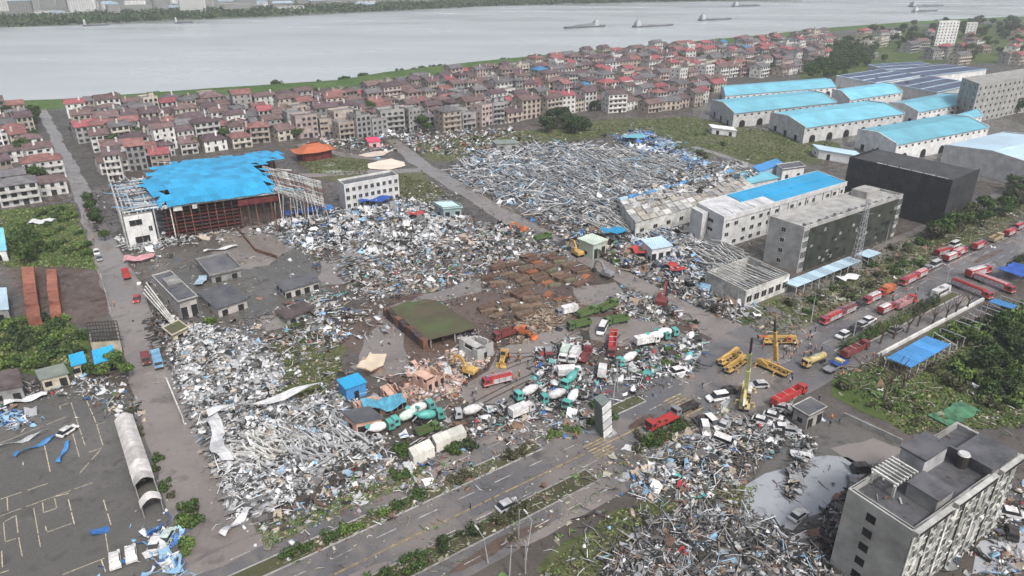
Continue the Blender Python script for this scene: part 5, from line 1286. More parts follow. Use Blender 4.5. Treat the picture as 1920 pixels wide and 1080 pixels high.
V = [ # kind, cab, body, length, px, py, azimuth, label, group, scale, tilt
 ('dump','green','green',8.5,1085,615,B_+8,'green dump truck at the yard edge with its cab toward the muddy square',None),
 ('dump','green','green',8.5,1102,592,F_,'green dump truck with dark empty tipper, cab beside the white box truck',None),
 ('dump','green','green',8.5,1140,580,F_-6,'green dump truck parked against the pale scrap heap',None),
 ('dump','green','green',8.5,1155,607,B_+14,'green dump truck parked tail to the scrap heap, beside the white van',None),
 ('dump','green','green',8.5,1018,450,F_,'green dump truck with raised load near the street bend',None),
 ('box','grey','white',8.0,1062,590,B_+10,'white box truck with a grey cab beside the green dump trucks',None),
 ('van','white','white',5.4,1129,622,200,'white van facing the muddy square between dump trucks',None,1.3),
 ('trailer','maroon','red',15,1148,652,190,'red stake-sided cargo truck parked across the truck yard',None),
 ('mixer','teal','white',8.5,990,745,B_+4,'teal cab mixer truck with white drum, first at the square',None),
 ('mixer','teal','white',8.5,1040,752,B_+12,'teal cab mixer truck with white drum, second from the square',None),
 ('mixer','teal','white',8.5,1072,757,B_-25,'teal cab mixer truck with white drum, turned toward the road',None),
 ('mixer','teal','white',8.5,1177,682,B_+2,'teal cab mixer truck with white drum beside overturned box bodies',None),
 ('mixer','teal','teal',8.5,1070,720,B_-20,'wrecked mixer truck with teal drum amid white box bodies',None),
 ('mixer','teal','white',8.5,1248,633,F_+20,'teal cab mixer truck pointing at the street, end of its row',None),
 ('mixer','teal','white',8.5,1232,640,F_+18,'teal cab mixer truck pointing at the street, inside its row',None),
 ('box','white','white',8.5,1212,646,F_+15,'white box truck standing beside two teal mixer trucks',None),
 ('box','white','white',7.5,1067,705,F_+25,'white box truck crushed among grey wreckage',None,1,(.1,.05)),
 ('box','white','white',7.5,1128,705,10,'white box truck standing across the wreckage, nose to the red truck',None,1,(.05,.15)),
 ('box','white','mint',7.0,1058,672,B_-40,'white box truck with a mint body behind the maroon wreck',None),
 ('box','white','white',7.0,1078,675,B_-35,'white box truck tilted beside the mint-bodied one',None,1,(.12,0)),
 ('flat','maroon','grey',8.0,1030,668,B_-55,'maroon flatbed wreck with grey bed at the yard corner',None),
 ('flat','maroon','maroon',8.0,1098,672,20,'maroon flatbed truck wreck before the red cargo truck',None),
 ('dump','maroon','maroon',8.0,945,634,B_,'maroon dump truck beside the orange loader',None),
 ('fire','red','red',9.5,932,720,B_+12,'red fire engine alone in the muddy square',None),
 ('loader','yellow','',0,944,676,190,'yellow wheel loader driving in the muddy square',None,1.15),
 ('loader','orange','',0,982,630,120,'orange wheel loader clearing wood splinters',None,1.15),
 ('excavator','yellow','',0,880,702,300,'yellow excavator digging at the white rubble heap',None,1.1),
 ('excavator','yellow','',0,1083,480,330,'yellow excavator by the light green container house',None,1.2),
 ('excavator','orange','',0,980,436,250,'orange excavator on the street bend',None,1.1),
 ('excavator','grey','',0,1138,520,315,'grey excavator with raised arm on the middle street',None,1.2),
 ('excavator','maroon','',0,1240,572,20,'maroon excavator wreck by the street corner',None,1.4),
 ('mixer','teal','white',8.5,788,776,F_,'teal cab mixer truck beside the dark roofed shed, upper row',None),
 ('mixer','teal','mint',8.5,762,792,B_,'teal cab mixer truck with mint drum beside the dark roofed shed',None),
 ('mixer','teal','teal',8.0,806,790,F_+15,'teal mixer truck with teal drum and tangled chute beside the white box bodies',None),
 ('mixer','teal','white',8.0,712,812,F_,'teal cab mixer truck half buried at the edge of white wreckage',None,1,(.1,.05)),
 ('dump','green','green',7.5,803,812,F_,'bright green dump truck beside the long white box body',None,.85),
 ('mixer','silver','white',8.0,880,782,B_+20,'white mixer truck wreck with silver cab next to tyre heap',None),
 ('box','white','white',7.5,978,778,F_,'white box truck with ribbed load beside roadside shrubs',None),
 ('crane','yellow','yellow',12,1380,690,B_-8,'yellow mobile crane with lowered boom, outer of the parallel pair',None),
 ('crane','yellow','yellow',12,1368,676,B_-8,'yellow mobile crane with lowered boom, inner of the parallel pair',None),
 ('crane','yellow','orange',12,1462,645,B_+34,'yellow mobile crane standing across the road by the debris pile',None),
 ('crane','yellow','yellow',11,1446,696,140,'yellow mobile crane slewed across the lanes with a raised boom beside it',None),
 ('tank','pale yellow','pale yellow',9.5,1525,683,B_+4,'pale yellow tank truck on the wet road near canopy',None),
 ('flat','pale yellow','grey',7.5,1562,694,F_,'pale yellow truck with blue tarpaulin on its bed',None),
 ('trailer','maroon','maroon',14,1602,663,F_,'long maroon cargo truck parked along the service lane',None),
 ('trailer','red','red',15,1478,750,F_,'big red open cargo truck beside the guard house',None),
 ('fire','red','red',10.5,1556,603,B_,'bright red fire engine leading the queue on the wet road',None),
 ('fire','maroon','maroon',9.5,1585,589,B_,'dark red fire engine right behind the leading one',None),
 ('fire','red','white',9.5,1633,566,B_,'red fire engine with white roof in the queue on the road',None),
 ('box','red','orange',8.5,1660,552,B_,'orange-red box truck behind the white roofed fire engine',None),
 ('fire','red','red',9.0,1700,532,B_,'red fire engine parked by the verge before the car queue',None),
 ('fire','red','pink',9.0,1722,521,B_,'red fire engine with pinkish roof parked by the verge',None),
 ('fire','red','red',10,1768,478,F_+8,'red fire engine on the verge, outer of the parked cluster',None),
 ('fire','red','white',10,1783,487,F_+2,'red and white fire engine on the verge, roadside of the parked cluster',None),
 ('fire','red','pink',10,1797,478,F_,'red fire engine with pink roof inside the parked cluster',None),
 ('van','white','white',5.4,1790,462,F_,'white van at the back of the parked fire engine cluster',None,1.2),
 ('fire','red','red',9,1834,466,F_,'red fire engine beside the dark trees beyond the cluster',None),
 ('dump','tan','tan',9,1866,452,F_,'tan dump truck parked on the verge beyond fire engines',None),
 ('fire','red','red',9,1893,441,F_,'red fire engine near the tan dump truck',None),
 ('fire','maroon','red',9,1910,430,F_,'dark red fire engine farthest along the tree-lined verge',None),
 ('trailer','red','pink',13,1695,574,F_,'red container truck with open orange side in the near lane',None),
 ('fire','red','white',8.5,1660,585,F_,'white and red tender behind the open container truck',None),
 ('bus','white','white',10,1762,553,F_,'white bus standing beside bare roadside trees',None),
 ('fire','red','red',15,1820,549,B_-80,'long red ladder engine parked across the service lane, outer one',None,1.05),
 ('fire','red','pink',15,1862,538,B_-80,'long red ladder engine parked across the service lane, inner one',None,1.05),
 ('fire','red','white',11,1832,517,F_+10,'tall red engine with white roof beside the ladder engines',None,1.2),
 ('flat','red','red',9.5,1240,798,B_,'red truck with pale bed on the near carriageway',None,1.1),
 ('flat','grey','black',9.5,1284,772,B_,'dark flatbed truck with pale cover by the yellow crossing',None),
 ('suv','white','white',0,1344,750,B_+20,'white estate car by the yellow crossing',None,1.25),
 ('car','black','black',0,1362,738,B_+20,'black car just beyond the white estate car',None,1.25),
 ('car','silver','silver',0,1422,726,B_+30,'silver car crossing the wet lanes below the cranes',None,1.2),
 ('car','white','white',0,1272,700,F_+12,'white car on the service lane beside the blue wreck',None,1.3),
 ('car','white','white',0,1580,632,B_,'white car on the road below the fire engines',None,1.25),
 ('car','black','black',0,1603,620,F_,'dark car parked under the lamp by the median',None,1.25),
 ('car','silver','silver',0,1616,612,F_,'silver car parked along the planted median',None,1.25),
 ('car','white','white',0,1628,604,F_,'white car parked at the start of the planted median',None,1.25),
 ('car','grey','grey',0,1680,622,F_,'grey car on the right-hand service lane',None,1.25),
 ('car','black','black',0,1610,575,B_,'black car between fire engines on the road',None,1.2),
 ('car','grey','grey',0,1737,507,B_,'grey car behind the roadside fire engines',None,1.2),
 ('van','silver','silver',0,1752,500,B_,'silver van behind the roadside fire engines',None,1.2),
 ('car','white','white',0,128,812,20,'white car alone on the marked parking ground',None,1.1),
 ('car','white','white',0,217,1055,330,'white car parked beside its twin on the parking ground, outer one',None,1.1),
 ('car','white','white',0,247,1043,330,'white car parked beside its twin on the parking ground, nearer the blue sheets',None,1.1),
 ('car','white','white',0,293,1022,350,'white car caught under blue sheets on the parking ground',None,1.1),
 ('car','mint','mint',0,315,1010,0,'pale green car under blue sheets on the parking ground',None,1.1),
 ('car','white','white',0,182,476,147,'white car on the left street beside the grass plot',None,1.1),
 ('car','white','white',0,175,417,147,'white car parked along the left street by dark trees',None,1.1),
 ('car','black','black',0,181,431,147,'black car parked along the left street by dark trees',None,1.1),
 ('car','grey','grey',0,187,487,147,'grey car close behind the white one on the left street',None,1.1),
 ('car','maroon','maroon',0,163,392,147,'maroon car on the left street near the white houses',None,1.1),
 ('flat','red','red',7,238,520,327,'red truck heading through wreckage on the left street',None),
 ('car','red','red',0,257,564,160,'red car on the left street by compound wall',None,1.1),
 ('flat','maroon','maroon',8,274,676,150,'dark maroon truck in the flooded left street',None),
 ('box','light blue','light blue',8,297,683,150,'light blue box truck beside the dark maroon truck',None),
 ('car','white','white',0,1497,970,F_,'white car at the edge of the pale silt puddle',None,1.1),
 ('suv','black','black',0,1617,884,F_+30,'black car parked beside the corner building',None,1.15),
 ('car','grey','grey',0,1598,908,20,'grey car with open boot beside the corner building',None,1.1),
 ('car','white','white',0,1897,968,110,'white car beyond the corner building',None,1.2),
 ('suv','black','black',0,1896,1003,30,'black car burnt out beyond the corner building',None,1.1),
 ('suv','white','white',0,1322,810,185,'white van-like car in the roadside wreckage, upright',None,1.15),
 ('suv','white','white',0,1336,798,160,'white car in the roadside wreckage pushed under a black one',None,1.15),
 ('car','black','black',0,1314,790,60,'black car overturned in the roadside wreckage',None,1.1,(.3,.1)),
 ('car','silver','silver',0,1355,800,30,'silver car squeezed beside blue debris',None,1.1,(.1,.1)),
 ('van','white','white',0,1358,829,120,'white van lying against blue debris',None,1.1,(.35,.1)),
 ('car','white','white',0,1428,793,120,'white car in the row of wrecks before the guard house, first',None,1.1),
 ('car','white','white',0,1449,784,120,'white car in the row of wrecks before the guard house, second',None,1.1),
 ('car','silver','silver',0,1466,768,110,'silver car in the row of wrecks nearest the guard house',None,1.1),
 ('car','white','white',0,1468,806,100,'white car with dark roof hatch beside bent sheets',None,1.1),
 ('car','silver','silver',0,1482,812,105,'silver car beside the white hatch car amid bent sheets',None,1.1),
 ('car','silver','silver',0,952,952,F_,'silver car driving past the roadside shrubs',None,1.2),
 ('car','white','white',0,1560,430,F_,'white car parked along the dormitory drive',None,1.2),
]
for e in V:
    kind, c1, c2, L, px, py, az, lab, grp = e[:9]
    sc_ = (e[9] if len(e) > 9 else 1.0) * (.82 if kind in ('crane', 'trailer', 'fire') else .87 if kind not in ('car', 'suv') else .92); tilt = e[10] if len(e) > 10 else None
    t = mk(kind, c1, c2 or c1, L)
    put(t, NM[kind][0], px, py, az, lab, NM[kind][1], grp, sc_, tilt)
# parked car row below the dormitory
rv = random.Random(4)
for i in range(11):
    p = st_of(1560 + i * 14, 505 - i * 6.2)
    c = ['white', 'grey', 'silver', 'black'][i % 4]
    w = R(p[0], p[1] - 11)
    o = put(vehicle('car', c, c, 0), 'car', 960, 540, 145, f'{c} car in the parked row below the grey dormitory', 'car', 'cars parked below the dormitory', 1.1); o.location = (w.x, w.y, .09)
# raised crane booms
def boom(label, foot, top, m_):
    f_, t_ = Vector(foot), Vector(top); r = thing('crane_boom', label, 'crane boom', f_)
    d = (t_ - f_)
    for k, (a, b, w_) in enumerate(((0, .4, 1.0), (.4, .72, .75), (.72, 1, .5))): q = MB(); q.beam(d * a, d * b, w_, w_ * 1.1); q.build('boom_section', m_ if k < 2 else CHASSIS, r)
    q = MB(); q.beam(d * .99, d * .99 + Vector((0, 0, -3.5)), .06); q.build('cable', CHASSIS, r)
a = G(1452, 690); boom('yellow telescopic boom raised from the slewed crane', a + Vector((0, 0, 2.6)), G(1453, 600, 17) , PAINT['yellow'])
a = G(1396, 748); o = put(vehicle('crane', 'pale yellow', 'white', 11), 'mobile_crane', 1397, 752, 200, 'pale green-yellow crane with boom raised high over the road', 'crane')
boom('pale green-yellow telescopic boom raised over the wet road', a + Vector((0, 0, 2.6)), G(1410, 634, 19), paint('lime', (.42,.46,.20)))
# boats on the river
def boat(label, px, py, L, az, kind):
    p = G(px, py); r = thing('cargo_boat', label, 'boat', (p.x, p.y, .3), RZ(az)); W = L * .14
    hull = MB(); pr = [(-L/2, -W/2), (L*.38, -W/2), (L/2, 0), (L*.38, W/2), (-L/2, W/2)]; hull.prism(pr, -.5, 2.2); hull.build('hull', mat('boat_hull', (.10,.11,.13), .7, .4, .1), r)
    x = -L * .42 if kind != 'fwd' else L * .25
    c = MB(); c.box(x - L*.05, x + L*.06, -W*.4, W*.4, 2.2, 7); c.build('deckhouse', mat('boat_white', (.5,.52,.53), .7, .3, .1), r)
    c = MB(); c.box(x - L*.03, x + L*.04, -W*.3, W*.3, 7, 9.5); c.build('bridge', mat('boat_white', (.5,.52,.53)), r)
    c = MB(); c.beam((x, 0, 9.5), (x, 0, 13), .4); c.build('mast', CHASSIS, r)
    c = MB()
    if kind == 'tug': c.box(-L*.25, L*.36, -W*.3, W*.3, 2.2, 2.9)
    else: c.profile([(-L*.28, 2.2), (-L*.24, 4), (L*.3, 4.2 if kind != 'fwd' else 6), (L*.36, 2.2)], -W*.38, W*.38)
    c.build('hold', mat('boat_hold', (.28,.29,.29), .8, .3, .1), r)
boat('long river barge with piled deck cargo and blue-grey stern', 1098, 52, 70, 62, 'fwd')
boat('low river barge with small stern bridge following the piled one', 1226, 50, 72, 63, 'x')
boat('slim river barge with low deck near mid river', 1342, 38, 66, 64, 'tug')
boat('distant grey barge close to the far bank', 1400, 12, 70, 66, 'x')
boat('distant grey barge abreast of two others off the tower blocks', 1738, 12, 90, 70, 'x')
boat('distant flat barge off the tower blocks', 1735, 22, 60, 70, 'tug')
boat('small white boat moored under the far bank', 345, 44, 26, 60, 'x')
boat('small pale boat moored under the far bank near the piers', 180, 49, 34, 60, 'tug')
# ================================================================== vegetation
def leaf_cloud(n, lobes, size, cols, seed, drop=.0):
    """leaf-clump quads spread through a set of lobes (x,y,z,rx,ry,rz)"""
    rg = np.random.default_rng(seed)
    w = np.array([l[3] * l[4] * l[5] for l in lobes]) ** .67; pick_ = rg.choice(len(lobes), n, p=w / w.sum())
    L = np.array(lobes)[pick_]
    d = rg.normal(size=(n, 3)); d /= np.linalg.norm(d, axis=1)[:, None]
    rad = rg.uniform(.35, 1.05, n) ** .6
    c = L[:, :3] + d * L[:, 3:6] * rad[:, None]
    c[:, 2] = np.maximum(c[:, 2], .15)
    nrm = d + rg.normal(size=(n, 3)) * .6; nrm /= np.linalg.norm(nrm, axis=1)[:, None]
    a = np.cross(nrm, rg.normal(size=(n, 3))); a /= np.linalg.norm(a, axis=1)[:, None]; b = np.cross(nrm, a)
    s = size * rg.uniform(.6, 1.3, n)[:, None]
    V = np.stack([c - a * s - b * s * .5, c + a * s * .8 - b * s * .6, c + a * s + b * s * .55, c - a * s * .7 + b * s * .6], 1).reshape(-1, 3)
    Fq = np.arange(n * 4).reshape(n, 4)
    cc = np.array(cols)[rg.integers(0, len(cols), n)] * rg.uniform(.7, 1.25, n)[:, None]
    return V, Fq, np.repeat(cc, 4, 0)
GREENS = {'dark': [(.042,.062,.025), (.054,.078,.03), (.036,.054,.026)], 'mid': [(.055,.095,.028), (.07,.115,.03), (.045,.075,.025)], 'light': [(.10,.16,.04), (.13,.19,.05), (.08,.125,.035)], 'dull': [(.08,.085,.045), (.10,.095,.06), (.06,.065,.035)]}
BARK = mat('bark', (.11,.085,.065), .9, .4, 2)
CR = {}
def crown(kind, i):
    k = (kind, i)
    if k not in CR:
        rg = random.Random(i * 7 + len(kind)); lobes = [(0, 0, 3.6, 1.7, 1.7, 1.5)]
        for j in range(6): a = j * 1.05 + rg.uniform(-.4, .4); lobes.append((math.cos(a) * 1.5, math.sin(a) * 1.5, rg.uniform(2.4, 4.4), rg.uniform(.8, 1.3), rg.uniform(.8, 1.3), rg.uniform(.7, 1.1)))
        V_, F4, c = leaf_cloud(620, lobes, .26, GREENS[kind], i)
        CR[k] = np_mesh('crown', V_, F4, c); CR[k].materials.append(M_LEAF)
    return CR[k]
def trunk_mesh():
    if 'trunk' not in CR:
        mb = MB(); mb.tube((0, 0, 0), (.05, .05, 2.6), .2, .13, 7); 
        for a in (0, 2.1, 4.2): mb.tube((.05, .05, 2.2), (math.cos(a) * 1.1, math.sin(a) * 1.1, 3.7), .1, .04, 5)
        CR['trunk'] = mb.mesh('trunk'); CR['trunk'].materials.append(BARK)
    return CR['trunk']
def bush(kind, i):
    k = ('bush', kind, i)
    if k not in CR:
        rg = random.Random(i * 5 + 3); lobes = [(rg.uniform(-1.1, 1.1), rg.uniform(-1.1, 1.1), rg.uniform(.4, 1.1), rg.uniform(.6, 1), rg.uniform(.6, 1), rg.uniform(.5, .9)) for _ in range(6)]
        V_, F4, c = leaf_cloud(300, lobes, .26, GREENS[kind], i + 50)
        CR[k] = np_mesh('foliage', V_, F4, c); CR[k].materials.append(M_LEAF)
    return CR[k]
rp = random.Random(21)
ADJ = {'dark': 'dark green', 'mid': 'mid green', 'light': 'light green', 'dull': 'dull olive'}
def tree(p, s, kind, where):
    r = thing('tree', f'{"tall" if s > 1.7 else "small" if s < 1.2 else "middling"} {ADJ[kind]} leafy tree {where}', 'tree', (p.x, p.y, 0), rp.uniform(0, 6.28), 'trees ' + where); r.scale = (s, s, s * rp.uniform(.85, 1.15))
    link('crown', crown(kind, rp.randrange(3)), None, r); link('trunk', trunk_mesh(), None, r)
def shrub(p, s, kind, where, zs=1.0):
    r = thing('shrub', f'{"large spreading" if s > 1.7 else "low" if s < .8 else "small" if s < 1.2 else "full"} {ADJ[kind]} shrub {where}', 'shrub', (p.x, p.y, 0), rp.uniform(0, 6.28), 'shrubs ' + where); r.scale = (s, s, s * zs)
    link('foliage', bush(kind, rp.randrange(3)), None, r)
def wood(px, n, kinds, s, where, fn=tree):
    poly = [tuple(q[:2]) for q in gp(px)]
    for x, y in scatter(poly, n): fn(Vector((x, y, 0)), rp.uniform(*s), rp.choice(kinds), where)
wood([(1010,240),(1040,222),(1095,222),(1115,240),(1080,252),(1030,252)], 22, ['dark'], (1.2, 1.9), 'in the dark grove by the town')
wood([(0,222),(60,216),(78,232),(60,245),(0,242)], 12, ['dark', 'mid'], (1.3, 1.9), 'by the levee beside the town street')
wood([(1570,75),(1700,52),(1920,42),(1920,75),(1700,85),(1600,110),(1560,130),(1500,150),(1500,120)], 50, ['dark', 'mid', 'dull'], (1.6, 2.8), 'in the far suburb by the river')
_wp = [tuple(q[:2]) for q in gp([(1505,145),(1510,112),(1560,85),(1640,90),(1660,118),(1600,138),(1555,145)])]
_V, _F, _c = leaf_cloud(24000, [(x, y, 4.5 * k, 3.4 * k, 3.4 * k, 3.6 * k) for (x, y), k in zip(scatter(_wp, 110), RNG.uniform(.8, 1.4, 110))], .62, GREENS['dark'] + GREENS['mid'], 91)
tag(link('dense_wood', np_mesh('dense_wood', _V, _F, _c), M_LEAF), 'dense dark wood standing behind the blue roofed warehouses', 'wood', kind='stuff')
wood([(1640,90),(1700,70),(1920,55),(1920,120),(1780,115)], 45, ['mid', 'dark', 'dull'], (1.3, 2.2), 'around the suburb beyond the warehouses')
wood([(1500,148),(1560,140),(1640,165),(1760,182),(1750,188),(1640,172),(1560,150)], 22, ['dark', 'mid'], (1.2, 1.8), 'between warehouses and solar sheds')
wood([(1815,190),(1920,200),(1920,215),(1830,215)], 16, ['dark', 'mid'], (1.4, 2.2), 'below the grey office block')
wood([(1780,420),(1920,345),(1920,395),(1800,440),(1740,455)], 34, ['mid', 'dull', 'mid'], (1.0, 1.6), 'in the avenue beside the pale warehouse')
wood([(1480,570),(1560,520),(1680,460),(1740,455),(1720,500),(1640,540),(1540,590),(1460,600)], 34, ['mid', 'dull', 'dull'], (.7, 1.4), 'on the verge below the pale blue canopy', shrub)
wood([(1760,640),(1860,590),(1920,570),(1920,790),(1830,760),(1740,690)], 64, ['dark', 'mid', 'light', 'light', 'dull'], (.8, 2.2), 'in the thicket beside the torn canopy', shrub)
wood([(1800,650),(1920,600),(1920,760),(1850,740)], 20, ['mid', 'dark'], (.8, 1.2), 'in the thicket beside the torn canopy')
wood([(1560,700),(1650,690),(1740,760),(1790,800),(1700,815),(1600,760)], 16, ['dull', 'light'], (.5, 1.0), 'on the muddy grass behind the guard house', shrub)
wood([(30,400),(135,388),(175,480),(120,495),(40,495)], 34, ['mid', 'light', 'mid'], (.8, 1.6), 'on the green plot by the left street', shrub)
wood([(10,605),(110,600),(160,630),(165,680),(60,700),(10,690)], 40, ['mid', 'dark', 'light', 'light'], (.9, 1.8), 'below the brick ruins', shrub)
wood([(20,470),(60,455),(80,490),(40,510)], 6, ['mid'], (1.2, 1.6), 'above the brick ruins')
wood([(158,380),(180,385),(205,450),(195,452)], 9, ['dark', 'mid'], (.8, 1.1), 'along the left street beside the hall')
wood([(150,690),(235,690),(250,730),(240,745)], 5, ['mid', 'light'], (.7, 1.0), 'beside the bright blue shed')
wood([(240,760),(262,770),(330,940),(310,945)], 10, ['dull', 'mid'], (.5, .9), 'between vaulted shed and left street', shrub)
wood([(330,960),(360,950),(390,1050),(350,1060)], 7, ['light', 'mid'], (.8, 1.3), 'by the left street below the vaulted shed', shrub)
wood([(500,600),(590,580),(640,620),(560,650)], 12, ['mid', 'dull'], (.6, 1.0), 'among the rubble by the compound', shrub)
wood([(380,590),(400,590),(400,610),(380,610)], 2, ['light'], (.9, 1.1), 'at the compound wall', shrub)
wood([(1120,700),(1250,650),(1290,660),(1200,720)], 10, ['light', 'dull'], (.5, .9), 'on the verge beside the truck yard', shrub)
wood([(1020,790),(1100,760),(1160,770),(1140,800),(1040,850)], 10, ['mid', 'light'], (.5, 1.0), 'on the roadside by the fallen billboard', shrub)
wood([(820,830),(870,815),(890,840),(850,860)], 6, ['mid', 'dark'], (.8, 1.2), 'below the long white box body', shrub)
wood([(730,840),(765,835),(765,900),(740,900)], 4, ['mid'], (.8, 1.1), 'left of the long white box body', shrub)
wood([(1180,800),(1290,780),(1280,830),(1190,850)], 10, ['mid', 'dull'], (.6, 1.0), 'by the red truck on the near carriageway', shrub)
wood([(1000,270),(1290,235),(1500,290),(1300,300)], 16, ['dull', 'mid'], (.7, 1.3), 'on the field beyond the collapsed factory', shrub)
for i in range(60):                                  # trees between the houses
    x, y = scatter(town_poly, 1)[0]
    tree(Vector((x, y, 0)), rp.uniform(1.2, 2.1), rp.choice(['dark', 'mid', 'mid']), 'between the town houses')
# river-bank scrub
for i in range(70):
    k = rp.randrange(len(BANK) - 1); A, B_2 = G(*BANK[k]), G(*BANK[k + 1]); p = A.lerp(B_2, rp.random())
    if k < 5 and rp.random() < .75: continue
    shrub(p + Vector((0, -rp.uniform(2, 9), 0)), rp.uniform(1.6, 3.0), rp.choice(['dark', 'mid']), 'on the river bank', .8)
# clipped hedges along the medians: one per stretch
def hedge(s0, s1, t0, t1, h, kind, label):
    o = R((s0 + s1) / 2, (t0 + t1) / 2); n = int((s1 - s0) * (t1 - t0) * 26); L, W = s1 - s0, t1 - t0
    rg = random.Random(int(s0 * 7)); lobes = [(rg.uniform(-L/2, L/2), rg.uniform(-W/2 + .3, W/2 - .3), h * rg.uniform(.35, .75), rg.uniform(.8, 1.4), rg.uniform(.6, 1.1), h * rg.uniform(.35, .55)) for _ in range(int(L * W / 2.2))]
    V_, F4, c = leaf_cloud(n, lobes, .2, GREENS[kind], int(abs(s0) * 3 + t0 * 11) % 9999)
    r = thing('hedge', label, 'hedge', (o.x, o.y, .1), RZ(ROAD_AZ)); me = np_mesh('foliage', V_, F4, c); link('foliage', me, M_LEAF, r)
for a, b, k in ((-34, -24, 'mid'), (-23.5, -13, 'light'), (-12, -4, 'mid'), (0, 6, 'dull'), (14, 22, 'dull')): hedge(a, b, -9.4, -6.2, 1.5, k, f'{ADJ[k]} hedge on the left median, stretch ' + {-34:'at its wide end',-23.5:'with the brightest leaves',-12:'beside the fallen blue pipe',0:'half flattened',14:'near the yellow hatching'}[a])
for a, b, k in ((-34, -22, 'mid'), (-21.5, -12, 'mid'), (-10, -1, 'dark'), (2, 10, 'dull'), (42, 56, 'mid')): hedge(a, b, 5.1, 9.0, 1.9, k, f'{ADJ[k]} hedge on the right median, ' + {-34:'its thick end',-21.5:'beside the fallen sheets',-10:'dark wind-torn stretch',2:'thin stretch by the silver car',42:'before the yellow crossing'}[a])
for a, b, k in ((118, 134, 'mid'), (134.5, 150, 'light'), (151, 170, 'dark')): hedge(a, b, 6.4, 9.6, 3.2, k, f'{ADJ[k]} tall hedge on the median beside parked cars, ' + {118:'first stretch',134.5:'bright stretch',151:'dark far stretch'}[a])
for a, b in ((216, 245), (246, 290), (291, 340)): hedge(a, b, 7, 11, 3.0, 'dark', 'dark hedge line on the far median, ' + {216:'stretch nearest the ladder engines',246:'middle stretch',291:'far stretch'}[a])
# grass and weeds as ground cover
def weeds(name, px, n, hgt, kinds, label, w=.35):
    poly = [tuple(q[:2]) for q in gp(px)]; n = int(n * .55); hgt *= .7; P_ = scatter(poly, n); N = len(P_)
    a = RNG.uniform(0, 6.28, N); hh = RNG.uniform(.4, 1.2, N) * hgt; ww = RNG.uniform(.5, 1.3, N) * w; lean = RNG.normal(size=(N, 2)) * .5 * hgt
    d = np.stack([np.cos(a), np.sin(a)], 1) * ww[:, None]
    V_ = np.zeros((N, 4, 3)); V_[:, 0, :2] = P_ - d; V_[:, 1, :2] = P_ + d; V_[:, 2, :2] = P_ + d * .4 + lean; V_[:, 3, :2] = P_ - d * .4 + lean; V_[:, 2:, 2] = hh[:, None]; V_[:, :2, 2] = .03
    pal = sum([GREENS[k] for k in kinds], []); c = np.array(pal + [(.20,.17,.11), (.16,.15,.08)])[RNG.integers(0, len(pal) + 2, N)] * RNG.uniform(.9, 1.7, N)[:, None]
    tag(link(name, np_mesh(name, V_.reshape(-1, 3), np.arange(N * 4).reshape(N, 4), np.repeat(c, 4, 0)), M_LEAF), label, 'weeds', kind='stuff')
weeds('weeds', [(0,395),(135,382),(186,505),(0,500)], 9000, .6, ['mid', 'light'], 'tall green weeds over the plot by the left street')
weeds('weeds', [(0,600),(120,595),(172,680),(0,705)], 8000, .6, ['mid', 'light', 'dull'], 'weeds below the brick ruins')
weeds('weeds', [(770,270),(1000,243),(1290,218),(1570,268),(1480,318),(1200,245),(930,275),(830,302)], 16000, .6, ['mid', 'dull', 'light'], 'weeds over the field beyond the collapsed factory', .6)
weeds('weeds', [(1560,705),(1720,650),(1925,570),(1960,800),(1700,815)], 16000, .6, ['mid', 'dull', 'light'], 'weeds in the scrub field beside the torn canopy')
weeds('weeds', [(1380,600),(1680,455),(1925,350),(1925,395),(1680,525),(1450,640)], 12000, .6, ['mid', 'dull'], 'weeds along the verge beside the wet road')
weeds('weeds', [(1000,1085),(1150,960),(1420,910),(1400,985),(1180,1085)], 7000, .45, ['dull', 'light'], 'weeds on the verge below the near carriageway')
weeds('weeds', [(420,690),(520,640),(640,640),(640,700),(560,760)], 5000, .5, ['dull', 'mid'], 'weeds between the rubble heaps')
weeds('weeds', [(560,300),(690,300),(690,330),(580,325)], 3000, .5, ['dull', 'mid'], 'weeds by the sand pad behind the hall', .5)
weeds('weeds', [(735,322),(815,345),(832,362),(760,385)], 3500, .5, ['dull', 'dark'], 'weeds beside the middle street', .5)
weeds('weeds', [(480,990),(560,960),(700,900),(800,870),(800,900),(640,960),(500,1030)], 5000, .5, ['mid', 'light'], 'weeds between the left service lane and collapsed panels')
# far-off wood on the other bank
for nm, pl, n in (('far_wood', [(-300,66),(200,44),(640,25),(900,12.5),(1200,4.5),(1500,-.5),(1500,-5),(1200,-1),(900,5),(640,14),(300,26),(-300,48)], 5200),):
    poly = [tuple(q[:2]) for q in gp(pl)]; P_ = scatter(poly, n); lob = [(x, y, 4, 9, 9, 5 + 3 * random.random()) for x, y in P_]
    V_, F4, c = leaf_cloud(34000, lob, 2.2, GREENS['dark'] + GREENS['mid'], 77); tag(link(nm, np_mesh(nm, V_, F4, c), M_LEAF), 'hazy line of woods along the far bank', 'wood', kind='stuff')
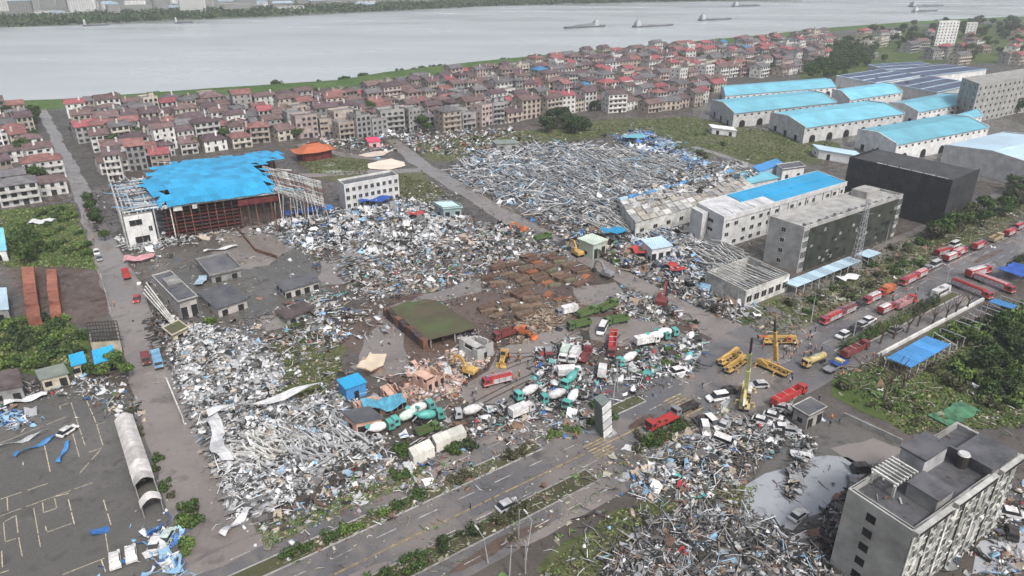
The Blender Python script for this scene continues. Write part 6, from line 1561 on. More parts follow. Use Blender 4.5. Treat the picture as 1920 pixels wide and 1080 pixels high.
# bare storm-stripped trees
def bare_tree(label, px, py, h):
    p = G(px, py); r = thing('bare_tree', label, 'tree', (p.x, p.y, 0)); rb = random.Random(int(px)); t = MB()
    t.tube((0, 0, 0), (.2, 0, h * .45), .32, .2, 7); t.build('trunk', BARK, r)
    for i in range(7):
        a = i * .9 + rb.uniform(0, .5); q = MB(); z0 = h * rb.uniform(.3, .45); e = Vector((math.cos(a) * h * .25, math.sin(a) * h * .25, h * rb.uniform(.7, 1)))
        q.tube((.1, 0, z0), e, .13, .05, 5); q.tube(e * .7 + Vector((0, 0, z0 * .3)), e + Vector((rb.uniform(-1, 1), rb.uniform(-1, 1), rb.uniform(.3, 1.5))), .05, .02, 4); q.build('branch', BARK, r)
bare_tree('stripped dark tree with wrapped cloth standing behind the courtyard', 1657, 748, 13)
bare_tree('broken stump with bare limbs near the stripped tree', 1690, 735, 7)
for i, (x, y) in enumerate([(1790,590),(1772,600),(1748,608),(1720,612),(1700,625),(1675,635),(1650,645),(1812,580)]): bare_tree('bare roadside tree along the right-hand service lane', x, y, 7)
for o in bpy.data.objects:
    if o.get('label') == 'bare roadside tree along the right-hand service lane': o['group'] = 'bare trees along the service lane'
# ================================================================== wreckage
BOXF = np.array([(0,3,2,1),(4,5,6,7),(0,1,5,4),(1,2,6,5),(2,3,7,6),(3,0,4,7)])
BOXV = np.array([(-1,-1,-1),(1,-1,-1),(1,1,-1),(-1,1,-1),(-1,-1,1),(1,-1,1),(1,1,1),(-1,1,1)], float)
def rot_batch(yaw, pitch, roll):
    cy, sy, cp, sp, cr_, sr = np.cos(yaw), np.sin(yaw), np.cos(pitch), np.sin(pitch), np.cos(roll), np.sin(roll)
    M = np.zeros((len(yaw), 3, 3))
    M[:, 0, 0] = cy * cp; M[:, 0, 1] = cy * sp * sr - sy * cr_; M[:, 0, 2] = cy * sp * cr_ + sy * sr
    M[:, 1, 0] = sy * cp; M[:, 1, 1] = sy * sp * sr + cy * cr_; M[:, 1, 2] = sy * sp * cr_ - cy * sr
    M[:, 2, 0] = -sp; M[:, 2, 1] = cp * sr; M[:, 2, 2] = cp * cr_
    return M
def pal_pick(pal, n):
    w = np.array([p[1] for p in pal], float); c = np.array([p[0] for p in pal]); k = RNG.choice(len(pal), n, p=w / w.sum())
    return c[k] * RNG.uniform(.72, 1.18, n)[:, None]
def b_chunks(P_, size, pal, flat=.5):
    n = len(P_); s = RNG.uniform(.5, 1.2, (n, 3)) * size * np.clip(RNG.lognormal(-.15, .55, n), .25, 3.2)[:, None]; s[:, 2] *= flat
    V_ = BOXV[None] * s[:, None] * .5 + RNG.normal(size=(n, 8, 3)) * size * .06
    M = rot_batch(RNG.uniform(0, 6.28, n), RNG.normal(size=n) * .4, RNG.normal(size=n) * .4)
    V_ = np.einsum('nij,nkj->nki', M, V_) + P_[:, None]
    return V_.reshape(-1, 3), (BOXF[None] + 8 * np.arange(n)[:, None, None]).reshape(-1, 4), np.repeat(pal_pick(pal, n), 8, 0)
def b_beams(P_, length, thick, pal, yaw=None, spread=.3, tilt=.25):
    """bent two-segment beams"""
    n = len(P_); L = length * np.clip(RNG.lognormal(-.25, .5, n), .2, 2.2); t = RNG.uniform(.6, 1.4, n) * thick
    bend = RNG.normal(size=(n, 2)) * .12 * L[:, None]
    xs = np.array([-.5, 0, .5]); sec = np.array([(-1, -1), (1, -1), (1, 1), (-1, 1)]) * .5
    V_ = np.zeros((n, 12, 3))
    for i, x in enumerate(xs):
        for j, (a, b) in enumerate(sec):
            V_[:, i * 4 + j, 0] = x * L; V_[:, i * 4 + j, 1] = a * t + (bend[:, 0] if i == 1 else 0); V_[:, i * 4 + j, 2] = b * t + (np.abs(bend[:, 1]) * .6 if i == 1 else 0)
    Fq = [(0, 3, 2, 1), (8, 9, 10, 11)] + [(i * 4 + j, i * 4 + (j + 1) % 4, (i + 1) * 4 + (j + 1) % 4, (i + 1) * 4 + j) for i in range(2) for j in range(4)]
    yw = RNG.uniform(0, 6.28, n) if yaw is None else np.where(RNG.random(n) < .72, yaw, yaw + 1.57) + RNG.normal(size=n) * spread
    M = rot_batch(yw, RNG.normal(size=n) * tilt, np.zeros(n))
    V_ = np.einsum('nij,nkj->nki', M, V_) + P_[:, None]
    V_[:, :, 2] = np.maximum(V_[:, :, 2], .05)
    return V_.reshape(-1, 3), (np.array(Fq)[None] + 12 * np.arange(n)[:, None, None]).reshape(-1, 4), np.repeat(pal_pick(pal, n), 12, 0)
def b_sheets(P_, size, pal, curl=.35, asp=2.0, tilt=.45):
    """crumpled sheets of 3x3 vertices"""
    n = len(P_); s = size * np.clip(RNG.lognormal(-.2, .5, n), .25, 2.1); a = RNG.uniform(.4, 1.0, n) * asp
    g_ = np.array([(x, y) for y in (-.5, 0, .5) for x in (-.5, 0, .5)])
    V_ = np.zeros((n, 9, 3)); V_[:, :, 0] = g_[:, 0] * (s * a)[:, None]; V_[:, :, 1] = g_[:, 1] * s[:, None]
    V_ += RNG.normal(size=V_.shape) * s[:, None, None] * np.array([.08, .08, curl * .5]); V_[:, [0, 2, 6, 8], 2] += (RNG.random((n, 4)) * curl) * s[:, None]
    Fq = np.array([(0, 1, 4, 3), (1, 2, 5, 4), (3, 4, 7, 6), (4, 5, 8, 7)])
    M = rot_batch(RNG.uniform(0, 6.28, n), RNG.normal(size=n) * tilt, RNG.normal(size=n) * tilt)
    V_ = np.einsum('nij,nkj->nki', M, V_) + P_[:, None]
    V_[:, :, 2] = np.maximum(V_[:, :, 2], .06)
    return V_.reshape(-1, 3), (Fq[None] + 9 * np.arange(n)[:, None, None]).reshape(-1, 4), np.repeat(pal_pick(pal, n), 9, 0)
WH, LG, MG, DG = (.60,.61,.62), (.32,.33,.34), (.13,.128,.127), (.04,.039,.037)
BR, TN, BL, LB, RD, GN, TL, SM = (.20,.13,.095), (.40,.34,.27), (.05,.16,.42), (.25,.42,.58), (.36,.05,.06), (.10,.16,.06), (.12,.42,.42), (.48,.31,.26)
PAL = {'white': [(WH, 5), (LG, 3), (MG, 2.4), (DG, 2.0), (TN, .8), (LB, .25)], 'steel': [(LG, 4), (WH, 2.6), (MG, 3), (DG, 1.4), (LB, .6), (TN, .5)], 'mixed': [(WH, 3), (LG, 2.5), (MG, 3), (DG, 2.5), (TN, 1.8), (BR, 1.8), (BL, .22), (LB, .4), (RD, .14), (GN, .35), (TL, .1)],
       'brown': [(BR, 4), (TN, 2), (DG, 2), (MG, 2), (WH, .8)], 'blue': [(BL, 3), (LB, 3), (WH, 3), (LG, 2), (MG, 1.5)], 'salmon': [(SM, 3), (WH, 2), (TN, 2), (MG, 1.5), (BR, 1)], 'dark': [(DG, 4), (MG, 3), (BR, 1.5), (LG, 1.2)], 'red': [(RD, 4), (DG, 1.5), (MG, 1), (LG, 1)],
       'wood': [(TN, 3), (BR, 3), ((.30,.25,.19), 3), (DG, 1)], 'branch': [((.22,.21,.15), 4), ((.34,.34,.27), 2), (WH, .7), (BR, 2), (GN, 1.5)], 'tangle': [(LG, 3), (MG, 4), (DG, 3.5), (WH, 1.6), (BR, 1), (LB, .4), (TN, .7)], 'pale': [(WH, 5), (LG, 4), (MG, 2), (DG, 1), (LB, 1.0), (TN, .5)], 'car': [(WH, 2.5), (LG, 2), (DG, 3), (MG, 2), (BL, .25), (TL, .22), (RD, .22)]}
TRI = [0]
CLEAR = [([tuple(q[:2]) for q in gp(pl)], k) for pl, k in [
    ([(860,735),(905,690),(960,640),(1010,622),(1060,620),(1060,640),(1000,660),(1010,700),(985,735),(900,765)], .03),
    ([(1040,600),(1120,590),(1230,600),(1270,640),(1180,640),(1060,630)], .12),
    ([(300,470),(400,440),(510,415),(565,470),(600,520),(560,560),(470,600),(400,600),(300,540)], .14), ([(597,492),(660,462),(695,488),(650,530),(605,530)], .06),
    ([(660,600),(780,548),(900,522),(900,545),(800,560),(720,590),(690,650),(640,640)], .12), ([(630,640),(700,620),(760,650),(760,700),(690,710),(640,690)], .15),
    ([(1060,545),(1150,525),(1180,550),(1120,575),(1080,570)], .15), ([(480,600),(545,580),(565,605),(500,630)], .1),
    ([(1300,570),(1420,620),(1500,640),(1620,600),(1640,640),(1500,740),(1400,760),(1300,740),(1330,680)], .05),
    ([(1500,800),(1600,780),(1700,840),(1612,880),(1592,915),(1545,955),(1505,985),(1490,1010),(1440,985),(1400,945),(1395,900),(1430,870)], .012), ([(1290,440),(1400,470),(1440,480),(1500,500),(1480,515),(1390,478)], .2)]]
def keep_mask(P_):
    x, y = P_[:, 0], P_[:, 1]; k = np.ones(len(P_))
    for poly, pr in CLEAR: k = np.where(inside(poly, x, y), np.minimum(k, pr), k)
    for line, d in ((MSTREET, 4.6), (LSTREET, 5.2)):
        c = np.array([tuple(G(*p)[:2]) for p in line]); dd = np.full(len(x), 1e9)
        for a, b in zip(c, c[1:]):
            ab = b - a; t = np.clip(((x - a[0]) * ab[0] + (y - a[1]) * ab[1]) / (ab @ ab), 0, 1); dd = np.minimum(dd, np.hypot(x - a[0] - t * ab[0], y - a[1] - t * ab[1]))
        k = np.where(dd < d, np.minimum(k, .03), k)
    s_ = (x - RO.x) * RU.x + (y - RO.y) * RU.y; t_ = (x - RO.x) * RN.x + (y - RO.y) * RN.y
    k = np.where((t_ > -6) & (t_ < 5), np.minimum(k, .10), k); k = np.where((t_ > 9.2) & (t_ < 14) & (s_ < 60), np.minimum(k, .35), k); k = np.where((t_ > -17) & (t_ < -9.5) & (s_ < 60), np.minimum(k, .25), k)
    cl = np.array([noise.noise(Vector((a * .11, b * .11, 8.3))) + .5 * noise.noise(Vector((a * .3, b * .3, 1.7))) for a, b in P_])
    return RNG.random(len(x)) < k * np.clip(.74 + 1.7 * cl, .10, 1)
def field(name, label, px, pal, hmax, chunks=(0, 1), beams=(0, 4, .25), sheets=(0, 2), yaw=None, mound=True, rim=8.0, z0=0.0, base=None, cat='debris', spread=.3):
    poly = [tuple(q[:2]) for q in gp(px)]; hmax = hmax * .5
    def hgt(P_):
        e = np.clip(edge_dist(poly, P_[:, 0], P_[:, 1]) / rim, 0, 1) * inside(poly, P_[:, 0], P_[:, 1])
        nz_ = np.array([noise.noise(Vector((x * .07, y * .07, hmax))) * .6 + noise.noise(Vector((x * .22, y * .22, 5))) * .35 for x, y in P_]) + .65
        return hmax * e ** .8 * np.clip(nz_, .12, 1.5)
    parts = []
    pal_ = PAL[pal]
    for fn, n, args in ((b_chunks, int(chunks[0] * 1.2), (chunks[1] * .66, pal_)), (b_beams, beams[0], (beams[1], beams[2] * .8, pal_, yaw, spread)), (b_sheets, int(sheets[0] * 1.05), (sheets[1] * .7, pal_))):
        if n:
            q = scatter(poly, n); sp = RNG.random(len(q)) < (0 if name == 'plastic_tangle' else .22); q[sp] += RNG.normal(size=(int(sp.sum()), 2)) * 5.5; q = q if name == 'plastic_tangle' else q[keep_mask(q)]; n = len(q)
            if not n: continue
            z = hgt(q) * RNG.uniform(.55, 1.05, n) + z0 + .08
            parts.append(fn(np.column_stack([q, z]), *args))
    if mound and hmax > .5:                           # heap of fine rubble under the pieces
        xs = [p[0] for p in poly]; ys = [p[1] for p in poly]; st = .9 if min(p[1] for p in poly) < 260 else 1.5
        gx, gy = np.meshgrid(np.arange(min(xs) - 2, max(xs) + 2, st), np.arange(min(ys) - 2, max(ys) + 2, st)); sh = gx.shape
        flat = np.column_stack([gx.ravel(), gy.ravel()]); ins = inside(poly, flat[:, 0], flat[:, 1]); z = np.where(ins, hgt(flat) * .8, -.3) + z0 + RNG.normal(size=len(flat)) * .12 * ins
        idx = np.arange(len(flat)).reshape(sh); Fq = np.stack([idx[:-1, :-1], idx[:-1, 1:], idx[1:, 1:], idx[1:, :-1]], -1).reshape(-1, 4)
        Fq = Fq[ins[Fq].any(1)]
        cc = pal_pick(pal_, len(flat)) * RNG.uniform(.12, .8, len(flat))[:, None]; parts.append((np.column_stack([flat, z]), Fq, cc))
    o = 0; Vs, Fs, Cs = [], [], []
    for v_, f_, c_ in parts: Vs.append(v_); Fs.append(f_ + o); Cs.append(c_); o += len(v_)
    me = np_mesh(name, np.vstack(Vs), np.vstack(Fs), np.vstack(Cs)); TRI[0] += 2 * len(me.polygons)
    return tag(link(name, me, M_DEB), label, cat, kind='stuff')
YU, YV = RZ(ROAD_AZ), RZ(ROAD_AZ - 90)
field('steel_wreckage', 'flattened factory of tangled grey steel beside the middle street', [(832,330),(880,292),(960,277),(1060,270),(1160,278),(1290,303),(1325,325),(1205,362),(1150,385),(1090,412),(1020,412),(930,368)], 'pale', 4.0, (2400, .9), (6600, 8.5, .34), (3200, 2.2), YV, rim=12, spread=.16)
field('steel_wreckage', 'blue and white sheet wreckage behind the flattened factory', [(1150,262),(1195,243),(1255,262),(1330,305),(1290,320),(1210,292)], 'blue', 3, (500, 1.1), (900, 5, .3), (700, 2.4), None)
field('steel_wreckage', 'wrecked workshops with pale roof frames by the boundary wall', [(1080,408),(1150,380),(1195,418),(1290,440),(1385,482),(1400,545),(1330,555),(1250,520),(1200,480),(1100,432)], 'steel', 3.2, (2600, 1.1), (2800, 5, .3), (1800, 2.2), YV, rim=7)
field('steel_wreckage', 'strewn sheets and machine scrap along the far side of the middle street', [(1045,425),(1090,416),(1200,470),(1260,520),(1330,555),(1410,552),(1380,610),(1300,575),(1180,512),(1085,465)], 'mixed', 2.6, (2600, 1.1), (1700, 4, .26), (1400, 2.2), YV, rim=4)
field('steel_wreckage', 'blue and white sheeting blown against the workshops', [(1100,420),(1200,440),(1300,480),(1390,545),(1320,555),(1200,490)], 'blue', 3.0, (150, 1), (350, 4, .25), (420, 2.6), mound=False, rim=4)
field('rubble', 'white and blue rubble field in front of the hall', [(480,430),(560,398),(625,395),(760,372),(830,395),(880,410),(850,440),(790,470),(700,480),(620,470),(540,465)], 'white', 3.2, (6500, 1.1), (1800, 3.5, .25), (3600, 2.2))
field('rubble', 'blue sheet scraps tangled in the white rubble', [(560,400),(620,390),(740,376),(770,390),(700,450),(600,480),(520,440)], 'blue', 3.4, (300, 1), (300, 4, .25), (520, 2.4), mound=False)
field('rubble', 'mixed brown and grey rubble in the middle of the wrecked yards', [(600,478),(700,480),(800,470),(880,412),(960,420),(1050,440),(1070,470),(1000,490),(900,510),(830,545),(700,562),(640,530)], 'mixed', 1.9, (5200, .95), (2600, 3.6, .24), (2000, 1.7))
field('rubble', 'heap of white plaster rubble beside the left street', [(302,645),(350,604),(430,622),(505,642),(535,690),(512,742),(440,765),(352,795),(322,725)], 'white', 2.2, (10500, .8), (700, 2.4, .16), (2200, 1.2), base=(.3,.29,.28))
field('rubble', 'collapsed white panel building of jumbled sheets and slabs', [(352,800),(400,782),(560,747),(625,742),(705,800),(722,850),(650,862),(610,905),(500,965),(430,985),(398,900)], 'white', 2.8, (8500, .8), (3000, 3.4, .18), (5200, 1.35), YU, rim=6)
field('truck_wreckage', 'scrap and crushed vehicle parts in the truck yard', [(1000,645),(1060,632),(1150,672),(1250,660),(1290,632),(1325,640),(1290,702),(1200,732),(1100,792),(960,792),(890,800),(870,765),(960,742),(990,690)], 'car', 1.0, (1900, 1.0), (1500, 2.8, .2), (900, 1.7), mound=False)
field('scrap_heap', 'pale scrap heap behind the green dump trucks', [(1130,560),(1180,545),(1240,560),(1275,575),(1260,610),(1200,600),(1150,575)], 'mixed', 2.2, (900, 1.0), (900, 3, .22), (500, 1.7))
field('scrap_heap', 'blue-black scrap and splintered wood behind the white box truck', [(950,620),(1010,580),(1060,560),(1090,570),(1060,600),(1000,640),(960,650)], 'wood', 1.4, (900, .8), (1500, 3.5, .16), (200, 1.2))
field('steel_wreckage', 'big heap of twisted steel and sheets below the near carriageway', [(1120,1090),(1190,1005),(1290,950),(1400,962),(1470,1000),(1540,1050),(1570,1095)], 'tangle', 3.6, (4200, .8), (3800, 4.0, .18), (1500, 1.5), None, rim=6)
field('steel_wreckage', 'crumpled red sheets on top of the steel heap', [(1240,1035),(1290,1010),(1345,1020),(1330,1050),(1260,1065)], 'red', 3.4, (10, 1), (30, 4, .25), (90, 2.4), mound=False)
field('roadside_debris', 'broken branches and scrap along the near verge', [(1180,885),(1290,800),(1400,790),(1445,840),(1410,905),(1300,935),(1200,965)], 'mixed', 1.0, (1500, .8), (1700, 3.2, .16), (700, 1.5), mound=False)
field('car_wreckage', 'tangle of crushed car parts before the guard house', [(1400,775),(1480,750),(1520,800),(1540,820),(1512,892),(1475,945),(1492,870),(1405,850)], 'car', 1.3, (800, 1.0), (800, 3, .18), (600, 1.7), mound=False, rim=4)
field('rubble', 'splintered boards and scrap below the compound', [(500,600),(600,560),(690,590),(700,640),(640,640),(560,650),(480,640)], 'mixed', 1.3, (1300, .9), (1500, 4, .22), (900, 1.8), mound=False)
field('rubble', 'salmon and white masonry rubble beside the muddy square', [(770,690),(830,660),(890,630),(925,655),(910,690),(870,700),(860,740),(790,765),(740,760)], 'salmon', 1.9, (3200, .8), (500, 2.6, .18), (500, 1.4))
field('burnt_debris', 'black burnt debris along the compound wall', [(262,600),(300,590),(330,640),(330,690),(300,690),(275,650)], 'dark', 1.5, (900, .8), (900, 3, .16), (300, 1.4))
field('scattered_debris', 'small debris strewn over the wrecked yards', [(225,480),(600,400),(830,335),(1100,415),(1480,545),(1360,640),(1300,720),(700,1000),(480,1000),(330,700)], 'mixed', .3, (5600, .6), (4200, 2.2, .15), (2000, 1.2), mound=False)
field('scattered_debris', 'debris thrown against the town edge', [(600,262),(830,247),(960,240),(1010,265),(860,292),(640,282)], 'mixed', 1.0, (1700, 1.0), (900, 3, .3), (900, 1.8), mound=False)
field('scattered_debris', 'roof scraps lying among the damaged town houses', [(520,262),(640,215),(900,195),(1000,225),(830,248),(640,262)], 'white', .6, (600, 1.2), (300, 3, .3), (700, 2.4), mound=False)
field('scattered_debris', 'broken branches and scraps over the scrub and verge', [(1560,700),(1720,645),(1900,590),(1925,780),(1700,820)], 'branch', .4, (150, .6), (900, 3.2, .14), (130, 1.4), mound=False)
field('scattered_debris', 'broken branches along the verge by the fire engines', [(1400,640),(1480,560),(1700,470),(1920,385),(1920,425),(1700,520),(1560,600),(1450,665)], 'branch', .8, (350, .7), (1700, 3.2, .14), (260, 1.5), mound=False)
field('scattered_debris', 'bits of debris thrown over the near road and medians', [(480,1010),(640,930),(1100,790),(1300,740),(1400,760),(1200,900),(900,1060),(560,1085)], 'branch', .25, (2600, .5), (1900, 2.0, .13), (700, 1.1), mound=False)
field('scattered_debris', 'litter of boards and scrap on the left verge of the near road', [(480,985),(560,950),(700,880),(880,800),(1000,780),(1120,740),(1110,790),(960,850),(800,910),(640,965),(520,1020)], 'mixed', .5, (1900, .7), (1300, 2.6, .16), (800, 1.5), mound=False)
field('scattered_debris', 'scrap strewn around the five-storey building', [(1535,870),(1600,860),(1590,960),(1570,1060),(1500,1040),(1540,960)], 'dark', .6, (800, .7), (500, 2.2, .14), (250, 1.3), mound=False)
field('scattered_debris', 'scrap strewn over the yard beyond the five-storey building', [(1790,985),(1925,900),(1925,1085),(1760,1085)], 'mixed', .5, (500, .7), (300, 2.2, .14), (200, 1.3), mound=False)
field('plastic_tangle', 'dark tangle of plastic film and bent bars trailing over the courtyard', [(1496,818),(1518,822),(1510,870),(1494,912),(1478,940),(1484,890)], 'tangle', 1.6, (160, .7), (420, 3, .14), (260, 1.6), None, rim=2)
field('blue_sheets', 'crumpled blue roof sheets around the parked cars', [(268,1005),(300,985),(340,1000),(350,1050),(330,1085),(300,1060),(280,1030)], 'blue', 1.2, (60, .6), (130, 3.2, .22), (110, 1.8), mound=False)
field('blue_sheets', 'crumpled blue sheets near the edge of the parking ground', [(0,772),(60,768),(72,790),(30,805),(0,795)], 'blue', .8, (20, .6), (70, 3.5, .22), (60, 1.8), mound=False)
field('scattered_debris', 'scraps on the ground around the left sheds', [(0,720),(120,705),(240,700),(270,780),(230,790),(150,740),(0,760)], 'mixed', .3, (500, .6), (300, 2, .15), (200, 1.2), mound=False)
field('scattered_debris', 'broken things in the compound yards', [(290,500),(420,440),(560,470),(610,540),(560,600),(420,640),(320,640)], 'mixed', .35, (380, .6), (420, 2.6, .16), (120, 1.2), mound=False)
field('scattered_debris', 'sheet scraps hanging around the stripped hall end', [(200,440),(300,440),(420,425),(520,415),(520,440),(300,470),(220,470)], 'white', 1.0, (500, .8), (700, 3.2, .2), (500, 1.8), mound=False)
field('roof_debris', 'broken sheets lying over the stripped factory roof', [(1190,418),(1420,352),(1380,322),(1155,380)], 'white', .4, (300, 1), (900, 4, .22), (500, 2.0), mound=False, z0=6.4)
field('scattered_debris', 'rubble along the town street in front of the white houses', [(120,380),(215,350),(230,400),(190,450),(165,430)], 'dark', .3, (400, .7), (200, 2, .15), (100, 1.2), mound=False)
field('levee_goods', 'colourful stalls and goods strung along the foot of the levee', [(480,186),(640,172),(800,150),(860,138),(860,143),(760,163),(640,180),(500,190)], 'mixed', 1.2, (300, 3), (0, 1, 1), (260, 4), mound=False)
print('debris tris', TRI[0])
# roof frames of the flattened factory: bent rafters still in rows
def frames(label, px, nrow, h, m_):
    poly = gp(px); r = thing('roof_frame', label, 'steel frame', poly[0], 0, 'buckled roof frames of the flattened factory'); o = poly[0]
    for i in range(nrow):
        t = i / (nrow - 1); a = poly[0].lerp(poly[1], t); b = poly[3].lerp(poly[2], t); n = 5; prev = None; q = MB()
        for k in range(n + 1):
            p = a.lerp(b, k / n) + Vector((random.gauss(0, .7), random.gauss(0, .7), h * (.35 + .65 * abs(noise.noise(Vector((i * .3, k * .5, h))))) ))
            if prev is not None: q.beam(prev - o, p - o, .32, .42)
            prev = p
        q.build('rafter', m_, r)
for lab, px, n, h, m_ in [('row of buckled white rafters at the street side of the flattened factory', [(860,350),(960,300),(1010,330),(930,372)], 16, 5, STEEL), ('row of buckled grey rafters across the middle of flattened factory', [(960,330),(1100,285),(1180,320),(1060,385)], 22, 5.5, STEEL),
    ('row of buckled pale rafters at the far side of flattened factory', [(1080,290),(1190,285),(1290,315),(1200,355)], 18, 5, DIRTYW), ('row of bent rafters over the wrecked workshops', [(1085,418),(1150,388),(1215,425),(1160,455)], 18, 4.5, DIRTYW), ('row of pale bent rafters beside the boundary wall', [(1290,480),(1340,462),(1400,490),(1350,515)], 12, 4.5, DIRTYW),
    ('rows of white slats in the collapsed panel building', [(410,850),(520,800),(580,830),(480,890)], 20, 2.6, DIRTYW), ('rows of pale slats at the corner of collapsed panel building', [(520,840),(640,790),(690,830),(580,880)], 18, 2.8, STEEL)]: frames(lab, px, n, h, m_)
# stacks of rusty formwork
rs = random.Random(14); FORM = [mat('rusty_formwork', (.15,.095,.07), .85, .5, .8), mat('brown_formwork', (.20,.14,.10), .85, .5, .8), mat('olive_formwork', (.16,.15,.10), .85, .4, .8), mat('orange_formwork', (.30,.12,.06), .85, .4, .8)]
def stack_mesh(L, W, n, k):
    mb = MB()
    for i in range(n): dx, dy = rs.uniform(-.2, .2), rs.uniform(-.12, .12); mb.box(-L/2 + dx, L/2 + dx, -W/2 + dy, W/2 + dy, i * .28, i * .28 + .2)
    me = mb.mesh('formwork'); me.materials.append(FORM[k]); return me
SM_ = [stack_mesh(L, W, n, k) for L, W, n, k in ((6, 2.2, 4, 0), (5, 2, 3, 1), (6, 2.4, 5, 0), (4, 1.8, 3, 2), (5.5, 2.2, 6, 1), (4, 2, 2, 3))]
SL = ['rusty brown stack of six-metre steel formwork on the brown yard', 'light brown low stack of steel formwork on the brown yard', 'tall rusty stack of wide formwork on the brown yard', 'olive stack of short formwork on the brown yard', 'tall light brown stack of formwork on the brown yard', 'orange primed pair of formwork panels on the brown yard']
fp = [tuple(q[:2]) for q in gp([(905,520),(960,485),(1040,480),(1110,505),(1090,545),(1040,575),(980,600),(920,600),(900,575),(940,555),(880,540)])]
for s in np.arange(0, 120, 6.9):
    for t in np.arange(-70, 60, 3.1):
        p = G(905, 545) + RU * (s - 20) + AZ(ROAD_AZ - 90) * t + Vector((rs.uniform(-1.4, 1.4), rs.uniform(-1.1, 1.1), 0))
        if not bool(inside(fp, p.x, p.y)) or rs.random() < .25: continue
        k = rs.choices(range(6), [4, 4, 3, 2, 2, 1])[0]
        o = link('formwork_stack', SM_[k]); o.location = (p.x, p.y, .08); o.rotation_euler = (0, 0, YU + rs.gauss(0, .28)); tag(o, SL[k], 'stack', 'formwork stacks on the brown yard')
# large loose pieces one can pick out
def sheet(name, label, px, py, L, W, az, m_, curl=.8, z=.4, tilt=0.0, n=8):
    p = G(px, py); q = MB(); vs = []; rg = random.Random(int(px * 3 + py))
    for i in range(n + 1):
        for j in (0, 1, 2):
            x = (i / n - .5) * L; vs.append((x, (j - 1) * W / 2 + rg.uniform(-.1, .1) * W + math.sin(i * .9) * curl * .5, z + curl * (.5 + .5 * math.sin(i * 1.1 + j * .7)) + rg.uniform(0, .25)))
    q.add(vs, [(i * 3 + j, (i + 1) * 3 + j, (i + 1) * 3 + j + 1, i * 3 + j + 1) for i in range(n) for j in range(2)])
    o = q.build(name, m_); o.location = (p.x, p.y, 0); o.rotation_euler = (tilt, 0, RZ(az))
    md = o.modifiers.new('thickness', 'SOLIDIFY'); md.thickness = .06
    return tag(o, label, 'sheet')
WS = mat('white_sheet_metal', (.66,.67,.68), .5, .3, .5); TARP = mat('blue_tarpaulin', (.03,.09,.36), .6, .4, .4)
for a in [('roof_sheet','long white curled sheet along the top of the collapsed panels',505,768,27,1.8,60,WS,1.8,2.2),('roof_sheet','white wall panel with dark holes leaning on the left street wall',412,838,18,2.8,150,WS,1.4,1.6),('roof_sheet','white curled sheet at the foot of the collapsed panels',445,985,8,1.4,20,WS,.8,.6),
          ('tarpaulin','dark blue tarpaulin over rubble in front of the white building',706,387,15,5,65,TARP,1.2,2.6),('tarpaulin','blue tarpaulin strip on the white rubble near the hall',575,408,17,4.5,55,TARP,1.2,2.6),('tarpaulin','blue tarpaulin over a stall beside the ladder engines',1905,520,12,8,54,TARP,.6,2.6),('tarpaulin','blue tarpaulin covering a small truck bed',1571,690,5,3.2,54,TARP,.4,1.7),
          ('roof_sheet','blue curved strip lying on the marked parking ground',120,850,8,.8,345,mat('blue_strip', (.06,.22,.48), .5, .3, .5),.5,.2),('roof_sheet','blue and white curled strip on the course lines',72,838,10,.9,30,mat('blue_strip', (.06,.22,.48)),.9,.2),('roof_sheet','grey curled strip beside the white car on parking ground',40,830,11,.7,50,STEEL,1.0,.2),
          ('roof_sheet','bright teal roof piece lying in blue wreckage',1190,266,14,8,70,CYAN,.6,3.0),('roof_sheet','bright blue sheet caught on the light green container house',1150,449,9,6,80,BLUE,.6,3.5),('roof_sheet','white sheet heap on the grass by the left street',78,417,9,5,80,WS,.6,.2),('roof_sheet','pale long sheet crumpled by the sheds',50,752,9,2.5,60,WS,.7,.4),
          ('plastic_sheet','pale green net torn over the muddy grass',1790,778,13,5,60,mat('green_net', (.09,.24,.13), .8, .6, .5),.3,.2),('roof_sheet','cream sheet lying on the verge by the fire engines',1590,524,8,3.5,60,WS,.7,.5),
          ('roof_sheet','turquoise sheet half folded beside the dark roofed shed',722,776,10,5,70,mat('turquoise_sheet', (.10,.34,.48), .5, .3, .4),1.2,2.5),('roof_sheet','white sheet crossing the rubble below the hall',415,470,12,1.4,60,WS,.8,.5),('roof_sheet','pale blue tank shell lying between the flat-roofed houses',378,530,8,3,350,LCYAN,.4,.8),('awning','fallen red awning at the left street junction',262,489,10,5,70,PAINT['pink'],.8,.8),('awning','dark red sheet heap in the white rubble',782,412,7,4,70,PAINT['red'],1.0,2.2),('awning','red sheets crumpled among wrecked workshops',1195,483,8,4,330,PAINT['red'],1.2,2.2),('awning','red machine hood crushed by the workshops',1265,512,8,4.5,330,PAINT['red'],1.2,1.6)]: sheet(*a)
# sand pad, brown pallets of wood by the temple
o = patch('sand_pad', [(688,308),(735,297),(758,304),(758,311),(730,318),(692,318)], .3, mat('pale_sand', (.62,.54,.46), .9, .2, .2), 1)
o = patch('sand_pad', [(672,292),(700,285),(740,283),(720,292),(690,296)], .3, mat('pale_sand', (.62,.54,.46)), 1)
for pl in ([(602,321),(640,318),(648,322),(620,326)], [(605,310),(625,306),(630,310),(612,313)]): patch('pond', pl, .09, mat('pond_water', (.30,.33,.27), .1, .2, .1), .5)
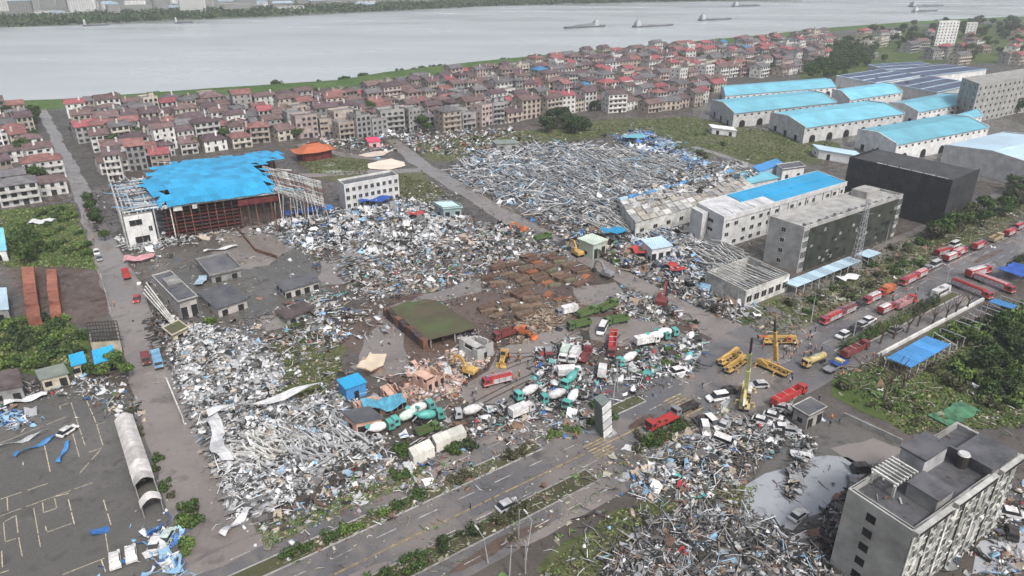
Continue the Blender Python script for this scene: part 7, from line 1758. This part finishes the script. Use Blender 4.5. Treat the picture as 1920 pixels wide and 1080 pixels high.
# leaning sign pylon at the roadside
p = G(1132, 812); r = thing('sign_pylon', 'leaning white and grey sign pylon with slanted dark slots by the road', 'sign', p, RZ(60)); r.rotation_euler = (.12, -.2, RZ(60))
q = MB(); q.box(-1.2, 1.2, -1.5, 1.5, 0, 11); q.build('core', mat('billboard_grey', (.17,.20,.19), .6, .4, .3), r)
for i in range(4):
    q = MB(); z = .4 + 2.6 * i; q.add([(-1.22, -1.68, z), (1.22, -1.68, z + .9), (1.22, -1.68, z + 2.9), (-1.22, -1.68, z + 2.0), (-1.22, -1.51, z), (1.22, -1.51, z + .9), (1.22, -1.51, z + 2.9), (-1.22, -1.51, z + 2.0)], [(0,1,2,3),(7,6,5,4),(0,4,5,1),(1,5,6,2),(2,6,7,3),(3,7,4,0)]); q.build('panel', WS, r)
q = MB(); q.box(-2.3, 2.3, -2.1, 2.1, 0, .35); q.build('base', KERB, r)
# ------------------------------------------------------------------ poles, lamps, masts
LAMPM = mat('lamp_steel', (.40,.41,.42), .5, .3, 1)
def lamp(label, px, py, h, az, lean=0.0, group=None):
    p = G(px, py); r = thing('street_lamp', label, 'lamp', (p.x, p.y, 0), RZ(az), group); r.rotation_euler = (lean, lean * .4, RZ(az))
    q = MB(); q.tube((0, 0, 0), (0, 0, h), .16, .08, 8); q.build('pole', LAMPM, r)
    q = MB(); q.tube((0, 0, h - .1), (1.8, 0, h + .5), .07, .05, 6); q.build('arm', LAMPM, r)
    q = MB(); q.profile([(1.6, h + .42), (2.6, h + .62), (2.7, h + .72), (1.6, h + .6)], -.16, .16); q.build('lamp_head', FRAME, r)
    q = MB(); q.tube((0, 0, 0), (0, 0, .3), .28, .28, 8); q.build('base', KERB, r)
GL = 'street lamps along the main road'
for lab, x, y, h, a, le in [('leaning street lamp beside the leading fire engine', 1520, 606, 10, 145, .1), ('upright street lamp by the parked median cars', 1600, 630, 9, 145, 0), ('street lamp on the dormitory side of the verge', 1660, 458, 9, 145, .03), ('street lamp on the verge above the fire engine cluster', 1850, 405, 9, 145, 0), ('thin lamp post at the debris pile by the street mouth', 1378, 598, 10, 145, .05),
                            ('bent street lamp over the near verge weeds', 985, 1050, 8, 325, .25), ('leaning street lamp near the lower service lane', 915, 1055, 7, 325, -.15), ('street lamp beside the white bus', 1770, 545, 8, 325, .05), ('lamp post by the toppled billboard', 1150, 745, 10, 145, -.12), ('lamp post beside the road below the dormitory', 1870, 330, 11, 145, 0)]: lamp(lab, x, y, h, a, le, GL)
def mast(label, px, py, h, w):
    p = G(px, py); r = thing('lattice_mast', label, 'mast', (p.x, p.y, 0)); n = int(h / 2)
    for sx, sy in ((-1, -1), (1, -1), (1, 1), (-1, 1)): q = MB(); q.beam((sx * w, sy * w, 0), (sx * w * .35, sy * w * .35, h), .14); q.build('leg', LAMPM, r)
    for i in range(n):
        z0, z1 = h * i / n, h * (i + 1) / n; f0, f1 = w * (1 - .65 * i / n), w * (1 - .65 * (i + 1) / n); q = MB()
        c0 = [(-f0, -f0, z0), (f0, -f0, z0), (f0, f0, z0), (-f0, f0, z0)]; c1 = [(-f1, -f1, z1), (f1, -f1, z1), (f1, f1, z1), (-f1, f1, z1)]
        for k in range(4): q.beam(c0[k], c1[(k + 1) % 4], .08); q.beam(c1[k], c1[(k + 1) % 4], .08)
        q.build('brace', LAMPM, r)
    for z in (.8, .92): q = MB(); q.beam((-2.6, 0, h * z), (2.6, 0, h * z), .12); q.build('cross_arm', LAMPM, r)
mast('lattice power mast in front of the grey dormitory', 1600, 508, 26, 1.3)
def pole(label, px, py, h, lean, az=0, group='bare poles in the wreckage'):
    p = G(px, py); r = thing('utility_pole', label, 'pole', (p.x, p.y, 0), az, group); r.rotation_euler = (lean[0], lean[1], az)
    q = MB(); q.tube((0, 0, 0), (0, 0, h), .17, .11, 8); q.build('shaft', GREYC, r); q = MB(); q.beam((-1, 0, h - .5), (1, 0, h - .5), .12); q.build('cross_arm', CHASSIS, r)
for a in [('leaning white pole beside the blue wreck in the truck yard', 1158, 735, 11, (.15, -.1)), ('fallen pole leaning over the compound wall', 322, 690, 9, (.5, .2)), ('pole lying across white planks by the compound', 340, 600, 10, (1.2, .5)), ('upright pole at the near service lane', 972, 1010, 7, (.02, .02)), ('short upright pole on the near verge', 955, 1080, 7, (-.03, .05)),
          ('second short upright pole on the near verge', 985, 1075, 7, (.04, 0)), ('leaning pole on the verge by the green container house', 1220, 418, 8, (.05, .05)), ('pole leaning over the left weeds', 58, 720, 10, (.2, -.9)), ('pole standing by the excavators', 1165, 500, 6, (0, .1)), ('pole at the hall corner', 606, 392, 9, (.03, 0))]: pole(*a)
# ------------------------------------------------------------------ people
def person_mesh(pose, top, legs, hat):
    j = {'pelvis': (0, 0, .95), 'chest': (0, .02, 1.32), 'neck': (0, .03, 1.5), 'head': (0, .05, 1.66)}
    st = .22 if pose == 'walk' else .03
    j.update({'hl': (.11, 0, .9), 'kl': (.12, st * .7 + .03, .5), 'fl': (.12, st, .06), 'tl': (.12, st + .16, .03), 'hr': (-.11, 0, .9), 'kr': (-.12, -st * .3 + .02, .5), 'fr': (-.12, -st, .06), 'tr': (-.12, -st + .16, .03),
              'sl': (.2, .02, 1.43), 'el': (.27, -.05, 1.15), 'wl': (.28, .1, .93), 'sr': (-.2, .02, 1.43), 'er': (-.27, .06 if pose == 'walk' else -.03, 1.15), 'wr': (-.26, .2 if pose == 'walk' else .08, .95)})
    ks = list(j); E_ = [('pelvis', 'chest'), ('chest', 'neck'), ('neck', 'head'), ('pelvis', 'hl'), ('hl', 'kl'), ('kl', 'fl'), ('fl', 'tl'), ('pelvis', 'hr'), ('hr', 'kr'), ('kr', 'fr'), ('fr', 'tr'), ('chest', 'sl'), ('sl', 'el'), ('el', 'wl'), ('chest', 'sr'), ('sr', 'er'), ('er', 'wr')]
    rad = {'pelvis': .15, 'chest': .17, 'neck': .06, 'head': .11, 'hl': .1, 'hr': .1, 'kl': .07, 'kr': .07, 'fl': .05, 'fr': .05, 'tl': .04, 'tr': .04, 'sl': .08, 'sr': .08, 'el': .055, 'er': .055, 'wl': .04, 'wr': .04}
    me = bpy.data.meshes.new('body'); me.from_pydata([j[k] for k in ks], [(ks.index(a), ks.index(b)) for a, b in E_], [])
    o = bpy.data.objects.new('tmp_body', me); COL.objects.link(o); o.modifiers.new('s', 'SKIN'); o.modifiers.new('d', 'SUBSURF').levels = 1
    for i, k in enumerate(ks): me.skin_vertices[0].data[i].radius = (rad[k], rad[k] * .85); me.skin_vertices[0].data[i].use_root = (k == 'pelvis')
    dg = bpy.context.evaluated_depsgraph_get(); m2 = bpy.data.meshes.new_from_object(o.evaluated_get(dg)); bpy.data.objects.remove(o)
    m2.name = 'body'; m2.materials.clear()
    for c in (legs, top, (.42,.27,.20), (.02,.018,.016)): m2.materials.append(mat('cloth_%d_%d_%d' % tuple(int(x * 99) for x in c), c, .8, .2, 3))
    for p_ in m2.polygons:
        z = p_.center.z; p_.material_index = 0 if z < .97 else 1 if z < 1.5 else 2
        if z > 1.68: p_.material_index = 3
        if .88 < z < .99 and abs(p_.center.x) > .22: p_.material_index = 2
        p_.use_smooth = True
    return m2
hatm = MB(); hatm.lathe((0, .05, 1.70), (0, 0, 1), [(0, .17), (.02, .14), (.09, .11), (.12, .03)], 10); HATME = hatm.mesh('helmet')
PM = {}
def person(px, py, az, pose, outfit, hat, label, group=None, z=.1):
    tops = {'orange': (.55,.16,.03), 'navy': (.03,.04,.09), 'white': (.6,.6,.58), 'red': (.4,.04,.04), 'grey': (.2,.2,.21)}
    k = (pose, outfit)
    if k not in PM: PM[k] = person_mesh(pose, tops[outfit], (.03,.03,.04), hat)
    p = G(px, py); r = thing('person', label, 'person', (p.x, p.y, z), RZ(az) - math.pi / 2, group); r.scale = (1.08,) * 3
    link('body', PM[k], None, r)
    if hat: h_ = link('helmet', HATME, None, r); h_.data.materials.clear(); h_.data.materials.append(PAINT['yellow'])
pp = random.Random(6)
spots = [('on the muddy square',[(990,685),(962,735),(872,725),(866,735),(860,742),(852,750),(880,712),(1008,620),(893,738),(990,626),(968,715)]), ('on the wet road near the cranes',[(1515,638),(1521,639),(1500,648),(1528,622),(1540,660),(1420,638),(1480,720),(1484,716),(1535,752),(1430,655),(1316,728)]),
         ('at the street bend',[(900,402),(926,404),(905,396),(1160,515),(1157,512),(1190,527),(1085,440)]), ('by the guard house courtyard',[(1555,800),(1573,795),(1558,790)]), ('beside the torn canopy',[(1636,672),(1624,676),(1650,672)]), ('on the near carriageway',[(882,955),(1075,825),(1079,824)]), ('on the left street',[(158,410),(176,452),(215,575)])]
for where, cx, cy, n in [('on the muddy square',960,690,14), ('on the wet road near the cranes',1490,665,24), ('at the street bend',1010,435,8), ('beside the fire engines',1690,560,14), ('among the wrecked trucks',1110,690,14), ('by the formwork stacks',960,560,5), ('in the mud before the salmon ruins',850,735,5)]:
    spots.append((where, [(cx + pp.gauss(0, 30), cy + pp.gauss(0, 14)) for _ in range(n)]))
for where, pts in spots:
    for (x, y) in pts:
        of = pp.choice(['orange', 'navy', 'white', 'red', 'grey', 'navy']); ht = of in ('orange', 'red'); ps = pp.choice(['walk', 'stand'])
        person(x, y, pp.uniform(0, 360), ps, of, ht, f'person in {of} top{" and yellow helmet" if ht else ""}, {"walking" if ps == "walk" else "standing"}, {where}', 'people ' + where)
